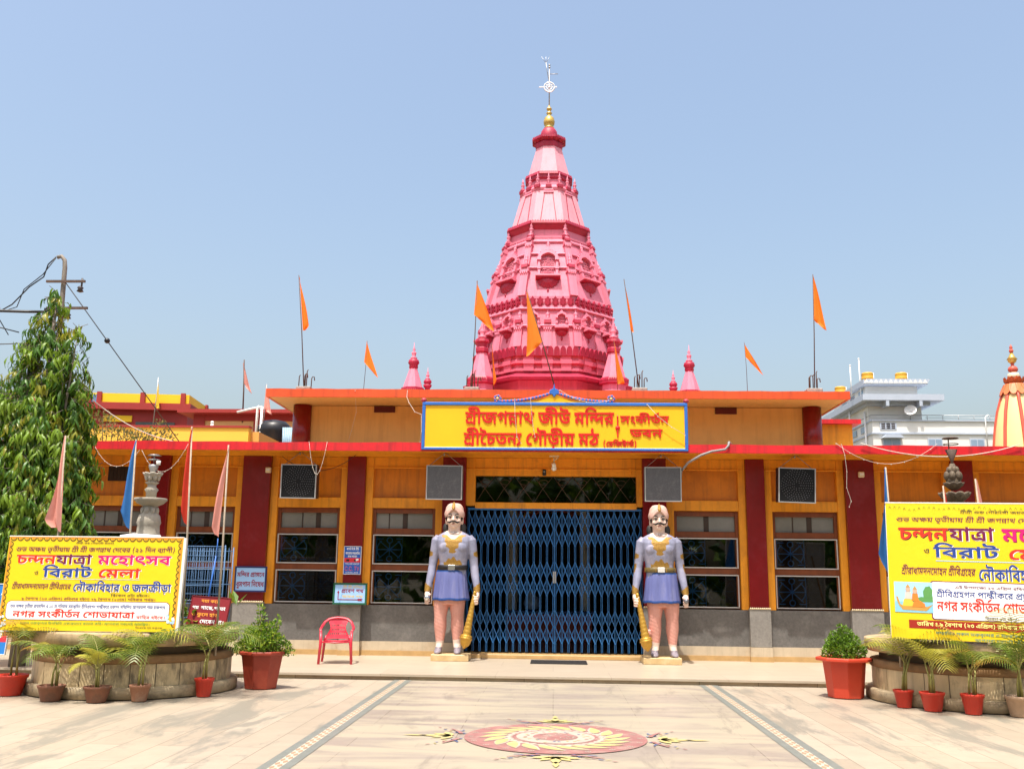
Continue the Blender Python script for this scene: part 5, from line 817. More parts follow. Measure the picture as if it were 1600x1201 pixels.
# wall bays
bays = []
ed = [p_[0] for p_ in pill]
for i in range(len(pill) - 1):
    x0, x1 = pill[i][0] + pill[i][1] / 2, pill[i + 1][0] - pill[i + 1][1] / 2
    if x0 < 0 < x1: continue
    bays.append((x0, x1))
WZ0, WZ1 = 1.05, 2.92
def grille_cell(mb, cx, z0, z1, hw, y):
    """one ironwork square: spokes, circles and side arcs"""
    cz = (z0 + z1) / 2
    hh = (z1 - z0) / 2
    k = .0105
    def arc(c, r, a0, a1, n=14): mb.tube([(c[0] + r * math.cos(a0 + (a1 - a0) * i / n), y, c[1] + r * math.sin(a0 + (a1 - a0) * i / n)) for i in range(n + 1)], k, 5)
    for a, b in (((-hw, 0), (hw, 0)), ((0, -hh + .16), (0, hh - .16)), ((-hw * .8, -hh * .62), (hw * .8, hh * .62)), ((-hw * .8, hh * .62), (hw * .8, -hh * .62)), ((-hw, -hh), (-hw, hh)), ((hw, -hh), (hw, hh)),
                 ((-hw, -hh * .75), (-hw * .5, -hh * .75)), ((hw * .5, -hh * .75), (hw, -hh * .75)), ((-hw, hh * .75), (-hw * .5, hh * .75)), ((hw * .5, hh * .75), (hw, hh * .75))):
        mb.tube([(cx + a[0], y, cz + a[1]), (cx + b[0], y, cz + b[1])], k, 5)
    for s_ in (-1, 1):
        arc((cx, cz + s_ * (hh - .10)), .055, 0, 2 * PI, 12)
        arc((cx + s_ * hw * .2, cz), hw * .75, (0 if s_ > 0 else PI) - 1.0, (0 if s_ > 0 else PI) + 1.0)
def window(x0, x1, seed, parent):
    rr = random.Random(seed)
    y0 = .085
    f = MB()
    fw = .07
    f.box(x0, x0 + fw, y0, .2, WZ0, WZ1).box(x1 - fw, x1, y0, .2, WZ0, WZ1)
    for za, zb in ((WZ1 - .10, WZ1), (2.40, 2.52), (1.70, 1.82), (WZ0, WZ0 + .02)):
        f.box(x0 + fw, x1 - fw, y0 + .003, .2, za, zb)
    wn = f.build('window', WOOD, parent, bevel=.006)
    MB().box(x0 + fw, x1 - fw, .15, .156, 2.52, WZ1 - .10).build('transom_pane', GLASS_F, wn)
    k = x0 + fw + (x1 - x0 - 2 * fw) * (.42 + .2 * rr.random())
    MB().box(k, k + .10, .140, .149, 2.52, WZ1 - .10).build('transom_bar', DARK, wn)
    if rr.random() > .4: MB().box(k - .28, k - .26, .140, .149, 2.52, WZ1 - .10).build('transom_bar', DARK, wn)
    for za, zb in ((1.82, 2.40), (WZ0 + .02, 1.70)):
        s_ = MB()
        aw = .022
        a, b = x0 + .03, x1 - .03
        s_.box(a, a + aw, .06, .12, za, zb).box(b - aw, b, .06, .12, za, zb).box(a + aw, b - aw, .062, .12, za, za + aw).box(a + aw, b - aw, .062, .12, zb - aw, zb)
        s_.build('sash', ALU, wn, bevel=.003)
        MB().box(a + aw, (a + b) / 2 + .02, .108, .112, za + aw, zb - aw).build('pane', GLASS_C, wn)
        MB().box((a + b) / 2 - .02, b - aw, .115, .119, za + aw, zb - aw).build('pane', GLASS2 if rr.random() > .3 else GLASS, wn)
        gm = MB()
        w4 = (x1 - x0 - .14) / 4
        for j in (1, 3): grille_cell(gm, x0 + .07 + w4 * j, za + .01, zb - .01, w4 * .93, .145)
        gm.build('grille', BLUE_G, wn)
GLASS2 = glass_mat('grey_glass', (.22, .225, .225), 1.6)
GLASS_C = glass_mat('clear_glass', (.75, .76, .76), .8)
for i, (x0, x1) in enumerate(bays):
    jl, jr = x0 + .15, x1 - .14
    b = MB()
    b.box(x0, jl, .0, .25, WZ0 - .01, 3.93).box(jr, x1, .0, .25, WZ0 - .01, 3.93)
    b.box(jl, jr, .012, .25, WZ1, 3.12)
    b.box(jl, jr, .012, .25, 3.73, 3.93)
    b.box(jl - .12, jr + .10, -.012, .0, 3.705, 3.735)
    b.build('window_surround', ORANGE, hall, bevel=.005)
    MB().box(jl, jr, .095, .25, 3.12, 3.73).build('wall_panel', ORANGE_D, hall)
    window(jl - .005, jr + .005, i, hall)
# left outermost stretch
MB().box(-13, -10.2, 0, .25, 1.04, 3.93).build('wall_panel', ORANGE_D, hall)
MB().box(10.2, 13, 0, .25, 1.04, 3.93).build('wall_panel', ORANGE_D, hall)
# entrance surround
e = MB()
e.box(-1.74, -1.56, .0, .22, 2.98, 3.93).box(1.63, 1.74, .0, .22, 2.98, 3.93).box(-1.56, 1.63, .004, .22, 3.58, 3.93).box(-1.56, 1.63, .004, .22, 2.93, 3.05)
e.box(-1.74, 1.74, -.02, .0, 3.69, 3.72)
e.box(1.50, 1.53, -.025, .003, 3.62, 3.74)
e.build('entrance_surround', ORANGE, hall, bevel=.006)
tg = MB()
for i in range(9):
    x = -1.5 + i * .385
    tg.tube([(x - .05, .12, 3.05), (x + .1, .12, 3.3), (x + .33, .12, 3.58)], .006, 5)
    tg.tube([(x + .33, .12, 3.05), (x + .15, .12, 3.3), (x - .05, .12, 3.58)], .006, 5)
    tg.tube([(x + .14 + .09 * math.cos(t), .12, 3.46 + .05 * math.sin(t)) for t in np.linspace(0, 5, 10)], .005, 5)
tg.build('transom_grille', RUST, hall)
MB().box(-1.56, 1.63, .16, .164, 3.05, 3.58).build('transom_pane', GLASS, hall)
MB().box(-1.56, 1.63, .168, .173, 3.36, 3.58).build('transom_blind', mat('grey_blind', (.62, .56, .50), .8), hall)
MB().box(-1.74, 1.74, -.30, .3, Z0, .17).build('door_sill', BROWNM, hall, bevel=.008)
# collapsible gate, two leaves
def gate_leaf(x0, x1, nb):
    mb = MB()
    dx = (x1 - x0) / (nb - 1)
    y = .05
    for i in range(nb):
        x = x0 + i * dx
        mb.box(x - .017, x - .009, y - .014, y + .014, .20, 2.90).box(x + .009, x + .017, y - .014, y + .014, .20, 2.90)
    for zt, zb in ((2.86, 2.20), (1.90, 1.25), (.98, .36)):
        hh = (zt - zb) / 2
        for i in range(nb - 1):
            xa, xb = x0 + i * dx, x0 + (i + 1) * dx
            for k in range(2):
                a, b = zt - hh * k, zt - hh * (k + 1)
                mb.bar((xa, y - .020, a), (xb, y - .020, b), .016, .006)
                mb.bar((xb, y + .020, a), (xa, y + .020, b), .016, .006)
    mb.box(x0 - .02, x1 + .02, y - .03, y + .03, 2.90, 2.94)
    return mb
for x0, x1 in ((-1.68, .0), (.035, 1.70)):
    gl = gate_leaf(x0, x1, 14).build('gate_leaf', BLUE_GATE, hall)
    MB().box((x1 if x0 < 0 else x0) - .014, (x1 if x0 < 0 else x0) + .014, .0, .03, 1.5, 1.72).build('handle', STEEL, gl)
# canopy
MB().box(-13, 13, -1.0, .0, 3.93, 4.06).build('canopy', ORANGE, hall)
fz = MB()
n = 60
top = [(-13.002 + 26.004 * i / n, 4.085 + .006 * math.sin(i * 1.7) + .004 * math.sin(i * .6)) for i in range(n + 1)]
fz.prism([(-13.002, 3.924)] + [(13.002, 3.924)] + list(reversed(top)), -1.03, -1.0)
fz.box(-13.01, 13.01, -1.0, -.7, 4.06, 4.075)
fz.build('fascia', RED_F, hall)
# lower roof and dim interior
MB().box(-13, 13, .0, 12, 3.94, 4.03).build('roof_slab', mat('roof_cement', (.32, .27, .22), .9, .2, 3), hall)
it = MB()
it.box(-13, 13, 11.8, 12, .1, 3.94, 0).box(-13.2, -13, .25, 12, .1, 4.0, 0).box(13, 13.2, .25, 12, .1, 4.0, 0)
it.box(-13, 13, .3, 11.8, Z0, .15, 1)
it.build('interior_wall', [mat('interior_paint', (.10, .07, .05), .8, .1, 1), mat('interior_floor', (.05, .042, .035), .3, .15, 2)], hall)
for x in (-1.02, .77):
    MB().lathe([(.17, .15), (.14, .4), (.14, 3.94)], 16, (x, 5, 0)).build('interior_column', WHITE, hall)
for x in (-3.4, 3.1):
    MB().box(x - .2, x + .2, 7.8, 8.2, .15, 3.94).build('interior_column', RED_P, hall)
# upper hall
MB().box(-5.5, 5.5, 1.55, 1.75, 4.03, 5.24).build('upper_wall', TAN, hall)
MB().box(-5.6, -5.4, 1.75, 9, 4.03, 5.24).build('upper_side_wall', TAN, hall)
MB().box(5.4, 5.6, 1.75, 9, 4.03, 5.24).build('upper_side_wall', TAN, hall)
for x in (-5.52, 5.52):
    MB().lathe([(.20, 4.02), (.20, 5.24)], 24, (x, 1.52, 0)).build('round_column', RED_P, hall)
ur = MB().box(-6.0, 6.0, .5, 9.4, 5.25, 5.34, 0)
ur.build('upper_roof', TAN, hall)
uf = MB()
n = 40
tp = [(-6.03 + 12.06 * i / n, 5.415 + .005 * math.sin(i * 2.1) - .02 * i / n) for i in range(n + 1)]
uf.prism([(-6.03, 5.24), (6.03, 5.235)] + list(reversed(tp)), .46, .50)
uf.box(-6.03, -5.99, .50, 9.4, 5.24, 5.41).box(5.99, 6.03, .50, 9.4, 5.24, 5.395).box(-5.99, 5.99, .5, 9.4, 5.34, 5.39)
uf.build('roof_edge', ORED, hall)
for x in (-3.71, 3.70):
    v = MB().box(x - .23, x + .23, 1.52, 1.55, 5.10, 5.235)
    for i in range(5): v.box(x - .22, x + .22, 1.505, 1.52, 5.105 + i * .026, 5.12 + i * .026)
    v.build('vent', mat('dark_red_vent', (.10, .012, .012), .7), hall)
# dark opening left of the tree side pillar
vb = MB().box(-9.05, -8.62, .07, .09, 3.42, 3.72)
for i in range(6): vb.box(-9.03 + i * .075, -9.02 + i * .075, .06, .07, 3.42, 3.72)
vb.build('vent', mat('dark_vent', (.03, .015, .01), .8), hall)  # plate and bars share one near-black colour

# altar, arch and fan seen through the gate
alt = thing('altar_table', 'dark red altar table with blue cloth seen inside the gate', 'altar', (-.1, 4.3, .15))
MB().box(-1.0, 1.0, -.3, .3, 0, .62).build('table_body', mat('altar_red', (.25, .03, .015), .5), alt, bevel=.01)
MB().box(-1.06, 1.06, -.35, .35, .62, .68).build('cloth', mat('altar_blue', (.06, .12, .3), .8), alt, bevel=.01)
cs = MB().lathe([(.02, 0), (.16, .05), (.19, .16), (.15, .3), (.07, .42), (.01, .5)], 14)
tag(cs.build('conch_ornament', mat('pale_blue_enamel', (.35, .47, .7), .4), None, (-.52, 4.2, .835)), 'pale blue conch shaped ornament standing on the blue altar cloth', 'ornament')
ar = MB()
for rr, mi in ((1.15, 0), (.98, 1), (.82, 0)):
    ar.tube([(rr * math.cos(t), 0, rr * .8 * math.sin(t)) for t in np.linspace(0, PI, 24)], .07, 8, mi)
tag(ar.build('shrine_arch', [mat('arch_red', (.35, .05, .02), .5), mat('arch_gold', (.6, .3, .06), .4)], None, (0, 7.0, 2.75)), 'red and gold shrine arch glimpsed through the transom above the gate', 'arch')
fan = thing('ceiling_fan', 'dark ceiling fan hanging inside behind the transom over the gate', 'fan', (-.14, 2.2, 3.94))
MB().lathe([(.02, -.32), (.02, 0)], 8).build('rod', BLACK, fan)
MB().lathe([(.03, -.46), (.11, -.43), (.12, -.36), (.05, -.31)], 16).build('motor', BLACK, fan)
for k in range(3):
    a = k * 2 * PI / 3 + .15
    b = MB()
    b.box(.1, .62, -.06, .06, -.405, -.397)
    b.xf(Matrix.Rotation(a, 4, 'Z'))
    b.build('blade', BLACK, fan)

# ================================================================ name board
sg = thing('temple_sign', 'big yellow name board with raised red Bengali letters and blue border on the canopy edge', 'sign', (0, -1.05, 3.95))
SW, SH = 2.515, .915
MB().box(-SW + .06, SW - .06, .0, .06, .045, SH - .06).build('board', YEL, sg)
f = MB()
f.box(-SW, SW, -.025, .06, SH - .06, SH).box(-SW, SW, -.025, .06, 0, .045).box(-SW, -SW + .06, -.025, .06, .045, SH - .06).box(SW - .06, SW, -.025, .06, .045, SH - .06)
f.build('border', BLUE_T, sg, bevel=.01)
MB().box(-SW + .06, SW - .06, -.012, -.0, .045, .058).build('border_line', mat('pale_yellow', (.85, .7, .25), .5), sg)
def sx(px): return (px * .2875 + 640 - 868.5) * .01218
def sz(py): return 4.86 - (py * .2875 + 560 - 628) * .0123 - 3.95
for key, x0, x1, zt, zb in (('main1', 312, 1118, 289, 352), ('main2', 306, 1036, 402, 466), ('main3', 1152, 1412, 306, 346), ('main4', 1203, 1376, 378, 420), ('main5', 1056, 1240, 444, 470)):
    text_mb(key, sx(x0), sx(x1), sz(zb), sz(zt), 0, .02).build('lettering', RED_L, sg)
d = MB()
d.box(sx(1137) - .012, sx(1137) + .012, -.03, 0, sz(420), sz(310))
d.ball((sx(1137), -.015, sz(372)), .045, 12, 8, sy=.5)
d.lathe([(.001, 0), (.02, -.05), (.001, -.1)][::-1], 8, (sx(1137), -.02, sz(300)))
d.build('divider', RED_L, sg)
RBALL = mat('red_ball_paint', (.35, .03, .05), .4)
for x in (-SW + .02, SW - .02):
    MB().lathe([(.02, 0), (.05, .015), (.055, .05), (.03, .08), (.0, .085)], 14, (x, .02, SH)).build('corner_knob', RBALL, sg)
cr = thing('sign_crest', 'blue crest with twisted rope and rosettes standing on top of the yellow name board', 'crest', (0, -1.04, 4.865))
t = MB()
t.prism([(-.75, .0), (.75, 0), (.30, .04), (.12, .12), (.0, .19), (-.12, .12), (-.30, .04)], .0, .04)
t.build('yellow_gable', YEL, cr)
rp = MB()
for s_ in (-1, 1):
    P = [(s_ * (.05 + .99 * u), 0, .19 - .165 * (1 - (1 - u) ** 2.2)) for u in np.linspace(0, 1, 30)]
    for i in range(29):
        rp.tube([P[i], P[i + 1]], .026, 8, i % 2)
rp.build('rope', [BLUE_T, mat('rope_pink', (.45, .12, .16), .6)], cr)
for s_ in (-1, 1):
    q = MB()
    for k in range(10):
        a = 2 * PI * k / 10
        q.ball((s_ * 1.08 + .055 * math.cos(a), 0, .075 + .055 * math.sin(a)), .025, 8, 6, k % 2)
    q.ball((s_ * 1.08, -.01, .075), .03, 10, 8, 2)
    q.build('rosette', [BLUE_T, MATS['rope_pink'], mat('gold_dot', (.6, .42, .2), .4)], cr)
lf = MB().prism([(-.10, .17), (-.04, .16), (0, .10), (.04, .16), (.10, .17), (.085, .24), (.02, .27), (.0, .38), (-.02, .27), (-.085, .24)], -.03, .03)
lf.build('leaf_finial', BLUE_T, cr, bevel=.008)

# ================================================================ hanging loudspeakers
GCL = mat('grey_speaker_cloth', (.085, .085, .092), .85, .12, 30, stain=(.16, .16, .16), stain_amt=.4, stain_scale=8)
def speaker(x, label, dark, seed, roll):
    t = thing('hanging_speaker', label, 'loudspeaker', (x, -.80, 3.355), 0, 'loudspeaker boxes hung under the canopy')
    t.rotation_euler = (R(4), roll, 0)
    h = .325
    MB().box(-.34, .34, .0, .26, -h, h).build('cabinet', BLACK if dark else mat('grey_cabinet', (.09, .09, .095), .7), t, bevel=.01)
    f = MB()
    f.box(-.345, -.325, -.014, .02, -h, h).box(.325, .345, -.014, .02, -h, h).box(-.325, .325, -.012, .02, h - .018, h).box(-.325, .325, -.012, .02, -h, -h + .018)
    f.build('frame', mat('dull_alu', (.30, .30, .29), .5), t)
    gmb = MB().box(-.325, .325, -.004, .0, -h + .018, h - .018)
    rr = random.Random(seed)
    for r in (.06, .09, .13, .17, .21, .25, .29):
        n = int(r * 130)
        for k in range(n):
            a = 2 * PI * k / n
            x_, z_ = r * math.cos(a), r * math.sin(a)
            gmb.box(x_ - .004, x_ + .004, -.006, -.0045, z_ - .004, z_ + .004, 1)
    gmb.build('perforated_grille', [mat('black_grille', (.006, .006, .007), .6, .1, 40, spec=.2) if dark else GCL, mat('grille_dot', (.22, .22, .23), .5) if dark else mat('grille_hole', (.05, .05, .05), .8)], t)
    w_ = MB()
    for s_ in (-1, 1): w_.tube([(s_ * .3, .1, h), (0, .1, .575)], .006, 5)
    w_.tube([(-.02, .1, .51), (-.02, .1, .575)], .012, 6)
    w_.build('hanger', STEEL, t)
speaker(-4.90, 'black hanging speaker at the left, over the first window left of the red chair', True, 1, R(.6))
speaker(-2.09, 'grey hanging speaker above the statue left of the blue gate', False, 2, R(.3))
speaker(2.06, 'grey hanging speaker above the statue right of the blue gate', False, 3, R(-.2))
speaker(4.56, 'black hanging speaker right of the entrance, tilted, over the second right window', True, 4, R(1.6))

# small fittings
for x, lb in ((-5.70, 'small cream lamp box high on the wide maroon pillar left of the entrance'), (5.97, 'small cream lamp box high on the wide maroon pillar right of the entrance')):
    t = thing('wall_lamp', lb, 'lamp', (x, -.10, 3.64), 0, 'lamp boxes on the pillars')
    MB().box(-.055, .055, -.06, 0, -.055, .055).build('housing', CREAM, t, bevel=.012)
    MB().box(-.04, .04, -.07, -.06, -.015, .035).build('diffuser', WHITE, t, bevel=.004)
t = thing('security_camera', 'white security camera on a bracket under the canopy, below the middle of the sign', 'camera', (.0, -.42, 3.93))
MB().box(-.09, .1, -.03, .03, -.025, 0).tube([(0, 0, -.02), (0, 0, -.12)], .014).tube([(.0, 0, -.1), (.09, -.02, -.03)], .01).build('bracket', CREAM, t)
MB().tube([(-.01, .05, -.15), (0, -.1, -.20)], .04, 12).build('housing', WHITE, t)
MB().ball((0, -.03, -.25), .05, 12, 8).build('dome', WHITE, t)
t = thing('security_camera', 'black box camera fixed to the beam above the transom', 'camera', (-.19, -.01, 3.64))
MB().box(-.035, .035, -.07, 0, -.06, .06).build('housing', BLACK, t, bevel=.008)
MB().lathe([(.02, 0), (.02, .02)], 10).xf(Matrix.Translation((0, -.07, .01)) @ Matrix.Rotation(R(90), 4, 'X')).build('lens', GLASS_F, t)
pipe = MB().tube([(2.42, -.55, 3.45), (2.42, -.7, 3.62), (2.52, -.95, 3.75), (2.75, -1.05, 3.88), (2.95, -1.07, 3.95), (3.2, -1.07, 3.99), (3.26, -1.07, 4.06), (3.28, -1.02, 4.13), (3.36, -.8, 4.12)], .022, 8)
pipe.tube([(2.36, -.5, 3.42), (2.42, -.56, 3.46)], .05, 8)
tag(pipe.build('conduit_pipe', mat('grey_conduit', (.22, .21, .21), .6)), 'grey bent cable conduit curling over the canopy edge right of the sign', 'pipe')

# strings of small lights, slack along the canopy
SLW = mat('string_wire', (.50, .44, .37), .6)
def string(label, pts, bulbs=7, rad=.0042, cat='string lights', grp='slack light strings on the canopy'):
    mb = MB()
    mb.tube(pts, rad, 5)
    st = max(1, len(pts) // bulbs)
    for p in pts[::st]: mb.ball((p[0], p[1], p[2] - .01), .010, 6, 5)
    tag(mb.build('string_light', SLW), label, cat, grp)
def sag(a, b, d, n=16):
    return [(a[0] + (b[0] - a[0]) * t, a[1] + (b[1] - a[1]) * t, a[2] + (b[2] - a[2]) * t - d * 4 * t * (1 - t)) for t in np.linspace(0, 1, n)]
yF = -1.05
string('slack light string hooked on the red canopy edge nearest the left tree', sag((-8.85, yF, 4.0), (-7.95, yF, 3.9), .36))
string('slack light string looping in front of the left pale fountain', sag((-7.9, yF, 3.9), (-7.0, yF, 4.05), .48))
string('light string hanging in a narrow loop over the left black speaker', sag((-4.67, yF, 4.09), (-4.32, yF, 4.09), .62))
string('light string slanting down the upper wall left of the sign', [(-4.15, .45, 5.38), (-4.2, .9, 5.0), (-4.35, 1.2, 4.65), (-4.5, 1.45, 4.3)])
string('light string draped from the upper roof to the left end of the sign', [(-3.05, .44, 5.38), (-3.02, .2, 5.2), (-2.9, -.3, 5.0), (-2.7, -.8, 4.72), (-2.53, -1.08, 4.62), (-2.52, -1.08, 4.3), (-2.54, -1.08, 4.1)])
string('light string drooping down the face of the sign below its crest rope', sag((-.45, -1.14, 4.93), (-.35, -1.12, 4.18), .12))
string('light string hanging in a long loop on the left half of the sign', [(-.75, -1.14, 4.92), (-.74, -1.12, 4.6), (-.7, -1.12, 4.2), (-.62, -1.12, 4.08)])
string('light string slung under the crest from its peak to the right rosette', sag((.1, -1.12, 5.1), (1.05, -1.12, 4.9), .12) )
string('light string trailing across the right end of the sign', [(1.75, -1.12, 4.83), (1.95, -1.12, 4.6), (2.2, -1.12, 4.4), (2.45, -1.12, 4.25)])
string('light string with a dangling end beside the wide right maroon pillar', [(5.35, yF, 4.1), (5.4, yF, 3.9), (5.42, yF, 3.6), (5.40, yF, 3.3), (5.47, yF, 3.05), (5.43, yF, 2.95)])
string('light string swagged over the right canopy between two pillars', sag((5.25, yF, 4.12), (7.1, yF, 4.12), .38))
string('thick pale cord sagging along the right canopy towards the golden dome', sag((5.7, yF - .02, 4.12), (8.6, yF - .02, 4.12), .24, 24), 3, .009, 'cord')
tag(MB().tube(sag((3.0, .6, 3.8), (6.5, .0, 3.75), .25), .006, 5).tube(sag((-3.9, -.35, 3.93), (-5.4, -.25, 3.9), .3), .006, 5).build('cable', BLACK), 'thin black cables drooping under the canopy near the black speakers', 'cable')

# ================================================================ flags
FL_OR = mat('saffron_cloth', (.85, .215, .012), .75, .08, 5, trans=.35)
FL_PK = mat('pink_cloth', (.80, .36, .29), .75, .06, 5, trans=.35)
FL_BL = mat('blue_cloth', (.035, .17, .45), .75, .1, 5, trans=.3)
FL_RD = mat('red_cloth', (.62, .045, .02), .75, .1, 5, trans=.35)
FL_WR = mat('red_and_white_cloth', (.66, .30, .24), .75, .25, 3, trans=.35)
BAMB = mat('bamboo_pole', (.33, .27, .20), .7, .2, 8)
def flag(label, base, top, p_top, p_out, p_bot, clo, polem=RUST, pr=.012, group='flags on the temple roof', fold=.05, seed=0, ycl=0.0, base_obj=None):
    """pole base->top; cloth triangle: p_top and p_bot lie on the pole, p_out is the free corner"""
    t = thing('flag', label, 'flag', base, 0, group)
    b0 = Vector(base)
    MB().tube([Vector((0, 0, 0)), (Vector(top) - b0) * .5 + Vector((.01, 0, 0)), Vector(top) - b0], [pr, pr * .9, pr * .7], 7).build('pole', polem, t)
    A, B, Cc = Vector(p_top) - b0, Vector(p_bot) - b0, Vector(p_out) - b0
    n, mq = 22, 10
    rr = random.Random(seed)
    ph = rr.random() * 6
    V, F = [], []
    for i in range(n + 1):
        u = i / n                              # down the hoist
        pole = A.lerp(B, u)
        # fly edge: from top to the free corner, then back to the bottom of the hoist
        k = u
        edge = A.lerp(Cc, k / .93) if k < .93 else Cc.lerp(B, (k - .93) / .07 * .55)
        for j in range(mq + 1):
            v = j / mq
            p = pole.lerp(edge, v)
            wv = fold * math.sin(v * 7 + u * 2.2 + ph) * (v * (1 - .3 * v)) * (.3 + u)
            V.append(p + Vector((.25 * fold * math.sin(5 * u + 4 * v + ph) * v, wv, .15 * fold * math.sin(9 * v + ph) * v)))
    for i in range(n):
        for j in range(mq):
            a = i * (mq + 1) + j
            F.append((a, a + 1, a + mq + 2, a + mq + 1))
    MB().add(V, F, 0, True).build('cloth', clo, t)
    return t
YS = .95
flag('tall narrow orange flag on the concrete stub at the left end of the upper roof', (-5.36, YS, 5.42), (-5.62, YS, 8.05), (-5.60, YS, 8.0), (-5.31, YS - .06, 6.86), (-5.46, YS, 6.78), FL_OR, seed=1)
flag('short orange flag on a thin rod left of the sign, behind the roof edge', (-4.08, YS, 5.40), (-4.04, YS, 6.57), (-4.05, YS, 6.56), (-3.77, YS - .05, 5.72), (-4.09, YS, 6.1), FL_OR, pr=.006, seed=2, fold=.03)
flag('orange flag blowing to the right before the left flank of the tower', (-1.76, YS, 5.42), (-1.68, YS, 7.92), (-1.69, YS, 7.90), (-1.27, YS - .1, 6.72), (-1.74, YS, 7.15), FL_OR, seed=3)
flag('large orange flag slanting across the middle of the tower, rising from the crest', (.0, -1.0, 5.22), (-.55, -1.0, 7.12), (-.54, -1.0, 7.10), (-.53, -1.08, 5.72), (-.23, -1.0, 6.08), FL_OR, pr=.012, seed=4, fold=.04)
flag('small limp orange flag at the left foot of the tower', (-1.30, 1.1, 5.42), (-1.36, 1.1, 6.55), (-1.36, 1.1, 6.53), (-1.23, 1.05, 5.72), (-1.30, 1.1, 5.62), FL_OR, pr=.006, seed=5, fold=.03)
flag('small limp orange flag at the right foot of the tower', (1.36, 1.1, 5.42), (1.28, 1.1, 6.62), (1.28, 1.1, 6.6), (1.50, 1.05, 5.66), (1.34, 1.1, 5.66), FL_OR, pr=.006, seed=6, fold=.03)
flag('thin furled orange flag on a leaning rod right of the tower', (1.80, YS, 5.42), (1.50, YS, 7.95), (1.50, YS, 7.94), (1.70, YS - .04, 6.74), (1.63, YS, 6.80), FL_OR, seed=7, fold=.03)
flag('short orange flag right of the tower, over the right vent', (4.06, YS, 5.38), (4.03, YS, 6.55), (4.03, YS, 6.53), (4.40, YS - .05, 5.80), (4.05, YS, 6.22), FL_OR, pr=.006, seed=8, fold=.03)
flag('orange flag on the concrete stub at the right end of the upper roof', (5.45, YS, 5.42), (5.54, YS, 8.05), (5.54, YS, 8.03), (5.76, YS - .06, 6.76), (5.50, YS, 7.05), FL_OR, seed=9)
flag('red and white striped flag hanging torn on a roof pole at the far left', (-9.67, 10, 6.2), (-9.75, 10, 8.2), (-9.78, 10, 8.1), (-9.36, 9.85, 7.05), (-9.72, 10, 7.45), FL_WR, RUST, .025, 'flags on the roofs behind', seed=10)
flag('faded pink flag beside the black roof tank', (-7.78, 6, 5.3), (-7.74, 6, 6.62), (-7.76, 6, 6.6), (-7.50, 5.9, 5.75), (-7.78, 6, 5.95), FL_PK, STEEL, .012, 'flags on the roofs behind', seed=11)
flag('tiny yellow pennant on a rod over the far left parapet', (-14.0, 13.5, 6.6), (-13.95, 13.5, 8.35), (-13.96, 13.5, 8.25), (-13.75, 13.4, 7.2), (-13.97, 13.5, 7.3), mat('yellow_cloth', (.75, .5, .03), .7, trans=.3), STEEL, .02, 'flags on the roofs behind', seed=12)
GP = 'flags standing in the round fountains'
YB = -5.62
def fflag(label, xb, zb, xt, ztop, out, bot, clo, seed, fold=.05):
    flag(label, (xb, YB, zb), (xt, YB, ztop), (xt, YB, ztop - .01), (out[0], YB - .08, out[1]), (bot[0], YB, bot[1]), clo, BAMB, .016, GP, fold, seed)
fflag('pink flag standing behind the left end of the left banner', -6.96, .5, -7.03, 3.52, (-7.14, 2.30), (-6.95, 2.14), FL_PK, 21, .09)
fflag('blue flag between the left tree and the left fountain', -5.93, .5, -5.99, 3.47, (-6.13, 2.42), (-5.96, 2.18), FL_BL, 22, .07)
fflag('red flag right of the left fountain, above the left banner', -5.10, .5, -5.19, 3.66, (-5.27, 2.48), (-5.15, 2.25), FL_RD, 23, .07)
fflag('pink flag over the blue wire cage, nearest the left black speaker', -4.62, .5, -4.64, 3.40, (-4.78, 2.22), (-4.69, 2.10), FL_PK, 24, .06)
fflag('dark blue flag at the left edge of the right banner', 4.60, .5, 4.57, 3.15, (4.37, 1.95), (4.60, 1.55), FL_BL, 25, .07)
fflag('red flag tip just above the right banner, left of the dark fountain', 5.36, .5, 5.33, 2.90, (5.46, 1.9), (5.35, 1.8), FL_RD, 26, .04)
fflag('pale pink flag tip above the right banner, right of the dark fountain', 5.84, .5, 5.77, 3.0, (5.93, 1.9), (5.78, 1.8), FL_PK, 27, .06)
# concrete stubs with bent reinforcement
for i, (x, lb) in enumerate(((-5.36, 'dark concrete stub with bent bars at the left end of the upper roof'), (-1.75, 'concrete stub with bars at the left foot of the tower'), (1.80, 'concrete stub with bars at the right foot of the tower'), (5.44, 'dark concrete stub with bent bars at the right end of the upper roof'))):
    t = thing('column_stub', lb, 'concrete stub', (x, 1.0, 5.385), 0, 'column stubs on the upper roof')
    MB().box(-.16, .16, -.15, .15, 0, .16).build('block', CONC, t, bevel=.015)
    for k in range(5):
        px, py = (-.11, -.04, .05, .11, .0)[k], (-.1, .08, -.08, .09, .0)[k]
        h = .38 + .06 * (k % 3)
        MB().tube([(px, py, .1), (px + .005, py, h), (px + .025, py, h + .035), (px + .06, py, h + .03), (px + .07, py, h - .05)][: (5 if k % 2 else 3)], .011, 6).build('bar', RUST, t)

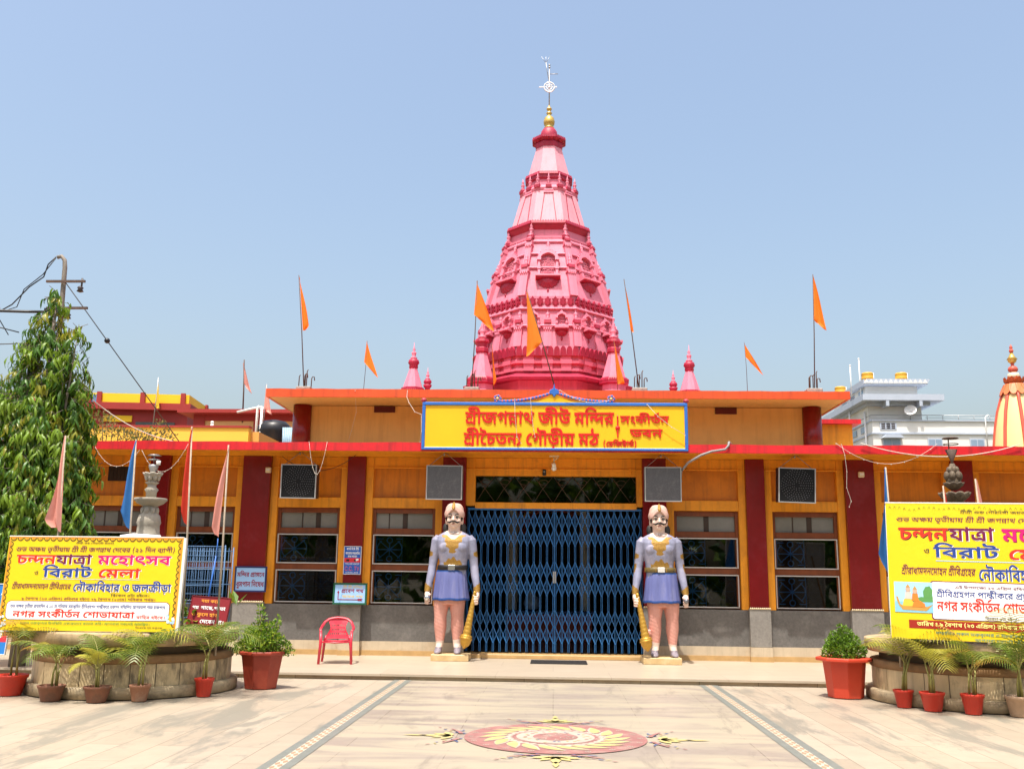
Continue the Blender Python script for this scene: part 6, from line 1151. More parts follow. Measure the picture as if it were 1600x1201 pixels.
# ================================================================ tower
PINK = mat('pink_paint', (.64, .185, .26), .6, .07, 2.5, .08, 30, stain=(.54, .13, .18), stain_amt=.5, stain_scale=1.5, streak=.35)
PINKL = mat('faded_pink_paint', (.70, .275, .325), .6, .05, 2, .06, 30, stain=(.62, .22, .27), stain_amt=.5, stain_scale=1.3, streak=.25)
CRIM = mat('crimson_paint', (.37, .020, .055), .5, .12, 5, .08, 40, stain=(.20, .01, .02), stain_amt=.5, stain_scale=3, streak=.4)
GOLD = mat('gold_paint', (.62, .40, .10), .32, .1, 8, metal=.55)
TC = (-.19, 9.0)
tower = thing('temple_tower', 'tall pink octagonal temple tower with crimson scalloped bands and golden finial rising behind the hall', 'tower', (TC[0], TC[1], 0))
C22 = math.cos(PI / 8)
T22 = math.tan(PI / 8)
def octa(mb, prof, mi=0): return mb.lathe([(a / C22, z) for a, z in prof], 8, (0, 0, 0), PI / 8, mi, False)
def rot_to(k_ang, a, z, tilt=0.0, off=0.0):
    """frame on the octagon face whose normal is k_ang (0 = towards the viewer), off along the face"""
    return Matrix.Rotation(k_ang, 4, 'Z') @ Matrix.Translation((off, -a, z)) @ Matrix.Rotation(-tilt, 4, 'X')
def on_ring(theta, a):
    """face angle and offset along that face for direction theta on an octagon of apothem a"""
    k = round(theta / (PI / 4))
    return k * PI / 4, a * math.tan(theta - k * PI / 4)
bd = MB()
octa(bd, [(1.94, 6.2), (1.94, 7.0)])
bd.build('drum', PINK, tower)
e = MB()
octa(e, [(2.02, 6.96), (2.42, 6.90), (2.44, 6.97), (2.06, 7.14), (2.06, 7.2)])
e.build('eave', CRIM, tower)
mo = MB()
octa(mo, [(2.10, 7.2), (2.10, 7.27), (2.02, 7.30), (2.02, 7.38), (2.12, 7.42), (2.12, 7.5), (2.04, 7.55), (2.06, 7.66)])
for k in range(-4, 4):                     # projecting blocks on the base moulding
    for off in (-.52, 0, .52):
        m_ = MB().box(-.14, .14, -.06, .04, 7.2, 7.68).box(-.16, .16, -.09, .04, 7.40, 7.52)
        mo.add(*[(lambda q: ([Matrix.Rotation(k * PI / 4, 4, 'Z') @ (Vector(v) + Vector((off, -2.06, 0))) for v in q.v], q.f))(m_)][0])
mo.build('base_moulding', mat('deep_pink_paint', (.60, .115, .175), .6, .07, 2.5, .08, 30), tower)
octa(MB(), [(2.07, 7.66), (2.05, 7.9), (1.97, 8.45), (1.86, 9.16)]).build('lower_tier', PINK, tower)
octa(MB(), [(1.80, 9.16), (1.79, 9.44), (1.64, 10.0), (1.47, 10.6), (1.30, 11.1), (1.22, 11.4)]).build('upper_tier', PINK, tower)
octa(MB(), [(1.24, 11.38), (1.24, 11.44), (1.14, 11.48), (1.12, 11.70)]).build('cornice_neck', PINK, tower)
octa(MB(), [(1.10, 11.66), (1.14, 11.70), (1.2, 11.80), (1.22, 11.86), (1.16, 11.96)]).build('upper_cornice', CRIM, tower)
octa(MB(), [(1.11, 11.96), (.83, 13.05)]).build('middle_cone', PINKL, tower)
octa(MB(), [(.84, 13.05), (.86, 13.14), (.80, 13.22), (.66, 13.3), (.64, 13.5)]).build('cone_ledge', PINK, tower)
octa(MB(), [(.62, 13.46), (.70, 13.54), (.70, 13.66), (.64, 13.76)]).build('top_cornice', CRIM, tower)
octa(MB(), [(.63, 13.74), (.385, 14.71)]).build('top_cone', PINKL, tower)
cw = octa(MB(), [(.40, 14.70), (.42, 14.84), (.40, 14.90), (.50, 14.97), (.50, 15.02), (.3, 15.06)])
cw.lathe([(.26, 15.04), (.28, 15.14), (.25, 15.32), (.19, 15.42), (.1, 15.46)], 24)
for k in range(16):
    a = k * PI / 8
    cw.lathe([(.05, 0), (.04, .05), (.005, .12)], 6, (.44 * math.cos(a), .44 * math.sin(a), 14.90))
cw.build('crown', CRIM, tower)
MB().lathe([(.16, 15.44), (.16, 15.48), (.10, 15.50), (.165, 15.58), (.18, 15.68), (.15, 15.80), (.07, 15.88), (.05, 15.92), (.09, 15.96), (.09, 15.98), (.05, 16.02), (.05, 16.06), (.085, 16.10), (.085, 16.13), (.04, 16.18), (.015, 16.26)], 24).build('kalasha', GOLD, tower)
rod = MB().tube([(0, 0, 16.2), (0, 0, 17.62)], .018, 8)
rod.ball((0, 0, 17.56), .035, 10, 8).ball((0, 0, 17.64), .035, 10, 8)
rod.tube([(.02, 0, 17.33), (.28, 0, 17.33)], .012, 6)
rod.tube([(-.01, 0, 17.1), (-.08, .02, 17.5), (-.11, .02, 17.75)], .012, 6)
for dx in (-.14, 0, .12): rod.tube([(-.11, .02, 17.72), (-.115 + dx, .02, 17.95)], .007, 5)
rod.build('lightning_rod', STEEL, tower)
wh = MB()
for r_, k in ((.165, .022), (.09, .014)):
    wh.tube([(r_ * math.cos(t), -.03, 16.86 + r_ * math.sin(t)) for t in np.linspace(0, 2 * PI, 25)], k, 6)
for k in range(8):
    t = k * PI / 4
    wh.tube([(.03 * math.cos(t), -.03, 16.86 + .03 * math.sin(t)), (.16 * math.cos(t), -.03, 16.86 + .16 * math.sin(t))], .012, 5)
wh.ball((0, -.03, 16.86), .04, 10, 8)
for s_ in (-1, 1): wh.prism([(s_ * .18, 16.85), (s_ * (.34 if s_ < 0 else .25), 16.85), (s_ * .30 if s_ < 0 else .22, 16.89), (s_ * .18, 16.88)][::s_], -.04, -.02)
wh.build('chakra_wheel', mat('silver_paint', (.78, .78, .78), .35, metal=.3), tower)

def lobe_ring(name, a, z, wd, h, th, mtl, shape='round', tilt=0.0, faces=range(-3, 4)):
    mb = MB()
    side = 2 * a * T22
    n = max(1, round(side / wd))
    wd = side / n
    if shape == 'round':
        poly = [(-wd * .47, 0), (wd * .47, 0), (wd * .47, h * .45)] + [(wd * .47 * math.cos(t), h * .45 + h * .55 * math.sin(t)) for t in np.linspace(.3, PI - .3, 7)] + [(-wd * .47, h * .45)]
    else:
        poly = [(-wd * .2, 0), (wd * .2, 0), (wd * .48, h * .35), (wd * .34, h * .5), (wd * .46, h * .72), (wd * .2, h * .75), (0, h), (-wd * .2, h * .75), (-wd * .46, h * .72), (-wd * .34, h * .5), (-wd * .48, h * .35)]
    for k in faces:
        for i in range(n):
            s0 = len(mb.v)
            mb.prism(poly, -th, 0)
            if shape == 'leaf': mb.prism([(x * .5, zz * .8 + .03) for x, zz in poly], -th - .03, -th)
            mb.xf(rot_to(k * PI / 4, a, z, tilt, -side / 2 + (i + .5) * wd), s0)
    return mb.build(name, mtl, tower)
lobe_ring('scallop_band', 2.10, 7.63, .18, .27, .07, CRIM, 'round', -.12)
lobe_ring('leaf_band', 1.82, 9.13, .21, .30, .05, CRIM, 'leaf', -.1)
lobe_ring('tile_fringe', 1.21, 11.84, .075, .11, .05, CRIM, 'round', .25)
lobe_ring('tile_fringe', .69, 13.63, .06, .10, .04, CRIM, 'round', .25)
lobe_ring('tile_fringe', .49, 14.95, .07, .09, .03, CRIM, 'round', 0)
rg = MB()
for a, z, h in ((1.545, 10.36, .07), (1.405, 10.83, .06), (1.255, 11.26, .08), (1.985, 8.52, .06), (1.90, 9.04, .06)):
    octa(rg, [(a - .1, z - h / 2), (a + .045, z - h / 2), (a + .055, z), (a + .03, z + h / 2), (a - .1, z + h / 2)])
rg.build('string_course', PINK, tower)

FIN = [(.055, 0), (.075, .03), (.03, .06), (.06, .12), (.065, .16), (.025, .21), (.05, .25), (.02, .30), (.005, .40)]
def finial_mb(s=1.0):
    mb = MB()
    mb.box(-.10 * s, .10 * s, -.10 * s, .10 * s, -.10 * s, 0, 1)
    mb.box(-.075 * s, .075 * s, -.075 * s, .075 * s, 0, .05 * s, 0)
    mb.lathe([(r * s, z * s + .05 * s) for r, z in FIN], 10)
    return mb
def pil_mb(h, wd, d, s=1.0, fin=True):
    """pilaster with a small capital, crimson cap and finial; foot at the origin"""
    mb = MB()
    mb.box(-wd / 2, wd / 2, -d, .15, 0, h - .14)
    mb.box(-wd * .6, wd * .6, -d - .03, .15, h - .14, h - .11)
    for i in range(4): mb.box(-wd * .5 + i * wd * .26, -wd * .5 + i * wd * .26 + wd * .17, -d - .035, .0, h - .20, h - .14)
    mb.box(-wd * .52, wd * .52, -d - .02, .15, h - .11, h - .0)
    if fin:
        f = finial_mb(s)
        o = len(mb.v)
        mb.v += [(x, y - d * .4, z + h + .09 * s) for x, y, z in f.v]
        mb.f += [tuple(i + o for i in q) for q in f.f]
        mb.mi += f.mi
        mb.sm += f.sm
    return mb
PM = [PINK, CRIM]
proto = {}
def place(name, key, mk, mtx):
    """link a part on the tower; copies share the mesh"""
    if key not in proto: proto[key] = mk().mesh(name, PM)
    o = bpy.data.objects.new(name, proto[key])
    col.objects.link(o)
    o.parent = tower
    o.matrix_local = mtx
    return o
def niche_mb(W, Ho, big):
    """arched niche: foot of the opening at the origin, sill below, half lotus hanging under it"""
    mb = MB()
    hw = W / 2
    cw_ = W * .24
    for s_ in (-1, 1):
        x = s_ * (hw + cw_ / 2)
        mb.box(x - cw_ * .36, x + cw_ * .36, -.13, .1, .06, Ho * .62)
        mb.box(x - cw_ * .55, x + cw_ * .55, -.16, .1, 0, .07)
        mb.box(x - cw_ * .5, x + cw_ * .5, -.15, .1, Ho * .28, Ho * .38)
        mb.box(x - cw_ * .6, x + cw_ * .6, -.17, .1, Ho * .62, Ho * .70)
    n = 12
    zc = Ho * .68
    outer, inner = [], []
    for i in range(n + 1):
        t = PI * i / n
        cusp = 1 + .05 * abs(math.sin(3 * t))
        inner.append((hw * math.cos(t) * cusp, zc + hw * .95 * math.sin(t) * cusp))
        outer.append(((hw + cw_ * .9) * math.cos(t), zc + (hw + cw_ * .9) * math.sin(t) * 1.02))
    for i in range(n):
        a, b, c, d = outer[i], outer[i + 1], inner[i + 1], inner[i]
        mb.prism([a, b, c, d], -.14, .08)
    for i in range(9):                      # beaded crest over the arch
        t = PI * (i + .5) / 9
        mb.ball(((hw + cw_ * 1.05) * math.cos(t), -.11, zc + (hw + cw_ * 1.05) * math.sin(t)), W * .07, 8, 6)
    f = finial_mb(W * 1.9)
    o = len(mb.v)
    mb.v += [(x, y - .06, z + zc + hw + cw_ + W * .18) for x, y, z in f.v]
    mb.f += [tuple(i + o for i in q) for q in f.f]
    mb.mi += [0] * len(f.mi)
    mb.sm += f.sm
    # carved leafwork in the opening
    rr = random.Random(7)
    mb.box(-hw, hw, .0, .06, 0, zc)
    mb.prism([(hw * .72 * math.cos(t), zc - .02 + hw * .72 * math.sin(t)) for t in np.linspace(0, PI, 9)], -.02, .03)
    rows = 7 if big else 4
    for i in range(rows):
        z = Ho * .06 + (zc + hw * .45 - Ho * .06) * i / rows
        for s_ in (-1, 1):
            for r_ in (.62, .38, .16):
                x = s_ * hw * r_
                mb.tube([(x + hw * .17 * math.cos(t) * s_, -.035 - .012 * math.sin(t), z + hw * .15 * math.sin(t) + hw * .2 * (1 - r_)) for t in np.linspace(0, 4.6, 7)], W * .026, 5)
        mb.ball((0, -.03, z + .03), W * .075, 8, 6, sy=.5)
    # sill
    sw = hw + cw_ * 1.5
    mb.box(-sw, sw, -.24, .1, -.055, 0)
    for i in range(int(sw * 2 / .045)): mb.box(-sw + .045 * i + .008, -sw + .045 * i + .034, -.25, -.235, -.05, -.008)
    mb.box(-sw * .95, sw * .95, -.20, .1, -.085, -.055, 1)
    # half lotus
    lr = sw * .86
    for i in range(7):
        t0 = PI + PI * i / 7
        t1 = PI + PI * (i + 1) / 7
        tm = (t0 + t1) / 2
        lz = .95
        P = [(0, -.09), (lr * math.cos(t0) * .93, -.09 + lr * .9 * math.sin(t0) * .93 * lz), (lr * math.cos(tm - .12) * 1.03, -.09 + lr * .9 * math.sin(tm - .12) * 1.03 * lz), (lr * math.cos(tm + .12) * 1.03, -.09 + lr * .9 * math.sin(tm + .12) * 1.03 * lz), (lr * math.cos(t1) * .93, -.09 + lr * .9 * math.sin(t1) * .93 * lz)]
        v = [(P[0][0], -.16, P[0][1])] + [(x, -.035, z) for x, z in P[1:]] + [(x * .55, -.13, -.09 + (z + .09) * .55) for x, z in (P[1], P[4])]
        mb.add(v, [(0, 5, 6), (5, 1, 2, 3), (5, 3, 4, 6)], 1)
    mb.ball((0, -.13, -.10 - lr * .18), lr * .16, 10, 6, 1, sy=.5)
    mb.lathe([(.002, -.14), (.028, -.08), (.03, -.04), (.01, 0)], 8, (0, -.03, -.09 - lr * .87), 0, 1)
    return mb
AZ = lambda z, P: float(np.interp(z, [p[1] for p in P], [p[0] for p in P]))
UP = [(1.80, 9.16), (1.79, 9.44), (1.64, 10.0), (1.47, 10.6), (1.30, 11.1), (1.22, 11.4)]
LP = [(2.07, 7.66), (2.05, 7.9), (1.97, 8.45), (1.86, 9.16)]
for k in range(-3, 4):
    fa = k * PI / 4
    place('niche', 'big', lambda: niche_mb(.42, .86, True), rot_to(fa, AZ(10.03, UP) - .02, 10.03, .26))
for k in range(-7, 7):                      # octagon arrises
    if k % 2 == 0: continue
    th = k * PI / 8
    def vtx(a, z, tilt): return Matrix.Rotation(th, 4, 'Z') @ Matrix.Translation((0, -a / C22, z)) @ Matrix.Rotation(-tilt, 4, 'X')
    place('pilaster', 'pa', lambda: pil_mb(.92, .24, .07), vtx(AZ(9.44, UP) - .02, 9.44, .26))
    place('pilaster', 'pb', lambda: pil_mb(.82, .19, .05, .85), vtx(AZ(10.45, UP) - .01, 10.45, .28))
    place('finial', 'fa', lambda: finial_mb(1.0), Matrix.Rotation(th, 4, 'Z') @ Matrix.Translation((0, -1.30, 11.46)))
    place('finial', 'fb', lambda: finial_mb(.9), Matrix.Rotation(th, 4, 'Z') @ Matrix.Translation((0, -.86, 13.22)))
for k in range(-3, 4):
    fa = k * PI / 4
    place('finial', 'fb', lambda: finial_mb(.9), Matrix.Rotation(fa, 4, 'Z') @ Matrix.Translation((0, -.80, 13.22)))
    # dotted panel on the middle cone
    tl = math.atan((1.11 - .83) / (13.05 - 11.96))
    def dots():
        mb = MB()
        for i in range(22):
            z = .06 + i * .045
            x = .23 - .11 * i / 22
            for s_ in (-1, 1): mb.box(s_ * x - .009, s_ * x + .009, -.02, .0, z, z + .022, 1)
        mb.box(-.15, .15, -.035, .02, 1.03, 1.10, 0)
        mb.box(-.13, .13, -.05, .02, 1.10, 1.16, 0)
        return mb
    place('dotted_panel', 'dots', dots, rot_to(fa, 1.11, 11.96, tl))
for k in range(-6, 7):                      # lower tier: pilasters and small niches by turns
    th = k * PI / 8
    fa, off = on_ring(th, AZ(7.9, LP))
    if k % 2 == 0: place('pilaster', 'pc', lambda: pil_mb(.70, .23, .06), rot_to(fa, AZ(7.9, LP) - .02, 7.9, .16))
    else: place('pilaster', 'pc', lambda: pil_mb(.70, .23, .06), Matrix.Rotation(th, 4, 'Z') @ Matrix.Translation((0, -(AZ(7.9, LP) - .03) / C22, 7.9)) @ Matrix.Rotation(-.16, 4, 'X'))
    if k < 6:
        th2 = th + PI / 16
        fa, off = on_ring(th2, AZ(8.45, LP))
        place('niche', 'small', lambda: niche_mb(.22, .46, False), rot_to(fa, AZ(8.45, LP) - .02, 8.43, .16, off))

def turret_mb(mb):
    def o8(prof, mi): mb.lathe([(a / C22, z) for a, z in prof], 8, (0, 0, 0), PI / 8, mi, False)
    o8([(.40, -1.2), (.40, .12), (.36, .15), (.36, .30)], 0)
    o8([(.36, .30), (.46, .34), (.46, .42), (.40, .52)], 1)
    for k in range(8):
        for i in range(5):
            s0 = len(mb.v)
            mb.prism([(-.033, 0), (.033, 0), (.03, .05), (0, .07), (-.03, .05)], -.03, 0, 1)
            mb.xf(Matrix.Rotation(k * PI / 4, 4, 'Z') @ Matrix.Translation((-.14 + i * .07, -.44, .41)), s0)
    o8([(.37, .50), (.15, 1.30)], 0)
    o8([(.17, 1.28), (.20, 1.32), (.20, 1.42), (.16, 1.46), (.17, 1.58), (.22, 1.62), (.20, 1.70), (.10, 1.74)], 1)
    mb.lathe([(.12, 1.74), (.13, 1.80), (.06, 1.84), (.09, 1.92), (.10, 1.98), (.04, 2.04), (.06, 2.10), (.02, 2.18), (.005, 2.36)], 12, (0, 0, 0), 0, 0)
    return mb
for s_x, s_y in ((-1, -1), (1, -1), (1, 1), (-1, 1)):
    o = bpy.data.objects.new('turret', proto.get('tur') or turret_mb(MB()).mesh('turret', [PINK, CRIM, PINKL]))
    proto['tur'] = o.data
    col.objects.link(o)
    o.parent = tower
    o.location = (s_x * 1.84, s_y * 1.84, 6.55)
    o.scale = (.88, .88, .94)

def small_spire(x, y, z, s, label, cone=True):
    t = thing('small_spire', label, 'spire', (x, y, z), 0, 'small pink spires on the sanctum roof')
    if cone:
        m_ = MB().lathe([(.30 / C22, -1.4), (.30 / C22, -.02), (.27 / C22, .02), (.095 / C22, .62)], 8, (0, 0, 0), PI / 8, 0, False)
        for k in range(8):
            for i in range(4):
                s0 = len(m_.v)
                m_.prism([(-.03, -.05), (0, -.08), (.03, -.05), (.03, 0), (-.03, 0)], -.03, 0, 1)
                m_.xf(Matrix.Rotation(k * PI / 4, 4, 'Z') @ Matrix.Translation((-.09 + i * .06, -.28, .03)), s0)
        m_.build('cone', [PINK, CRIM], t)
    else:
        MB().lathe([(.10, -1.2), (.10, .28), (.15, .34), (.17, .42)], 12).build('shaft', CRIM, t)
    z0 = .58 if cone else .34
    MB().lathe([(.10, z0), (.13, z0 + .05), (.12, z0 + .12), (.16, z0 + .18), (.14, z0 + .26), (.08, z0 + .30)], 14).build('neck', CRIM, t)
    MB().lathe([(.08, z0 + .28), (.10, z0 + .33), (.04, z0 + .37), (.065, z0 + .44), (.07, z0 + .48), (.025, z0 + .52), (.045, z0 + .57), (.015, z0 + .62), (.003, z0 + .78)], 12).build('finial', PINK, t)
    t.scale = (s, s, s)
small_spire(-3.96, 7.2, 6.72, 1, 'small pink spire with crimson neck standing left of the tower, the taller of its pair')
small_spire(-3.55, 7.2, 6.55, .72, 'short crimson finial spire left of the tower, beside the taller pink spire', False)
small_spire(3.75, 7.2, 6.66, 1, 'small pink spire with crimson neck standing right of the tower, the taller of its pair')
small_spire(3.30, 7.2, 6.50, .72, 'short crimson finial spire right of the tower, beside the taller pink spire', False)
# sanctum roof under the tower and spires
sr = MB().box(-4.6, 4.4, 5.5, 13, 4.0, 6.1)
so = sr.build('sanctum_building', mat('sanctum_pink', (.62, .14, .2), .7))
tag(so, 'pink sanctum block under the tower, hidden behind the hall roof', 'building')

# ================================================================ guardian statues
SKIN = mat('statue_skin_paint', (.68, .50, .41), .5, .06, 5, .05, 40, stain=(.46, .27, .20), stain_amt=.5, stain_scale=6)
SOCK = mat('statue_pale_paint', (.62, .50, .43), .5, .05, 8)
JACK = mat('lavender_paint', (.23, .235, .325), .42, .28, 4, .10, 26, spec=.5, stain=(.34, .31, .37), stain_amt=.8, stain_scale=3.2, streak=.35)
LEGG = mat('salmon_paint', (.60, .285, .23), .55, .08, 5, stain=(.66, .38, .32), stain_amt=.5, stain_scale=4, streak=.25)
def leg_folds():
    n, l = LEGG.node_tree.nodes, LEGG.node_tree.links
    tc = n.new('ShaderNodeTexCoord')
    mp = n.new('ShaderNodeMapping')
    mp.inputs['Rotation'].default_value = (0, R(62), 0)
    wv = n.new('ShaderNodeTexWave')
    wv.inputs['Scale'].default_value = 5.5
    wv.inputs['Distortion'].default_value = 2.5
    wv.inputs['Detail'].default_value = 2
    bp = n.new('ShaderNodeBump')
    bp.inputs['Strength'].default_value = .12
    bp.inputs['Distance'].default_value = .02
    l.new(tc.outputs['Object'], mp.inputs[0])
    l.new(mp.outputs[0], wv.inputs['Vector'])
    l.new(wv.outputs['Fac'], bp.inputs['Height'])
    l.new(bp.outputs[0], n['Principled BSDF'].inputs['Normal'])
leg_folds()
SKRT = mat('slate_blue_paint', (.105, .12, .29), .5, .2, 5, .1, 40, stretch=(1, 1, .15), stain=(.22, .22, .36), stain_amt=.6, stain_scale=4)
HEM = mat('royal_blue_paint', (.02, .065, .24), .45, .1, 8)
GOLDP = mat('gilt_paint', (.30, .165, .03), .42, .22, 30, .5, 70, metal=.35)
SHOE = mat('grey_violet_paint', (.21, .18, .21), .45, .1, 10)
BLK = mat('black_gloss_paint', (.012, .010, .010), .35, .1, 10)
TURB = mat('pink_turban_paint', (.62, .40, .335), .55, .1, 6, .06, 40, streak=.2)
SILV = mat('silver_gloss_paint', (.55, .55, .56), .2, .05, 10, metal=.9)
EYEW = mat('eye_white_paint', (.75, .70, .62), .3, .02, 10)

def fuse(mb, name, mats, pick, parent, voxel=.0095, it=5):
    """one continuous skin over overlapping volumes; pick(centre, normal) chooses the paint of each face"""
    me = mb.mesh(name, mats)
    o = bpy.data.objects.new(name, me)
    col.objects.link(o)
    r = o.modifiers.new('r', 'REMESH')
    r.mode, r.voxel_size, r.use_smooth_shade = 'VOXEL', voxel, True
    s = o.modifiers.new('s', 'SMOOTH')
    s.factor, s.iterations = .5, it
    dg = bpy.context.evaluated_depsgraph_get()
    nm = bpy.data.meshes.new_from_object(o.evaluated_get(dg))
    o.modifiers.clear()
    o.data = nm
    nm.name = name
    nm.materials.clear()
    for m_ in mats: nm.materials.append(m_)
    nm.polygons.foreach_set('material_index', [pick(p.center, p.normal) for p in nm.polygons])
    nm.polygons.foreach_set('use_smooth', [True] * len(nm.polygons))
    bpy.data.meshes.remove(me)
    o.parent = parent
    return o
def ell(cx, cy, z, rx, ry, n=28, pw=2.4):
    out = []
    for k in range(n):
        t = 2 * PI * k / n
        c, s = math.cos(t), math.sin(t)
        out.append((cx + rx * math.copysign(abs(c) ** (2 / pw), c), cy + ry * math.copysign(abs(s) ** (2 / pw), s), z))
    return out

def guard(x, s, label, belt_gold):
    t = thing('guard_statue', label, 'statue', (x, -.78, Z0), 0, 'guardian statues flanking the gate')
    hx = -.035 * s                         # hips sway to the outer side
    B = MB()
    # trunk
    B.loft([ell(hx, .0, 1.00, .27, .17), ell(hx, 0, 1.15, .285, .185), ell(hx * .8, 0, 1.40, .275, .18), ell(hx * .4, 0, 1.62, .262, .165), ell(0, 0, 1.76, .258, .165),
            ell(0, -.005, 1.92, .285, .185), ell(0, -.005, 2.05, .315, .195), ell(0, .0, 2.16, .34, .18), ell(0, .005, 2.24, .335, .15), ell(0, .01, 2.30, .24, .115), ell(0, .015, 2.35, .14, .09)])
    for q in (-1, 1): B.ball((q * .13, -.12, 2.04), .13, 18, 12, sy=.62, sz=.9)      # chest
    B.loft([ell(0, .01, 2.25, .125, .10, pw=2), ell(0, .005, 2.36, .112, .10, pw=2), ell(0, .0, 2.47, .115, .105, pw=2)])      # neck
    # head
    B.loft([ell(0, -.045, 2.405, .05, .05, pw=2), ell(0, -.04, 2.425, .095, .10, pw=2), ell(0, -.02, 2.47, .128, .135, pw=2.2), ell(0, 0, 2.54, .146, .165, pw=2.2), ell(0, .005, 2.62, .15, .172, pw=2.2), ell(0, .01, 2.70, .145, .17, pw=2), ell(0, .01, 2.78, .11, .13, pw=2)])
    B.loft([ell(0, -.160, 2.615, .016, .02, 12, 2), ell(0, -.178, 2.575, .020, .028, 12, 2), ell(0, -.195, 2.545, .030, .032, 12, 2), ell(0, -.172, 2.525, .030, .03, 12, 2)])   # nose
    B.ball((0, -.155, 2.475), .04, 12, 8, sz=.45, sy=.6)                             # lips
    B.ball((0, -.135, 2.43), .05, 12, 8, sz=.7, sy=.7)                               # chin
    for q in (-1, 1):
        B.ball((q * .152, .02, 2.545), .055, 12, 10, sx=.42, sy=.65, sz=1.45)        # ears
        B.ball((q * .075, -.118, 2.53), .058, 12, 8, sy=.6)                          # cheeks
        B.tube([(q * .035, -.160, 2.628), (q * .085, -.148, 2.634), (q * .12, -.115, 2.618)], [.018, .02, .012], 8)   # brow ridge
    # legs
    for q in (-1, 1):
        lx = hx * 1.7 + q * .158
        B.loft([ell(lx + q * .01, -.03, .20, .062, .085, 20, 2), ell(lx, .0, .30, .072, .078, 20, 2), ell(lx, .015, .48, .10, .105, 20, 2), ell(lx, .02, .60, .118, .125, 20, 2), ell(lx - q * .0, -.005, .78, .115, .12, 20, 2), ell(lx - q * .01, -.005, .98, .145, .145, 20, 2), ell(lx - q * .015, 0, 1.16, .15, .16, 20, 2)])
        fx = lx + q * .02
        B.loft([ell(fx, -.02, .116, .068, .10, 20, 2.2), ell(fx, -.03, .15, .07, .11, 20, 2.2), ell(fx, -.02, .20, .064, .085, 20, 2.2), ell(fx, -.01, .24, .06, .075, 20, 2)])
        B.loft([[(fx + q * dx_ * .3 + rx * math.cos(a), y, .116 + hz * (.5 + .5 * math.sin(a))) for a in np.linspace(0, 2 * PI, 20, endpoint=False)] for y, rx, hz, dx_ in ((-.06, .066, .10, 0), (-.14, .066, .085, .01), (-.20, .055, .062, .02), (-.235, .03, .04, .03))])
    # arms
    hand = {}
    for q in (-1, 1):
        m_ = q * s > 0                     # the hand on the gate side holds the mace
        P = [(q * .275, .01, 2.235), (q * .325, .005, 2.17), (q * .348, .01, 2.0), (q * .375, .02, 1.83), (q * .39, .015, 1.70), (q * .415, -.02, 1.52), (q * .445, -.06, 1.36), (q * .46, -.085, 1.24)]
        B.tube(P, [.075, .098, .094, .084, .078, .076, .062, .05], 20)
        w_ = Vector(P[-1])
        hc = w_ + Vector((q * .006, -.025, -.10))
        hand[q] = hc
        # palm and back of the hand
        B.loft([ell(w_.x, w_.y, w_.z + .01, .042, .05, 16, 2.2), ell(w_.x + q * .005, w_.y - .008, w_.z - .04, .046, .062, 16, 2.4), ell(hc.x, hc.y, hc.z, .045, .072, 16, 2.4), ell(hc.x - q * .004, hc.y - .004, hc.z - .05, .036, .066, 16, 2.2)])
        # four fingers from the knuckles, bent forward and in around what is held
        for i in range(4):
            z_ = hc.z + .030 - i * .043
            k0 = Vector((hc.x + q * .012, hc.y - .058, z_ - .01))
            ln = (.062, .070, .066, .052)[i]
            k1 = k0 + Vector((q * .002, -ln * .75, -.012))
            k2 = k1 + Vector((-q * ln * .85, -.018, -.006))
            k3 = k2 + Vector((-q * .022, .040, .0))
            B.tube([k0 + Vector((0, .04, .01)), k0, k1, k2, k3], [.021, .021, .0195, .018, .014], 10)
        B.tube([(hc.x - q * .02, hc.y - .01, hc.z + .055), (hc.x - q * .055, hc.y - .045, hc.z + .035), (hc.x - q * .062, hc.y - .09, hc.z + .028), (hc.x - q * .045, hc.y - .125, hc.z + .03)], [.026, .024, .021, .015], 10)
    rr = random.Random(3)
    def pick(c, n):
        x_, y_, z_ = c
        ax = abs(x_)
        if z_ > 2.44: return 0
        if z_ > 2.19 and ax < .155 - max(0, 2.30 - z_) * 1.1 + max(0, z_ - 2.33) * .2 and (y_ < .03 or z_ > 2.31): return 0
        if ax > .34 and z_ < 1.255: return 0
        if z_ < 1.44 and ax < .345:
            if z_ < .235 and (y_ < -.02 or z_ < .17): return 4
            if z_ < .30 + .06 * (1 if y_ < 0 else .5) + x_ * .1 * s: return 3
            return 2
        if n.y < .2 and ax < .33:
            w1 = .035 + max(0, z_ - 1.92) * .50 + .018 * math.sin(z_ * 62) + .012 * math.sin(x_ * 90)
            if 1.93 < z_ < 2.27 and ax < w1: return 5
            if 1.70 < z_ < 1.86 - ax * .55 + .02 * math.sin(x_ * 60) and ax < .17: return 5
        if ax > .38 and 1.86 < z_ < 1.98 and n.x * x_ > 0 and abs(z_ - 1.92) < .06 - abs(y_ + .02) * .5: return 5
        if ax > .33 and 1.62 < z_ < 1.78 and n.x * x_ > 0 and abs(y_) < .05 and belt_gold: return 5
        return 1
    fuse(B, 'body', [SKIN, JACK, LEGG, SOCK, SHOE, GOLDP], pick, t)
    # kilt with pleats and blue hem
    K = MB()
    n = 72
    rings = []
    for z_, rx, ry, am in ((1.625, .272, .180, 0), (1.59, .282, .192, .003), (1.40, .302, .212, .007), (1.20, .324, .232, .010), (1.115, .336, .242, .011), (1.085, .340, .246, .011), (1.07, .336, .242, .010), (1.075, .31, .215, .008)):
        rg_ = []
        for k in range(n):
            a = 2 * PI * k / n
            f_ = 1 + am / .3 * (math.sin(a * 22 + .8 * math.sin(a * 3)) + .5 * math.sin(a * 9 + 1))
            rg_.append((hx + rx * f_ * math.cos(a), ry * f_ * math.sin(a), z_ + .006 * math.sin(a * 7) * (z_ < 1.15)))
        rings.append(rg_)
    K.loft(rings, 0, True, False)
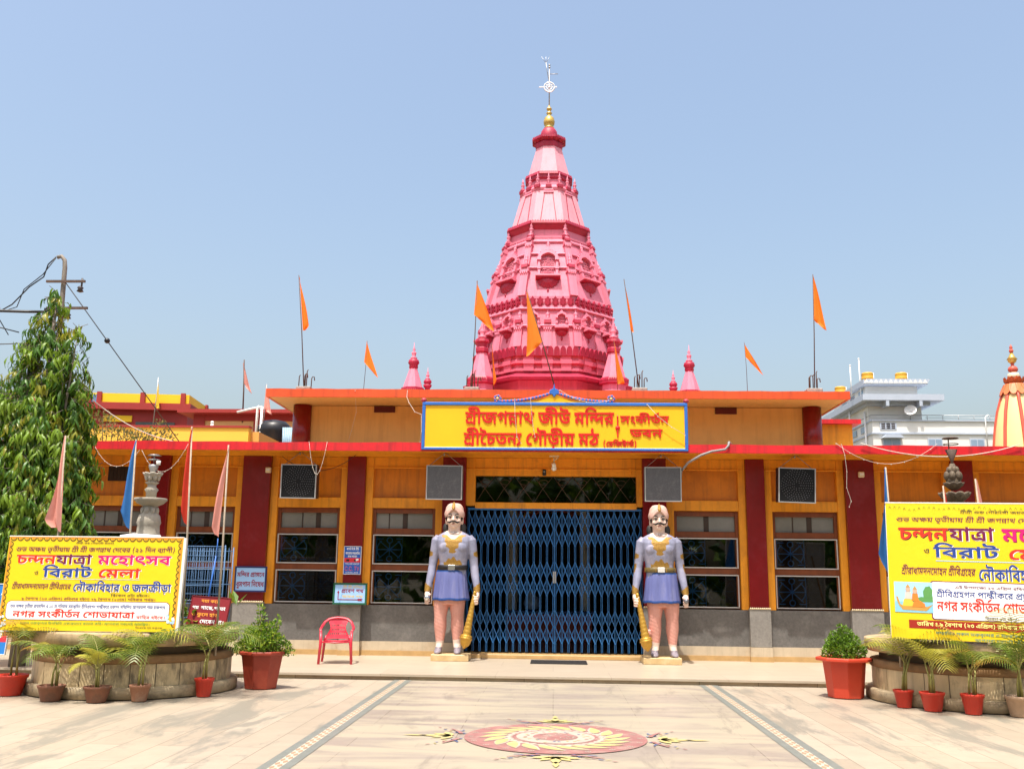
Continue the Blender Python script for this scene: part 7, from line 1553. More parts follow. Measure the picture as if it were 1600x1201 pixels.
    for i in range(len(K.f)):
        row = i // n
        K.mi[i] = 1 if row in (0, 4, 5, 6) else 0
    K.build('kilt', [SKRT, HEM], t)
    bl = MB()
    bl.loft([ell(hx * .4, 0, 1.625, .278, .186, 40), ell(hx * .4, 0, 1.63, .284, .192, 40), ell(hx * .4, 0, 1.71, .280, .190, 40), ell(hx * .4, 0, 1.715, .272, .182, 40)], 0, True, False)
    BELT = mat('dark_olive_belt', (.12, .085, .025), .4, .3, 12)
    bo = bl.build('belt', BELT if belt_gold else BLK, t)
    if belt_gold:
        st = MB()
        for k in range(18):
            a = 2 * PI * (k + .5) / 18
            st.obox((hx * .4 + .284 * math.cos(a), .192 * math.sin(a), 1.67), (.006, 0, 0), (0, .006, 0), (0, 0, .04))
        st.build('belt_stud', GOLDP, bo)
    MB().box(hx * .4 - .065, hx * .4 + .065, -.207, -.185, 1.622, 1.718).build('buckle', SILV if not belt_gold else mat('pale_buckle_paint', (.55, .52, .48), .4), t, bevel=.008)
    for q in (-1, 1):                      # gilt cuffs, peaked on the outer side
        cu = MB()
        m0 = Vector((q * .447, -.062, 1.345)); m1 = Vector((q * .461, -.087, 1.235))
        rg_ = []
        for f_, rad in ((0, .066), (.5, .063), (1, .060)):
            c_ = m0.lerp(m1, f_)
            rg_.append([(c_.x + rad * math.cos(a), c_.y + rad * math.sin(a), c_.z + (1 - f_) * .05 * (math.cos(a) * q) + (1 - f_) * .008 * math.sin(a * 8)) for a in np.linspace(0, 2 * PI, 24, endpoint=False)])
        cu.loft(list(reversed(rg_)), 0, True, False)
        cu.build('cuff', GOLDP, t)
    # necklace
    nk = MB()
    for k in range(26):
        a = PI + PI * (k + .5) / 26
        nk.ball((.125 * math.cos(a), .005 + .115 * math.sin(a), 2.335 - .012 * abs(math.sin(a))), .008, 6, 5)
    nk.ball((0, -.12, 2.31), .016, 8, 6)
    nk.build('necklace', SILV, t)
    # turban
    tb = MB()
    n = 64
    rings = []
    for i in range(13):
        v = i / 12
        rg_ = []
        for k in range(n):
            a = 2 * PI * k / n
            fr = math.cos(a + PI / 2)      # 1 at the front
            zb = 2.595 + .135 * max(0, fr) ** 6 - .03 * max(0, -fr)
            z_ = zb + (2.868 - zb) * math.sin(v * PI / 2) ** 1.05
            bulge = math.cos(v * PI / 2 * .96) ** .55
            fold = 1 + .030 * math.sin(v * 20 + 5.5 * abs(math.sin(a / 2 + PI / 4))) * (1 - v * .6)
            rg_.append(((.192 if v > 0 else .178) * bulge * fold * math.cos(a), .012 + (.212 if v > 0 else .19) * bulge * fold * math.sin(a), z_))
        rings.append(rg_)
    tb.loft(rings)
    tb.build('turban', TURB, t)
    jw = MB().lathe([(.005, -.085), (.028, -.05), (.034, .0), (.022, .06), (.004, .10)], 12, sy=.5)
    jw.xf(Matrix.Translation((0, -.175, 2.80)) @ Matrix.Rotation(R(-28), 4, 'X'))
    jw.build('turban_jewel', GOLDP, t)
    # face paint and hair
    for q in (-1, 1):
        ey = MB().ball((q * .064, -.142, 2.592), .030, 14, 10, 0, sy=.55, sz=.62)
        ey.ball((q * .064, -.157, 2.592), .0165, 12, 8, 1, sy=.35)
        ey.tube([(q * .028, -.155, 2.597), (q * .05, -.166, 2.612), (q * .08, -.158, 2.612), (q * .103, -.135, 2.598)], .0065, 6, 1)
        ey.build('eye', [EYEW, BLK], t)
        MB().tube([(q * .026, -.176, 2.636), (q * .06, -.172, 2.652), (q * .095, -.152, 2.648), (q * .122, -.118, 2.630)], [.007, .0105, .009, .004], 8).build('eyebrow', BLK, t)
        MB().loft([ell(q * .137, -.045, 2.53, .016, .03, 12, 2), ell(q * .143, -.04, 2.58, .022, .055, 12, 2), ell(q * .146, -.035, 2.64, .022, .06, 12, 2)]).build('sideburn', BLK, t)
        MB().ball((q * .155, .075, 2.40), .085, 14, 10, sx=.8, sy=.8, sz=1.25).build('hair_curl', mat('black_hair_paint', (.03, .028, .026), .5), t)
    mu = MB().tube([(-.125, -.120, 2.530), (-.108, -.150, 2.508), (-.075, -.178, 2.498), (-.03, -.196, 2.518), (0, -.198, 2.522), (.03, -.196, 2.518), (.075, -.178, 2.498), (.108, -.150, 2.508), (.125, -.120, 2.530)], [.003, .009, .016, .0175, .012, .0175, .016, .009, .003], 10)
    mu.build('moustache', BLK, t)
    MB().tube([(-.04, -.176, 2.475), (0, -.184, 2.470), (.04, -.176, 2.475)], [.004, .008, .004], 8).build('lips', mat('lip_paint', (.45, .14, .11), .4), t)
    # mace in the gate-side hand
    hc = hand[1 if s > 0 else -1]
    a = Vector((hc.x - .030 * s, hc.y - .085, hc.z + .10))
    bq = Vector((s * .300, hc.y - .16, .46))
    dr = (bq - a).normalized()
    mc = MB()
    L_ = (bq - a).length
    pts = [a + dr * (L_ * f_) for f_ in np.linspace(0, 1, 40)]
    mc.tube(pts, [(.030 + .048 * f_ ** 1.2) * (1 + .06 * math.sin(f_ * 70)) for f_ in np.linspace(0, 1, 40)], 18)
    e0 = a + dr * (L_ * .985)
    hd = [(.0, .078), (.01, .098), (.03, .112), (.05, .105), (.06, .118), (.08, .118), (.09, .102), (.14, .098), (.19, .075), (.22, .04), (.235, .028), (.255, .004)]
    mc.tube([e0 + dr * d_ for d_, _ in hd], [r_ for _, r_ in hd], 22)
    mc.build('mace', mat('gold_leaf', (.46, .26, .04), .34, .15, 12, .2, 40, metal=.5), t)
    if s < 0: MB().box(-.36, -.18, -.15, -.03, .50, .60).build('mace_bracket', LEGG, t, bevel=.02)
    # knob of a short rod in the other hand
    ho = hand[-1 if s > 0 else 1]
    kb = MB().ball((ho.x + .018 * s, ho.y - .155, ho.z - .02), .058 if not belt_gold else .046, 18, 12)
    kb.tube([(ho.x + .02 * s, ho.y - .13, ho.z - .02), (ho.x + .02 * s, ho.y + .06, ho.z + .0)], .022, 10)
    kb.build('rod_knob', SILV if not belt_gold else mat('dull_steel_paint', (.2, .2, .22), .35, metal=.6), t)
    MB().box(-.345, .345, -.30, .27, 0, .115).build('plinth', mat('ochre_marble', (.52, .37, .18), .45, .12, 6, stain=(.62, .50, .32), stain_amt=.6, stain_scale=3), t, bevel=.008)
    return t
guard(-1.88, 1, 'moustached guardian statue left of the gate, with plain black belt and silver ball', False)
guard(1.965, -1, 'moustached guardian statue right of the gate, with studded gold belt and grey knob', True)

# ================================================================ round fountains
PLS = mat('weathered_plaster', (.42, .305, .17), .8, .15, 3, .15, 50, stain=(.10, .075, .05), stain_amt=.85, stain_scale=2.1, streak=.5)
PLD = mat('brown_plaster', (.24, .135, .06), .8, .15, 4, .15, 50, stain=(.10, .06, .035), stain_amt=.6, stain_scale=2.5)
PTILE = mat('stained_wall_tile', (.60, .46, .265), .5, .14, 4, .08, 40, stain=(.06, .05, .038), stain_amt=.95, stain_scale=2.3, stretch=(1, 1, .5), streak=.45)
STEPM = mat('stained_step_stone', (.40, .31, .19), .7, .22, 5, .2, 50, stain=(.07, .06, .045), stain_amt=.95, stain_scale=2.6)
SLOT = mat('slot_shadow_stone', (.10, .075, .05), .9)
FST = mat('fountain_stone', (.37, .335, .27), .75, .16, 14, .25, 60, stain=(.24, .21, .16), stain_amt=.6, stain_scale=7)
FSTD = mat('dark_fountain_stone', (.085, .06, .038), .7, .35, 14, .3, 60, stain=(.30, .24, .16), stain_amt=.5, stain_scale=9)
def basin(x, y, label):
    t = thing('fountain_basin', label, 'fountain basin', (x, y, 0), 0, 'round fountain basins')
    N = 72
    MB().lathe([(1.37, .012), (1.405, .02), (1.405, .145), (1.39, .16), (1.2, .162)], N, cap=False).build('step_ring', STEPM, t)
    w_ = MB()
    nt_ = 26
    for k in range(nt_):                    # separate tiles round the wall
        a0, a1 = 2 * PI * k / nt_ + .004, 2 * PI * (k + 1) / nt_ - .004
        v = []
        for r_ in (1.305, 1.31):
            for z_ in (.16, .44):
                for a in (a0, (a0 + a1) / 2, a1): v.append((r_ * math.cos(a), r_ * math.sin(a), z_))
        w_.add(v, [(6, 7, 10, 9), (7, 8, 11, 10), (6, 9, 3, 0), (2, 5, 11, 8), (9, 10, 4, 3), (10, 11, 5, 4)])
    w_.lathe([(1.303, .16), (1.303, .45)], N, mi=1, cap=False)
    w_.build('wall', [PTILE, SLOT], t)
    MB().lathe([(1.29, .44), (1.325, .445), (1.335, .46), (1.335, .525), (1.32, .545), (1.2, .55)], N, cap=False).build('lower_moulding', PLD, t)
    MB().lathe([(1.20, .53), (1.20, .66)], N, cap=False).build('recess', SLOT, t)
    MB().lathe([(1.20, .65), (1.345, .655), (1.355, .67), (1.385, .69), (1.39, .81), (1.38, .83), (1.15, .835), (1.13, .60)], N, cap=False).build('coping', PLS, t)
    MB().lathe([(1.16, .02), (1.16, .55), (.001, .56)], N, cap=False).build('water', mat('dull_water', (.06, .08, .06), .1), t)
    return t
basin(-5.90, -5.2, 'round weathered plaster fountain basin behind the left banner, ringed by five small palms')
basin(5.80, -4.95, 'round weathered plaster fountain basin under the right banner, ringed by small palms in red pots')
def fountain(x, label, st, kind):
    t = thing('fountain_pedestal', label, 'fountain', (x, -5.2 + .2 * kind, .55 + .13 * kind), 0, 'tiered fountains in the round basins')
    z = -.55
    def petal_bowl(r, z0, h, n=12, am=.08):
        mb = MB()
        N = n * 6
        rings = []
        for r_, zz in ((.25, 0), (.55, .22), (.85, .55), (1.0, .82), (1.02, 1.0), (.9, .98), (.5, .7), (.1, .6)):
            rg_ = []
            for k in range(N):
                a = 2 * PI * k / N
                pt = abs(math.sin(a * n / 2))
                rg_.append((r * r_ * (1 - am * (1 - pt) * r_) * math.cos(a), r * r_ * (1 - am * (1 - pt) * r_) * math.sin(a), z0 + h * (zz - .12 * (1 - pt) * (r_ > .8))))
            rings.append(rg_)
        mb.loft(rings)
        return mb
    if kind == 0:
        MB().lathe([(.30, -.3), (.26, .3), (.16, .6), (.14, 1.25), (.17, 1.5), (.19, 1.55), (.16, 1.62), (.155, 1.72), (.17, 1.76), (.15, 1.86), (.115, 1.90), (.10, 2.0)], 20).build('shaft', st, t)
        sc_, s2_ = MB(), MB()
        for k in range(8):
            a = 2 * PI * k / 8
            s2_.ball((.10 * math.cos(a), .10 * math.sin(a), 1.93), .04, 8, 6, sz=1.6)
            sc_.ball((.085 * math.cos(a), .085 * math.sin(a), 2.42), .035, 8, 6, sz=1.5)
        sc_.build('carving', st, t)
        s2_.build('carving', st, t)
        petal_bowl(.225, 1.98, .13, 16, .05).build('bowl', st, t)
        MB().lathe([(.22, 2.075), (.235, 2.09), (.225, 2.115)], 28, cap=False).build('rim', st, t)
        MB().lathe([(.07, 2.1), (.075, 2.2), (.10, 2.24), (.06, 2.28), (.065, 2.36), (.055, 2.44)], 16).build('shaft', st, t)
        petal_bowl(.095, 2.30, .05, 10, .08).build('bowl', st, t)
        petal_bowl(.14, 2.38, .11, 8, .10).build('bowl', st, t)
        MB().lathe([(.03, 2.46), (.04, 2.50), (.065, 2.56), (.07, 2.60), (.05, 2.61)], 14).build('cup', STEEL, t)
        MB().lathe([(.005, 2.60), (.008, 2.67), (.085, 2.675), (.08, 2.685), (.01, 2.70), (.01, 2.735), (.10, 2.74), (.06, 2.755), (.002, 2.76)], 18).build('spray_disc', STEEL, t)
        MB().lathe([(.03, 0), (.035, .06)], 8, (.08, -.03, 2.60)).build('lamp', WHITE, t)
    else:
        MB().lathe([(.30, -.3), (.26, .3), (.16, .6), (.13, 1.35), (.17, 1.52), (.15, 1.60), (.09, 1.68), (.085, 1.88), (.11, 1.94), (.13, 2.0)], 20).build('shaft', st, t)
        sc_, s2_ = MB(), MB()
        for k in range(6):
            a = 2 * PI * k / 6
            s2_.ball((.10 * math.cos(a), .10 * math.sin(a), 1.80), .045, 8, 6, sz=1.5)
            sc_.ball((.085 * math.cos(a), .085 * math.sin(a), 2.42), .05, 8, 6, sz=1.4)
            sc_.ball((.05 * math.cos(a + .5), .05 * math.sin(a + .5), 2.50), .04, 8, 6, sz=1.5)
        sc_.build('carving', st, t)
        s2_.build('carving', st, t)
        petal_bowl(.215, 2.02, .17, 10, .12).build('bowl', st, t)
        petal_bowl(.14, 2.22, .11, 8, .14).build('bowl', st, t)
        MB().lathe([(.09, 2.26), (.10, 2.36), (.07, 2.46), (.055, 2.54), (.03, 2.60)], 16).build('shaft', st, t)
        MB().lathe([(.012, 2.58), (.02, 2.64), (.085, 2.80), (.08, 2.80)], 18).build('cup', RUST, t)
        d_ = MB().tube([(-.03, 0, 2.76), (-.03, 0, 2.96)], .009, 6)
        d_.tube([(.10 * math.cos(a) , .10 * math.sin(a), 2.88) for a in np.linspace(0, 2 * PI, 24)], .007, 5)
        d_.lathe([(.002, 2.955), (.115, 2.96), (.10, 2.975), (.002, 2.985)], 18)
        d_.build('spray_disc', RUST, t)
fountain(-5.88, 'pale carved tiered fountain rising behind the left banner', FST, 0)
fountain(5.73, 'dark brown carved tiered fountain rising behind the right banner', FSTD, 1)

# ================================================================ banners
def flatm(name, c, r=.45): return mat(name, c, r, .03, 2, spec=.35)
BY = mat('banner_yellow', (.72, .52, .010), .36, .04, 1.5, .45, 2.6, spec=.5)
BYP = flatm('banner_pale_yellow', (.86, .78, .25))
BW, BOR, BBR = flatm('banner_white', (.80, .79, .78)), flatm('banner_orange', (.75, .26, .03)), flatm('banner_brown', (.12, .05, .02))
tR, tM, tP, tB, tG, tK, tT = flatm('print_red', (.66, .03, .015)), flatm('print_maroon', (.14, .008, .06)), flatm('print_pink', (.72, .01, .14)), flatm('print_blue', (.02, .05, .25)), flatm('print_green', (.12, .30, .06)), flatm('print_black', (.03, .022, .03)), flatm('print_teal', (.05, .22, .2))
CYAN = flatm('print_cyan', (.35, .55, .62))
def banner(name, label, bl, br, tl, tr, th):
    """upright sheet on a frame: origin at the lower left corner, local X along the foot, local Z up the face"""
    bl, br, tl, tr = map(Vector, (bl, br, tl, tr))
    X = (br - bl)
    W_ = X.length
    X = X.normalized()
    Z = ((tl - bl) + (tr - br)) / 2
    Z = Z - X * Z.dot(X)
    H_ = Z.length
    Z = Z.normalized()
    Y = Z.cross(X)
    M = Matrix((X, Y, Z)).transposed().to_4x4()
    M.translation = bl
    t = thing(name, label, 'banner')
    t.matrix_world = M
    return t, W_, H_
ban, BWd, BHt = banner('festival_banner', 'smaller yellow festival banner with Bengali lettering leaning on the left fountain basin', (-7.25, -6.42, .845), (-4.89, -6.42, .85), (-7.29, -6.36, 2.05), (-4.91, -6.36, 2.06), 0)
NB = 24
v = MB()
def sheet(W_, H_, m_, t, seed, name='sheet'):
    mb = MB()
    n1, n2 = 30, 16
    V, F = [], []
    for j in range(n2 + 1):
        for i in range(n1 + 1):
            x, z = W_ * i / n1, H_ * j / n2
            V.append((x, .0, z))
    for j in range(n2):
        for i in range(n1):
            a = j * (n1 + 1) + i
            F.append((a, a + 1, a + n1 + 2, a + n1 + 1))
    return mb.add(V, F).build(name, m_, t)
sheet(BWd, BHt, BY, ban, 1)
fr = MB()
fr.box(-.0, BWd + .035, .005, .035, 0, .03).box(0, BWd + .035, .005, .035, BHt - .03, BHt).box(0, .03, .005, .035, .03, BHt - .03).box(BWd, BWd + .035, .0, .05, .0, BHt)
fr.box(BWd * .5, BWd * .5 + .03, .005, .035, .03, BHt - .03)
fr.box(-.005, BWd, -.004, .02, BHt, BHt + .012)
MB().quad((BWd, .0038, 0), (0, .0038, 0), (0, .0038, BHt), (BWd, .0038, BHt)).build('back_cloth', mat('grey_back_cloth', (.5, .5, .48), .8), ban)
fr.build('frame', mat('white_batten', (.70, .67, .62), .6, .08, 5), ban)
for x_ in (.35, BWd - .35): MB().bar((x_, .04, BHt * .8), (x_, .62, -.01), .04, .03, 0, (1, 0, 0)).build('prop', mat('raw_timber', (.36, .22, .11), .8, .2, 5), ban)
MB().tube([(BWd * .63, .02, BHt + .02), (BWd * .7, .03, BHt + .035), (BWd * .86, .03, BHt + .02)], [.012, .022, .014], 8).build('folded_hem', BW, ban)
def LX(px, py):                             # measured on the sheet's face, 0..1
    l = 90 - 65 * (py - 105) / 785
    r = 1560 - 50 * (py - 105) / 785
    return (px - l) / (r - l) * BWd
def LZ(py): return BHt * (1 - (py - 105) / 785)
def line(key, x0, x1, yt, yb, m_, t=None, lx=LX, lz=LZ, lift=.005, slant=0.0, shadow=None):
    ym = (yt + yb) / 2
    if shadow: text_mb(key, lx(x0, ym) + .009, lx(x1, ym) + .009, lz(yb) - .009, lz(yt) - .009, -lift + .0025, 0, slant).build('lettering', shadow, t or ban)
    return text_mb(key, lx(x0, ym), lx(x1, ym), lz(yb), lz(yt), -lift, 0, slant).build('lettering', m_, t or ban)
bd_ = MB()                                  # printed scalloped border
bw_ = .035
bd_.quad((.008, -.003, .0), (.008 + .014, -.003, .0), (.022, -.003, BHt), (.008, -.003, BHt), 0)
bd_.quad((BWd - .022, -.003, 0), (BWd - .008, -.003, 0), (BWd - .008, -.003, BHt), (BWd - .022, -.003, BHt), 0)
bd_.quad((.022, -.003, BHt - .014), (BWd - .022, -.003, BHt - .014), (BWd - .022, -.003, BHt), (.022, -.003, BHt), 0)
def scal(cx, cz, r_, a0):
    for mi, ra, rb in ((1, r_, r_ * .72), (0, r_ * .45, r_ * .2)):
        n = 8
        vv, ff = [], []
        for k in range(n + 1):
            a = a0 + PI * k / n
            vv += [(cx + ra * math.cos(a), -.0035, cz + ra * math.sin(a)), (cx + rb * math.cos(a), -.0035, cz + rb * math.sin(a))]
        for k in range(n): ff.append((2 * k, 2 * k + 2, 2 * k + 3, 2 * k + 1))
        bd_.add(vv, ff, mi)
for i in range(26): scal(.06 + (BWd - .12) * i / 25, BHt - .016, .042, PI)
for i in range(14):
    scal(.024, .1 + (BHt - .2) * i / 13, .04, -PI / 2)
    scal(BWd - .024, .1 + (BHt - .2) * i / 13, .04, PI / 2)
bd_.build('printed_border', [BOR, BBR], ban)
pl_ = MB()
def rrect(mb, x0, x1, z0, z1, r_, y, mi):
    P = []
    for cx, cz, a0 in ((x1 - r_, z0 + r_, -PI / 2), (x1 - r_, z1 - r_, 0), (x0 + r_, z1 - r_, PI / 2), (x0 + r_, z0 + r_, PI)):
        P += [(cx + r_ * math.cos(a0 + PI / 2 * k / 5), y, cz + r_ * math.sin(a0 + PI / 2 * k / 5)) for k in range(6)]
    mb.add(P, [tuple(range(len(P)))], mi)
rrect(pl_, LX(88, 725) - .0, LX(1458, 725), LZ(803), LZ(645), .06, -.003, 1)
rrect(pl_, LX(92, 725) + .002, LX(1453, 725), LZ(799), LZ(650), .055, -.0045, 0)
pl_.quad((LX(380, 462), -.003, LZ(464)), (LX(1200, 462), -.003, LZ(464)), (LX(1200, 462), -.003, LZ(460)), (LX(380, 462), -.003, LZ(460)), 2)
pl_.build('printed_panel', [BW, tM, CYAN], ban)
line('a1', 655, 975, 150, 163, tK)
line('a2', 145, 1490, 195, 230, tM, slant=.12)
line('b1', 158, 492, 260, 336, tR, shadow=BW)
line('b2', 492, 792, 260, 336, tM, shadow=BW)
line('b3', 845, 1456, 260, 336, tP, shadow=BW)
line('c0', 312, 348, 398, 428, tK)
line('c1', 385, 796, 374, 446, tB, shadow=BW)
line('c2', 850, 1204, 374, 446, tR, shadow=BW)
line('d1', 128, 622, 505, 545, tM, slant=.15)
line('d2', 645, 1464, 500, 562, tB, shadow=BW)
line('e1', 965, 1290, 585, 603, tK)
line('f1', 215, 1340, 618, 636, tM)
line('g1', 125, 1422, 678, 702, tB, lift=.007)
line('h1', 150, 1168, 732, 780, tR, lift=.007)
line('h2', 1185, 1425, 762, 784, tR, lift=.007)
line('i1', 215, 1300, 820, 838, tG)
line('i2', 1180, 1405, 852, 862, tK)
rr = random.Random(2)
for cx, cz in ((.07, .12), (BWd - .1, .13)):
    fl_ = MB()
    for k in range(11):
        fl_.add(*(lambda c, r_: ([(c[0] + r_ * math.cos(a), -.004 - .0002 * k, c[1] + r_ * math.sin(a)) for a in np.linspace(0, 2 * PI, 9)[:-1]], [tuple(range(8))]))((cx + rr.uniform(-.07, .07), cz + rr.uniform(-.09, .07)), rr.uniform(.012, .024)), k % 3 == 0 and 1 or 0)
    fl_.build('printed_flowers', [flatm('print_pale_blue', (.55, .70, .75)), flatm('print_sky', (.35, .55, .75))], ban)

rb, RW, RH = banner('festival_banner', 'larger brighter yellow festival banner with a boat picture standing over the right fountain basin', (4.37, -6.02, .895), (7.08, -6.78, .84), (4.42, -5.94, 2.62), (7.14, -6.70, 2.59), 0)
sheet(RW, RH, BY, rb, 2)
fr = MB()
fr.box(0, RW, .005, .035, 0, .03).box(0, RW, .005, .035, RH - .03, RH).box(-.006, .03, .002, .035, .03, RH - .03).box(RW - .03, RW, .005, .035, .03, RH - .03).box(RW * .5, RW * .5 + .03, .005, .035, .03, RH - .03)
fr.box(-.006, RW, -.003, .02, RH, RH + .014)
MB().quad((RW, .0038, 0), (0, .0038, 0), (0, .0038, RH), (RW, .0038, RH)).build('back_cloth', MATS['grey_back_cloth'], rb)
fr.build('frame', MATS['white_batten'], rb)
for x_ in (.4, RW - .4): MB().bar((x_, .04, RH * .8), (x_, .75, -.0), .04, .03, 0, (1, 0, 0)).build('prop', MATS['raw_timber'], rb)
def RX(px, py): return (px - (290 + 22 * (py - 22) / 713)) / 1165 * RW
def RZ(py): return RH * (1 - (py - 22) / 722)
def rl(*a, **k): return line(*a, t=rb, lx=RX, lz=RZ, **k)
rl('a1', 665, 992, 62, 75, tK)
rl('a2', 342, 1330, 100, 122, tM, slant=.12)
rl('b1', 355, 602, 155, 222, tR, shadow=tK)
rl('b2', 608, 828, 155, 222, tM, shadow=BW)
rl('b3', 865, 1320, 155, 222, tP, shadow=tM)
rl('c0', 480, 510, 268, 292, tK)
rl('c1', 530, 846, 258, 312, tB, shadow=BW)
rl('c2', 890, 1165, 262, 316, tR, shadow=BW)
rl('d1', 365, 728, 370, 405, tM, slant=.15)
rl('d2', 746, 1345, 370, 428, tB, shadow=BW)
pp = MB()
rrect(pp, RX(512, 540), RX(1392, 540), RZ(640), RZ(438), .03, -.003, 1)
rrect(pp, RX(517, 540), RX(1388, 540), RZ(635), RZ(443), .028, -.0045, 0)
pp.quad((RX(400, 660), -.003, RZ(688)), (RX(1400, 660), -.003, RZ(688)), (RX(1400, 660), -.003, RZ(645)), (RX(400, 660), -.003, RZ(645)), 2)
pp.quad((RX(540, 330), -.003, RZ(333)), (RX(1200, 330), -.003, RZ(333)), (RX(1200, 330), -.003, RZ(328)), (RX(540, 330), -.003, RZ(328)), 3)
pp.build('printed_panel', [BW, tM, flatm('print_dark_red', (.30, .02, .01)), CYAN], rb)
rl('r1', 628, 1290, 462, 474, tM, lift=.007)
rl('r2', 538, 1235, 492, 520, tB, lift=.007)
rl('h1', 540, 1085, 545, 592, tR, lift=.007)
rl('h2', 1110, 1300, 562, 590, tR, lift=.007)
rl('e1', 770, 930, 618, 630, tK, lift=.007)
rl('r3', 440, 1130, 656, 674, BYP, lift=.006)
rl('r4', 530, 1290, 702, 716, tT)
rl('r5', 718, 1080, 730, 744, tT)
gl_ = MB()
for i in range(46):                         # printed leaf garland along the top
    x_ = .05 + i * (RW - .1) / 45
    dz = .012 * math.sin(i * 1.1) - .02 * abs(math.sin(i * PI / 9))
    for s_ in (-1, 1):
        gl_.quad((x_, -.0035, RH - .035 + dz), (x_ + s_ * .010, -.0035, RH - .05 + dz), (x_ + s_ * .017, -.0035, RH - .078 + dz), (x_ + s_ * .004, -.0035, RH - .055 + dz), 0 if i % 3 else 1)
gl_.build('printed_garland', [flatm('print_leaf', (.16, .36, .02)), flatm('print_dark_leaf', (.07, .20, .02))], rb)
# plain picture: two seated figures in a gilded boat on a lake
pc = MB()
x0, x1, z0, z1 = RX(330, 525), RX(520, 525), RZ(607), RZ(447)
U = lambda u: x0 + (x1 - x0) * u
Vz = lambda q: z0 + (z1 - z0) * q
def poly(P, mi, k): pc.add([(U(a), -.0055 - .0006 * k, Vz(b)) for a, b in P], [tuple(range(len(P)))], mi)
poly([(0, .35), (1, .35), (1, 1), (0, 1)], 0, 0)
poly([(0, 0), (1, 0), (1, .35), (0, .35)], 1, 0)
poly([(.3, .35), (1, .35), (1, .55), (.85, .5), (.7, .52), (.5, .45)], 2, 1)
poly([(.76, .5), (.98, .5), (1, .75), (.93, .88), (.82, .85), (.75, .7)], 2, 2)
poly([(.08, .30), (.2, .08), (.82, .06), (1.0, .28), (.85, .2), (.25, .2)], 3, 3)
poly([(.04, .52), (.09, .5), (.14, .28), (.22, .1), (.12, .2), (.06, .38)], 3, 4)
poly([(.20, .20), (.52, .20), (.48, .38), (.34, .50), (.24, .42)], 4, 5)
poly([(.45, .18), (.80, .18), (.78, .30), (.62, .42), (.50, .36)], 5, 6)
for cx, cz, k in ((.36, .60, 7), (.54, .54, 8)):
    poly([(cx - .09, cz - .16), (cx + .09, cz - .16), (cx + .07, cz + .08), (cx - .07, cz + .08)], 6 if k == 7 else 5, k)
    poly([(cx + .065 * math.cos(a), cz + .16 + .085 * math.sin(a)) for a in np.linspace(0, 2 * PI, 13)[:-1]], 7, k + 2)
    poly([(cx - .06, cz + .22), (cx + .06, cz + .22), (cx, cz + .33)], 3, k + 4)
pc.build('printed_picture', [flatm('pic_sky', (.35, .60, .80)), flatm('pic_water', (.22, .48, .62)), flatm('pic_trees', (.10, .28, .08)), flatm('pic_gold', (.50, .27, .06)), flatm('pic_yellow', (.75, .48, .05)), flatm('pic_orange', (.72, .20, .03)), flatm('pic_pale', (.60, .50, .45)), flatm('pic_skin', (.55, .35, .25))], rb)

# ================================================================ smaller signs
def board(name, label, cat, x0, x1, z0, z1, y, frame, face, fw=.03, tilt=0.0, ry=0.0):
    t = thing(name, label, cat, ((x0 + x1) / 2, y, (z0 + z1) / 2))
    t.rotation_euler = (tilt, ry, 0)
    w_, h_ = (x1 - x0) / 2, (z1 - z0) / 2
    MB().box(-w_ + fw, w_ - fw, -.012, .012, -h_ + fw, h_ - fw).build('face', face, t)
    f = MB()
    f.box(-w_, w_, -.022, .018, h_ - fw, h_).box(-w_, w_, -.022, .018, -h_, -h_ + fw).box(-w_, -w_ + fw, -.022, .018, -h_ + fw, h_ - fw).box(w_ - fw, w_, -.022, .018, -h_ + fw, h_ - fw)
    f.build('frame', frame, t, bevel=.004)
    return t, w_, h_
LB = flatm('sign_pale_blue', (.28, .47, .74))
MAR = flatm('sign_maroon_letters', (.24, .008, .03))
t, w_, h_ = board('no_smoking_sign', 'pale blue sign with maroon lettering in a dark blue frame on the wide left pillar', 'sign', -6.22, -5.59, 1.26, 1.75, -.17, flatm('sign_navy', (.012, .022, .10)), LB)
text_mb('s1', -w_ + .05, w_ - .045, .045, .125, -.015).build('lettering', MAR, t)
text_mb('s2', -w_ + .04, w_ - .045, -.145, -.055, -.015).build('lettering', MAR, t)
t, w_, h_ = board('entrance_sign', 'green framed pale blue direction sign with a maroon arrow, propped above the red chair', 'sign', -4.26, -3.60, 1.045, 1.455, -.20, flatm('sign_green', (.012, .09, .045)), LB, .035, R(-4))
OCH = flatm('sign_ochre_letters', (.66, .50, .20))
text_mb('u0', -.14, .24, .105, .145, -.015).build('lettering', OCH, t)
text_mb('u1', -.17, .26, .02, .085, -.015).build('lettering', MAR, t)
text_mb('u2', -.15, .25, -.075, -.03, -.015).build('lettering', OCH, t)
aw = MB()
aw.box(-.235, -.22, -.017, -.0125, -.115, .02).box(-.22, .18, -.017, -.0125, -.118, -.104)
aw.prism([(-.25, .02), (-.205, .02), (-.2275, .06)], -.017, -.0125)
aw.prism([(.13, -.111), (.17, -.13), (.25, -.13), (.225, -.111), (.25, -.092), (.17, -.092)], -.018, -.0125)
aw.build('arrow', MAR, t)
t, w_, h_ = board('camera_warning_sign', 'blue and red camera surveillance notice on the narrow pillar above the green framed sign', 'sign', -4.10, -3.755, 1.615, 2.16, -.125, flatm('sign_white_edge', (.6, .62, .66)), flatm('sign_blue', (.02, .10, .42)), .012)
MB().quad((-w_ + .012, -.0135, -.04), (w_ - .012, -.0135, -.04), (w_ - .012, -.0135, .045), (-w_ + .012, -.0135, .045)).build('red_band', flatm('sign_red', (.60, .03, .04)), t)
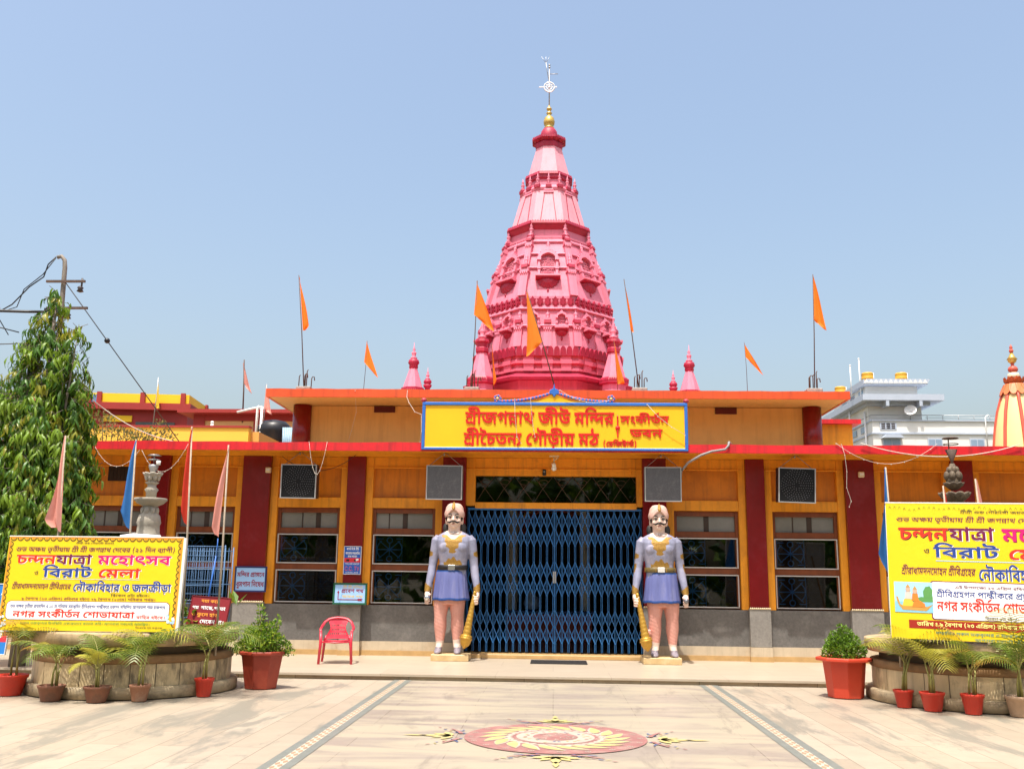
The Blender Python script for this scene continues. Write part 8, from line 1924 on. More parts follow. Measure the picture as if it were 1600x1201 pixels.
for k_, x_, zt, zb, m_ in (('v1', .12, .235, .195, BW), ('v2', .14, .155, .115, BW), ('v3', .09, .092, .058, BW), ('v4', .14, -.05, -.085, BW), ('v6', .125, -.225, -.25, BW)):
    text_mb(k_, -x_, x_, zb, zt, -.0145).build('lettering', m_, t)
text_mb('v5', -.145, .145, -.20, -.13, -.0145).build('lettering', flatm('sign_light_red', (.75, .12, .10)), t)
q = MB().prism([(-.12, -.02), (-.06, -.02), (-.06, .02), (-.12, .02)], -.016, -.0136, 0).prism([(.03, -.02), (.07, -.02), (.07, .015), (.03, .015)], -.016, -.0136, 0).prism([(.07, -.015), (.12, .0), (.12, .035), (.07, .03)], -.016, -.0136, 1)
q.build('camera_picture', [BLACK, BW], t)
t, w_, h_ = board('flower_notice', 'maroon notice with white and orange lettering leaning on the left fountain basin', 'sign', -5.34, -4.74, .84, 1.27, -4.80, flatm('notice_maroon_edge', (.16, .010, .015)), flatm('notice_maroon', (.20, .012, .018)), .012, R(-14), R(5))
t.rotation_euler = (R(-14), R(3), R(-4))
OL = flatm('notice_orange', (.75, .30, .04))
text_mb('t1', -.14, .14, .125, .165, -.016, slant=-.1).build('lettering', OL, t)
text_mb('t2b', -.26, -.16, .025, .065, -.016, slant=-.1).build('lettering', BW, t)
text_mb('t2', -.13, .25, .025, .07, -.016, slant=-.1).build('lettering', BW, t)
text_mb('t3', -.25, .16, -.075, -.03, -.016, slant=-.1).build('lettering', OL, t)
text_mb('t4', -.10, .27, -.175, -.125, -.016, slant=-.1).build('lettering', BW, t)
t, w_, h_ = board('edge_poster', 'blue and red poster at the left edge of the photo beside the smaller banner', 'sign', -8.75, -7.82, .42, 1.42, -5.1, flatm('poster_white', (.6, .6, .6)), flatm('poster_blue', (.02, .17, .50)), .012, R(-6))
text_mb('w1', w_ - .20, w_ - .03, .23, .36, -.016).build('lettering', BW, t)
text_mb('w2', w_ - .22, w_ - .04, .06, .17, -.016).build('lettering', BW, t)
text_mb('w3', w_ - .18, w_ - .08, -.09, .02, -.016).build('lettering', BW, t)
q = MB()
q.quad((-w_ + .02, -.0135, -.32), (w_ - .013, -.0135, -.32), (w_ - .013, -.0135, -.17), (-w_ + .02, -.0135, -.17), 0)
q.prism([(w_ - .3, -.26), (w_ - .1, -.26), (w_ - .06, -.14), (w_ - .12, -.10), (w_ - .2, -.16), (w_ - .3, -.12)], -.016, -.0138, 1)
q.build('printed_picture', [flatm('poster_red', (.55, .03, .05)), BW], t)

# ================================================================ chair, mat, cage
CH = mat('red_plastic', (.50, .022, .045), .38, .08, 6, .03, 50, spec=.5, stain=(.58, .12, .13), stain_amt=.4, stain_scale=5)
ch = thing('plastic_chair', 'red plastic armchair standing alone on the step before the left dado', 'chair', (-3.80, -1.78, Z0), R(9))
ch.scale = (.98, .98, .91)
leg_ = lambda P, r_: MB().tube(P, r_, 8, flat=.55)
s = MB()
n1 = 12
V, F = [], []
for j in range(n1 + 1):
    for i in range(n1 + 1):
        u, q = i / n1 * 2 - 1, j / n1
        x = u * (.225 - .03 * q)
        y = -.24 + .43 * q
        z = .41 + .02 * u * u - .025 * math.sin(PI * q) + (.01 if q < .1 else 0)
        V.append((x, y, z))
for j in range(n1):
    for i in range(n1):
        a = j * (n1 + 1) + i
        F.append((a, a + 1, a + n1 + 2, a + n1 + 1))
m_ = len(V)
V += [(x, y, z - .018) for x, y, z in V[:m_]]
F += [tuple(i + m_ for i in reversed(f)) for f in F]
s.add(V, F, 0, True)
s.tube([(-.225, -.24, .405), (0, -.25, .395), (.225, -.24, .405)], .016, 8)
s.tube([(-.225, -.24, .405), (-.20, .19, .41)], .014, 8).tube([(.225, -.24, .405), (.20, .19, .41)], .014, 8)
s.build('seat', CH, ch)
b = MB()
nb = 22
V, F = [], []
nz = 10
def bx(u, q):                               # back panel narrowing at the waist
    wv = .165 + .035 * math.cos((q - .1) * 2 * PI) * (1 - .3 * q)
    x = u * wv
    return (x, .20 + .10 * q - .035 * (1 - u * u) * -1 - .03, .44 + .36 * q + .025 * (1 - u * u) * q)
for j in range(nz + 1):
    for i in range(nb + 1): V.append(bx(i / nb * 2 - 1, j / nz))
rr = random.Random(1)
for j in range(nz):
    for i in range(nb):
        if 1 < j < nz - 2 and i % 2 == 1 and j % 2 == 0 and 2 < i < nb - 2: continue      # pierced lattice
        a = j * (nb + 1) + i
        F.append((a, a + 1, a + nb + 2, a + nb + 1))
m_ = len(V)
V += [(x, y + .012, z) for x, y, z in V[:m_]]
F += [tuple(i + m_ for i in reversed(f)) for f in F]
b.add(V, F, 0, False)
b.build('backrest', CH, ch)
ar = MB()
P = [(-.27, -.20, .60), (-.285, -.10, .625), (-.29, .05, .645), (-.275, .15, .68), (-.235, .24, .755), (-.16, .285, .81), (-.07, .30, .83)]
P = P + [(0, .302, .835)] + [(-x, y, z) for x, y, z in reversed(P)]
ar.tube(P, [.024] * 3 + [.026] * (len(P) - 6) + [.024] * 3, 10, flat=.7)
ar.build('arm_rail', CH, ch)
for q in (-1, 1):
    leg_([(q * .285, -.27, 0), (q * .262, -.235, .42), (q * .272, -.195, .60)], [.022, .028, .022]).build('leg', CH, ch)
    leg_([(q * .265, .29, 0), (q * .225, .20, .42), (q * .20, .215, .5)], [.020, .026, .02]).build('leg', CH, ch)
dm = MB().box(-.51, .51, -.36, .36, 0, .012)
for k in range(24): dm.box(-.50, .50, -.35 + .029 * k, -.335 + .029 * k, .012, .016)
tag(dm.build('door_mat', mat('black_mat', (.022, .020, .020), .9, .2, 40), None, (.10, -.95, .0955)), 'flat black door mat on the step before the blue gate', 'mat')
cg = thing('wire_cage', 'rusty blue wire mesh cage standing behind the maroon notice on the left basin', 'cage', (-5.36, -4.55, .84))
WB = mat('blue_wire_paint', (.07, .15, .28), .6, .15, 8)
me_ = MB()
for k in range(25): me_.tube([(-.42 + .035 * k, -.02, .0), (-.42 + .035 * k, -.02, 1.17)], .0035, 4)
for z_ in (.05, .2, .32, .46, .58, .66, .82, .94, 1.02, 1.16): me_.tube([(-.42, -.025, z_), (.42, -.025, z_)], .006 if int(z_ * 100) % 2 else .0045, 4)
me_.build('mesh_panel', WB, cg)
m2 = MB()
for k in range(16): m2.tube([(-.40 + .05 * k, .36, 0), (-.40 + .05 * k, .36, 1.15)], .0035, 4)
for z_ in (.1, .35, .6, .85, 1.1): m2.tube([(-.42, .36, z_), (.42, .36, z_)], .005, 4)
m2.build('mesh_panel', WB, cg)
for q in (-.42, .42): MB().tube([(q, -.02, -.30), (q, -.02, 1.18)], .010, 6).tube([(q, .36, -.30), (q, .36, 1.16)], .010, 6).build('corner_post', RUST if q < 0 else WB, cg)
MB().tube([(.18, -.06, .0), (.30, -.06, 1.02)], .012, 6).tube([(.305, -.06, 1.0), (.31, -.06, 1.28)], .007, 6).build('tied_stick', BLUE_T, cg)

# ================================================================ plants
def leafmat(name, c, v=.25, tr=.35, rough=.4):
    return mat(name, c, rough, v, 3, trans=tr, spec=.45)
LG = leafmat('palm_green', (.13, .19, .022))
LY = leafmat('palm_yellow_green', (.36, .34, .045))
LD = leafmat('palm_dry', (.46, .27, .05))
SOIL = mat('dark_soil', (.05, .035, .025), .95, .3, 20, .4, 60)
STEMM = mat('palm_stem', (.24, .22, .06), .5, .2, 8)
RPOT = mat('red_plastic_pot', (.50, .035, .018), .42, .08, 5, stain=(.36, .05, .03), stain_amt=.5, stain_scale=6)
BPOT = mat('brown_clay_pot', (.20, .085, .05), .75, .18, 8, .1, 50, stain=(.10, .07, .05), stain_amt=.7, stain_scale=5)
CPOT = mat('clay_pot', (.36, .17, .10), .75, .15, 8, .1, 50, stain=(.45, .32, .22), stain_amt=.6, stain_scale=5)
TPOT = mat('pale_clay_pot', (.42, .28, .18), .75, .15, 8, .1, 50)
def pot(t, r, h, m_, rib=False):
    pr = [(r * .68, 0), (r * .70, .01), (r * .93, h * .82), (r * 1.0, h * .84), (r * 1.04, h * .98), (r * 1.02, h), (r * .9, h), (r * .86, h * .88)]
    mb = MB()
    N = 28
    rings = []
    for rr_, z in pr:
        rings.append([(rr_ * (1 + (.02 * math.cos(a * 14) if rib else 0)) * math.cos(a), rr_ * (1 + (.02 * math.cos(a * 14) if rib else 0)) * math.sin(a), z) for a in np.linspace(0, 2 * PI, N * 2, endpoint=False)])
    mb.loft(rings)
    mb.build('pot', m_, t)
    MB().lathe([(r * .9, h * .86), (.001, h * .90)], 20, cap=False).build('soil', SOIL, t)
def palm(x, y, r, ph, pm, H, nf, seed, label, yel=.3, spread=1.0, lean=0.0, rib=False):
    t = thing('potted_palm', label, 'potted palm', (x, y, .012), 0, 'small palms in pots around the basins')
    pot(t, r, ph, pm, rib)
    rr = random.Random(seed)
    st, fm = MB(), MB()
    ns = max(2, nf // 3)
    for s_ in range(ns):
        bx_, by_ = rr.uniform(-.3, .3) * r, rr.uniform(-.3, .3) * r
        sh = H * rr.uniform(.28, .45)
        az = rr.uniform(0, 2 * PI)
        tip = Vector((bx_ + .10 * sh * math.cos(az) + lean * sh, by_ + .10 * sh * math.sin(az), ph + sh))
        st.tube([(bx_, by_, ph * .85), (bx_ * .9 + lean * sh * .4, by_ * .9, ph + sh * .5), tip], [.016, .013, .010], 7)
        for f_ in range(max(2, round(nf / ns))):
            a = az + f_ * 2 * PI / max(2, nf / ns) + rr.uniform(-.5, .5)
            L = H * rr.uniform(.60, .98) * spread
            up = rr.uniform(.85, 1.45)
            droop = rr.uniform(1.0, 2.1)
            mi = 2 if rr.random() < yel * .12 else 1 if rr.random() < yel else 0
            P = []
            n = 19
            for i in range(n + 1):
                q = i / n
                el = up - droop * q ** 1.3
                if i == 0: p = tip.copy()
                else: p = P[-1] + Vector((math.cos(a) * math.cos(el), math.sin(a) * math.cos(el), math.sin(el))) * (L / n)
                P.append(p)
            st.tube(P, [.0065 * (1 - .75 * i / n) for i in range(n + 1)], 5)
            for i in range(4, n + 1):
                for q in (i / n,):
                    p = P[i]
                    d = (P[min(i + 1, n)] - P[i - 1]).normalized()
                    sd = d.cross(Vector((0, 0, 1)))
                    sd = sd.normalized() if sd.length > .05 else Vector((1, 0, 0))
                    upv = sd.cross(d).normalized()
                    ll = L * .42 * math.sin(PI * (.12 + .80 * q)) ** .8 * rr.uniform(.85, 1.1)
                    for sgn in (-1, 1):
                        dirv = (sd * sgn * .84 + d * .55 + upv * .15).normalized()
                        w_ = .0070
                        pts = []
                        for k in range(4):
                            u_ = k / 3
                            c_ = p + dirv * ll * u_ + Vector((0, 0, -1)) * ll * .42 * u_ * u_
                            ww = w_ * (1 - u_ ** 2) + .0012
                            pts += [c_ - d * ww, c_ + d * ww]
                        fm.add(pts, [(2 * k, 2 * k + 1, 2 * k + 3, 2 * k + 2) for k in range(3)], mi, True)
    st.build('stem', STEMM, t)
    fm.build('frond', [LG, LY, LD], t)
    return t
palm(-7.10, -6.21, .20, .26, RPOT, 0.87, 11, 1, 'palm in a bright red pot cut off by the left edge of the photo', .6)
palm(-6.31, -6.69, .165, .19, BPOT, 0.72, 10, 2, 'green arching palm in a squat brown clay pot at the left of the left basin', .15, 1.05)
palm(-5.70, -6.73, .165, .19, BPOT, 0.60, 9, 3, 'sparse yellow green palm in a mossy dark clay pot under the left banner', .5)
palm(-5.23, -6.56, .13, .20, CPOT, 0.81, 11, 14, 'wide spreading palm with one dry frond in a reddish clay pot before the left basin', .35, 1.15)
palm(-4.61, -5.99, .125, .235, RPOT, 0.87, 11, 5, 'tall palm in a ribbed red plastic pot at the right end of the left basin', .3, .95, rib=True)
palm(4.55, -5.80, .125, .22, RPOT, 0.94, 11, 6, 'palm with a pale stem in a red pot nearest the right big octagonal pot', .45, 1.0, .1)
palm(4.80, -6.11, .15, .23, RPOT, 0.78, 13, 7, 'yellowing palm with hanging fronds in a chipped red pot, second along the right basin', .9, .9)
palm(5.20, -6.35, .135, .24, RPOT, 0.81, 10, 8, 'green palm in a red pot below the middle of the visible right banner', .25, 1.0, .05, True)
palm(5.70, -6.48, .155, .24, TPOT, 0.94, 12, 9, 'palm in a pale clay pot at the right edge of the photo', .5, 1.0)

def leaf_cloud(centres, n, ln, wd, seed, nm=2, upb=.4):
    """n small pointed leaves spread through soft balls (x, y, z, r)"""
    rg = np.random.default_rng(seed)
    C = np.array(centres)
    wts = C[:, 3] ** 2
    idx = rg.choice(len(C), n, p=wts / wts.sum())
    d = rg.normal(size=(n, 3))
    d /= np.linalg.norm(d, axis=1)[:, None]
    rad = C[idx, 3] * rg.uniform(.35, 1.0, n) ** .5
    P = C[idx, :3] + d * rad[:, None]
    ax = d + rg.normal(size=(n, 3)) * .7 + np.array([0, 0, upb])
    ax /= np.linalg.norm(ax, axis=1)[:, None]
    sd = np.cross(ax, rg.normal(size=(n, 3)))
    sd /= np.linalg.norm(sd, axis=1)[:, None]
    nr = np.cross(sd, ax)
    l_ = ln * rg.uniform(.6, 1.2, n)[:, None]
    w_ = wd * rg.uniform(.7, 1.2, n)[:, None]
    v = np.stack([P, P + ax * l_ * .5 + sd * w_ + nr * w_ * .3, P + ax * l_, P + ax * l_ * .5 - sd * w_ + nr * w_ * .3], 1).reshape(-1, 3)
    mb = MB()
    mb.v = [tuple(p) for p in v]
    mb.f = [(4 * i, 4 * i + 1, 4 * i + 2, 4 * i + 3) for i in range(n)]
    mb.mi = [int(k) for k in rg.choice(nm, n, p=([.62, .38] if nm == 2 else None))]
    mb.sm = [False] * n
    return mb
SHG = leafmat('shrub_green', (.105, .20, .018))
SHL = leafmat('shrub_lime', (.33, .43, .04))
def octpot(t, rt, rb_, h, m_, rim):
    mb = MB()
    def o8(prof): mb.lathe([(a / C22, z) for a, z in prof], 8, (0, 0, 0), PI / 8 + .25, 0, False)
    o8([(rb_, 0), (rt, h - .05), (rt + rim, h - .045), (rt + rim, h), (rt - .04, h), (rt - .06, h - .08)])
    mb.build('pot', m_, t, bevel=.008)
    MB().lathe([(rt - .05, h - .07), (.001, h - .05)], 16, cap=False).build('soil', SOIL, t)
t = thing('potted_shrub', 'bushy shrub in a big dull red octagonal pot at the right of the left basin', 'potted shrub', (-4.17, -4.92, .012))
octpot(t, .285, .215, .51, mat('dull_red_pot', (.27, .035, .018), .5, .15, 4, .06, 30, stain=(.36, .07, .035), stain_amt=.6, stain_scale=3), .03)
rr = random.Random(5)
cen = [(0, 0, .62, .24), (-.17, .02, .58, .18), (.18, 0, .58, .19), (-.32, -.05, .55, .12), (.36, 0, .54, .11), (-.42, 0, .52, .06), (.46, 0, .50, .06), (.06, 0, .78, .14), (-.10, .02, .82, .12), (-.07, 0, .98, .075), (-.08, 0, 1.10, .045), (.19, .02, .86, .075), (.22, 0, .97, .04), (-.24, 0, .75, .07), (.0, -.2, .58, .17), (.20, -.1, .70, .10), (-.2, -.05, .70, .12), (.30, .0, .70, .06)]
leaf_cloud([(x_ * .86, y_ * .86, z_, r_ * .92) for x_, y_, z_, r_ in cen], 3000, .056, .014, 3).build('foliage', [SHG, SHL], t)
b_ = MB()
for c_ in cen: b_.tube([(rr.uniform(-.05, .05), rr.uniform(-.05, .05), .5), (c_[0] * .5, c_[1] * .5, .62), (c_[0], c_[1], c_[2] + c_[3] * .6)], [.012, .009, .004], 6)
b_.build('branch', mat('shrub_bark', (.14, .10, .05), .9, .2, 10), t)
t = thing('potted_shrub', 'rounded dense shrub in a big bright red octagonal pot by the right basin', 'potted shrub', (4.10, -4.80, .012))
octpot(t, .275, .225, .54, mat('bright_red_pot', (.52, .05, .022), .45, .08, 3, .04, 30, stain=(.42, .06, .03), stain_amt=.5, stain_scale=3), .085)
cen = [(-.03, 0, .62, .20), (-.19, 0, .59, .12), (.16, 0, .61, .14), (-.05, 0, .77, .14), (.03, 0, .86, .10), (-.12, 0, .73, .11), (.12, -.02, .74, .11), (.24, 0, .64, .07), (0, -.15, .61, .13), (-.02, 0, .94, .05)]
leaf_cloud(cen, 3200, .045, .013, 8).build('foliage', [SHG, mat('shrub_mid_green', (.15, .27, .02), .4, .25, 3, trans=.35)], t)
MB().tube([(0, 0, .5), (.02, 0, .7), (0, 0, .95)], [.025, .018, .006], 7).build('branch', MATS['shrub_bark'], t)
tag(leaf_cloud([(-5.30, -4.75, .98, .12), (-5.12, -4.6, .95, .1), (-5.45, -4.7, 1.0, .09)], 60, .16, .05, 4).build('basin_plant', [SHG, SHL]), 'broad leaved green plants growing in the left basin behind the maroon notice', 'plant')
tag(leaf_cloud([(-4.72, -4.6, 1.15, .03)], 3, .30, .05, 5, upb=2.5).build('arum_leaf', [SHL, SHG]), 'single pale pointed leaf standing right of the maroon notice', 'plant')

# ---------------------------------------------------------------- drooping trees
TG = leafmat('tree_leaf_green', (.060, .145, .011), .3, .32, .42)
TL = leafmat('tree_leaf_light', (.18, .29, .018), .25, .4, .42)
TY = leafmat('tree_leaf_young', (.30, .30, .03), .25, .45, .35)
BARK = mat('grey_bark', (.16, .13, .10), .9, .25, 8, .4, 30, stretch=(1, 1, .2))
def droop_tree(loc, prof, ngroups, seed, label):
    """mast tree: leaves hang in fans from short twigs all round the crown"""
    t = thing('mast_tree', label, 'tree', loc)
    zt = prof[-1][1]
    MB().tube([(0, 0, 0), (.03, .02, zt * .3), (-.02, 0, zt * .6), (.0, 0, zt * .93)], [.13, .11, .075, .02], 10).build('trunk', BARK, t)
    rg = np.random.default_rng(seed)
    tw = MB()
    tw_l = []
    V, F, MI = [], [], []
    zs = [p[1] for p in prof]
    LEAD = [(-.08, 0, 6.45, .55), (.47, -.08, 5.75, .40), (-.42, .05, 5.6, .45), (.10, -.30, 4.9, .52), (.38, .20, 5.0, .52), (.62, .0, 4.4, .42), (-.30, -.25, 4.4, .5), (-.85, -.1, 5.0, .5), (.45, -.3, 3.7, .5)]
    LW = np.array([.18, .11, .12, .13, .10, .10, .09, .09, .08])
    for ld_ in LEAD[1:]: tw_l.append([(0, 0, ld_[2] * .3), (ld_[0] * .6, ld_[1] * .6, ld_[2] * .5), (ld_[0], ld_[1], ld_[2] * .95)])
    lumps = rg.uniform(0, 2 * PI, 6)
    lb = MB()
    for P_ in tw_l: lb.tube(P_, [.05, .035, .008], 7)
    lb.build('limb', BARK, t)
    for g_ in range(ngroups):
        while True:
            ld_ = LEAD[rg.choice(len(LEAD), p=LW)]
            z = rg.uniform(1.3, ld_[2])
            R0 = ld_[3] * min(1, ((ld_[2] - z) / 2.3) ** .8 + .05) * (1 - .35 * max(0, 2.6 - z))
            a = rg.uniform(0, 2 * PI)
            hole = math.sin(2.3 * a + 1.9 * z) + math.sin(3.1 * z - 1.7 * a + 1)
            if rg.random() < (R0 + .06) / .66 and not (hole > 1.0 and rg.random() < .85): break
        lump = 1 + .20 * math.sin(3 * a + lumps[0] + z * 1.3) + .10 * math.sin(5 * a + lumps[1] - z * 2.1) + .10 * math.sin(z * 5 + lumps[2] + 2 * a)
        rad = R0 * lump * (rg.uniform(.25, 1) ** .45)
        outer = rad / max(.05, R0)
        base = np.array([ld_[0] + rad * math.cos(a), ld_[1] + rad * math.sin(a), z])
        out = np.array([math.cos(a), math.sin(a), 0])
        tl_ = rg.uniform(.18, .34)
        dirt = out * rg.uniform(.3, .9) + np.array([rg.normal() * .35, rg.normal() * .35, rg.uniform(-.75, .1)])
        dirt /= np.linalg.norm(dirt)
        b0 = base - dirt * tl_ * .6
        tw.tube([tuple(b0), tuple(base), tuple(base + dirt * tl_ * .5 + np.array([0, 0, -.03]))], .0045, 4, cap=False)
        nl = rg.integers(6, 11)
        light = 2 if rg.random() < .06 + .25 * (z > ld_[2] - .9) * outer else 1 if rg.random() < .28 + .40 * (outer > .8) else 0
        for k in range(nl):
            u = k / nl
            p = b0 + dirt * tl_ * (.25 + u * 1.1) + np.array([0, 0, -.03 * u])
            sidev = np.cross(dirt, [0, 0, 1.0])
            sidev /= max(1e-6, np.linalg.norm(sidev))
            sgn = 1 if k % 2 else -1
            ld = sidev * sgn * rg.uniform(.15, .55) + out * rg.uniform(-.05, .35) + np.array([rg.normal() * .12, rg.normal() * .12, -1.0])
            ld /= np.linalg.norm(ld)
            L = rg.uniform(.10, .235)
            W = L * rg.uniform(.09, .135)
            wd = np.cross(ld, out + rg.normal(size=3) * .5)
            wd /= np.linalg.norm(wd)
            nr = np.cross(wd, ld)
            o = len(V)
            for i in range(5):
                q = i / 4
                c_ = p + ld * L * q + nr * L * .16 * math.sin(PI * q) + out * L * .12 * (1 - q) ** 2
                ww = W * math.sin(PI * min(1, .12 + q * .86)) ** .8 * (1 - .15 * q)
                wav = nr * .006 * math.sin(q * 9 + k)
                V += [tuple(c_ - wd * ww + nr * ww * .35 + wav), tuple(c_), tuple(c_ + wd * ww + nr * ww * .35 - wav)]
            for i in range(4):
                F += [(o + 3 * i, o + 3 * i + 1, o + 3 * i + 4, o + 3 * i + 3), (o + 3 * i + 1, o + 3 * i + 2, o + 3 * i + 5, o + 3 * i + 4)]
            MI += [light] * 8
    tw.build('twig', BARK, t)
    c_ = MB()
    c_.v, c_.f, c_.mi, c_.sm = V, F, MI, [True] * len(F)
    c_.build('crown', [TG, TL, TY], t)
    return t
PROF = [(.55, 1.4), (.72, 2.1), (.84, 3.0), (.86, 3.8), (.82, 4.5), (.68, 5.1), (.42, 5.55), (.20, 5.95), (.04, 6.5)]
lt = droop_tree((-8.66, -3.3, 0), PROF, 2500, 11, 'tall drooping mast tree at the left edge in front of the hall')
rt_ = copy_tree(lt)
rt_.location = (8.45, -4.0, .2)
rt_.rotation_euler = (0, 0, 2.1)
rt_['label'] = 'drooping mast tree of which only a fringe of leaves shows at the right edge'
lt['group'] = rt_['group'] = 'mast trees beside the courtyard'
rg = np.random.default_rng(6)
bt = thing('roof_bush', 'sparse brown and green bush growing over the canopy roof right of the left tree', 'bush', (-9.35, .8, 4.15))
cen = [(rg.uniform(-1.3, 1.1), rg.uniform(-.3, .3), rg.uniform(.25, 1.0) * (1 - .35 * abs(k - 8) / 9), rg.uniform(.10, .24)) for k in range(20)]
cen = [(x_, y_, z_ * (1 - .45 * max(0, x_)), r_) for x_, y_, z_, r_ in cen]
leaf_cloud(cen, 1500, .07, .018, 9).build('foliage', [mat('dull_leaf', (.11, .13, .03), .6, .3, 4, trans=.3), mat('brown_leaf', (.22, .15, .05), .7, .3, 4, trans=.3)], bt)
b_ = MB()
for c_ in cen: b_.tube([(c_[0] * .7, 0, -.05), (c_[0] * .9, c_[1], c_[2] * .5), (c_[0], c_[1], c_[2] + c_[3])], [.015, .010, .004], 5)
b_.build('branch', MATS['shrub_bark'], bt)

# added wood behind the viewer, blocking sky light from the facade; mirrored in windows
rg = np.random.default_rng(3)
wood = leaf_cloud([(x_, -42 + 3 * math.sin(x_), z_ + 1.5 * math.sin(x_ * .7), 3.2) for x_ in range(-46, 47, 4) for z_ in (2.5, 6.5, 10.0)], 9000, 1.3, .42, 12)
tag(wood.build('sky_blocking_trees', [TG, TL]), 'added green wood behind the viewer, blocking low sky light, mirrored in the window glass', 'wood', None, 'stuff')

# ================================================================ utility pole and wires
pl = thing('utility_pole', 'steel utility pole with a bent top and two crossarms rising behind the left tree', 'pole', (-9.38, -1.7, 0))
PM_ = mat('weathered_pole', (.20, .17, .14), .7, .2, 6, metal=.2)
MB().tube([(0, 0, 0), (-.01, 0, 4), (-.05, 0, 6.5), (-.07, 0, 7.35), (-.09, 0, 7.50), (-.16, 0, 7.58), (-.24, 0, 7.56)], [.06, .055, .047, .043, .04, .038, .036], 12).build('pole', PM_, pl)
for z, x0, x1 in ((7.05, -.36, .40), (6.52, -.3, .50)):
    ca = MB().box(x0, x1, -.10, -.06, z - .022, z + .022)
    ca.build('crossarm', RUST, pl)
    i_ = MB()
    for xi in ((x1 - .06,) if z > 7 else (x1 - .35,)):
        i_.tube([(xi, -.08, z + .06), (xi, -.08, z - .10)], .018, 7).lathe([(.02, -.22), (.065, -.20), (.04, -.16), (.06, -.13), (.03, -.10)], 12, (xi - .02, -.08, z))
    i_.build('insulator', mat('dark_porcelain', (.05, .035, .03), .3), pl)
MB().box(-.30, .06, -.16, -.02, 6.38, 6.50).ball((.02, -.12, 6.40), .09, 10, 8).build('cable_joint', BLACK, pl)
def wire(label, pts, r_, seed=0, m_=None):
    tag(MB().tube(pts, r_, 6).build('overhead_wire', m_ or BLACK), label, 'wire', 'overhead wires at the left')
wx, wy = -9.38, -1.75
wire('thick black cable bundle leaving the pole to the left at the lower crossarm', sag((wx - .2, wy, 6.45), (-16, -3.5, 6.75), .18, 14), .028)
wire('thin black wire running left below the cable bundle', sag((wx - .3, wy, 5.85), (-16, -3.5, 5.5), .1, 10), .010)
wire('black service wires looping from the bent pole top to the left', [(wx - .24, wy, 7.55), (wx - .38, wy, 7.40), (wx - .44, wy, 7.15), (wx - .7, wy, 6.95), (wx - 1.0, wy, 6.6), (wx - 1.25, wy, 6.45), (wx - 1.45, wy, 6.4), (wx - 1.2, wy, 6.15), (wx - .8, wy, 6.05)], .012)
wire('second black service wire curling under the bent pole top', [(wx - .24, wy, 7.53), (wx - .46, wy, 7.2), (wx - .8, wy, 6.9), (wx - .9, wy, 6.55), (wx - 1.2, wy, 6.45), (wx - 1.32, wy, 6.75), (wx - 1.5, wy, 6.9), (wx - 1.35, wy, 6.5), (wx - 1.0, wy, 6.0)], .009)
gw = thing('guy_wire', 'slanting guy wire with a round black strain ball from the pole to the hall roof', 'wire', (wx, wy, 7.0))
A_, B_ = Vector((0, 0, .04)), Vector((1.75, 2.0, -2.85))
MB().tube([A_, A_.lerp(B_, .5), B_], .010, 6).build('cable', mat('dark_cable', (.05, .05, .055), .5), gw)
gw_b = MB().ball(tuple(A_.lerp(B_, .34)), .055, 12, 10)
gw_b.build('strain_ball', BLACK, gw)
string('pair of pale slack ropes from the left tree to the canopy roof', sag((-9.3, -1.2, 5.2), (-7.2, -.6, 4.1), .25), 3, .010, 'rope', 'ropes and cords')

# ================================================================ buildings behind
YW = mat('bright_yellow_wall', (.80, .50, .012), .6, .06, 1)
OW = mat('ochre_wall', (.70, .34, .07), .7, .06, 1, stain=(.5, .26, .08), stain_amt=.4, stain_scale=.7)
MRN = mat('maroon_wall', (.30, .025, .02), .6, .1, 2)
b1 = thing('yellow_building', 'far yellow building with maroon posts along its parapet behind the left roof', 'building', (-13.0, 14.0, 0), R(6))
MB().box(-6, 0, 0, 7, 0, 6.7).build('wall', OW, b1)
MB().box(-6.2, .15, -.25, 7.2, 7.22, 7.46).build('parapet_band', MRN, b1)
MB().box(-6.0, 0, .0, 7, 6.7, 7.22).build('maroon_storey', MRN, b1)
MB().box(-6.1, .05, -.12, 7.1, 7.46, 7.80).build('parapet', YW, b1)
for x in (-5.2, -3.4, -3.05, -1.55, -.15):
    MB().box(x - .08, x + .08, -.2, -.12, 7.40, 7.84).build('post', MRN, b1)
for yy in (2.2, 4.6): MB().box(.05, .13, yy - .1, yy + .1, 7.4, 7.84).build('post', MRN, b1)
MB().box(-2.9, -1.9, -.06, -.001, 6.80, 7.02).build('yellow_panel', YW, b1)
MB().box(-1.75, -.4, -.08, -.001, 6.55, 6.8).build('window', mat('far_window', (.06, .07, .07), .2), b1)
MB().box(-3.35, -3.1, -.16, -.121, 7.46, 7.74).build('blue_board', mat('faded_blue_board', (.12, .22, .42), .6), b1)
b2 = thing('tan_rooftop_house', 'low tan rooftop house with a thin maroon roof edge left of the upper hall', 'building', (-11.2, 10, 0), 0)
MB().box(0, 6, 0, 4, 3.5, 6.25).build('wall', mat('tan_house_wall', (.62, .38, .16), .7, .05, 1), b2)
MB().box(-.4, 6.3, -.4, 4.3, 6.45, 6.56).build('roof', MRN, b2)
MB().box(0, .35, -.06, 0, 4, 6.45).box(1.9, 2.1, -.06, 0, 4, 6.45).box(4.3, 4.5, -.06, 0, 4, 6.45).box(.35, 5.5, -.05, -.001, 6.25, 6.45).build('pilaster', MRN, b2)
b3 = thing('roof_parapet', 'long low yellow parapet on the canopy roof at the left', 'parapet', (0, 0, 0))
MB().box(-13, -7.5, 4.0, 4.2, 4.0, 5.12).build('wall', mat('parapet_yellow', (.78, .44, .05), .65, .05, 1), b3)
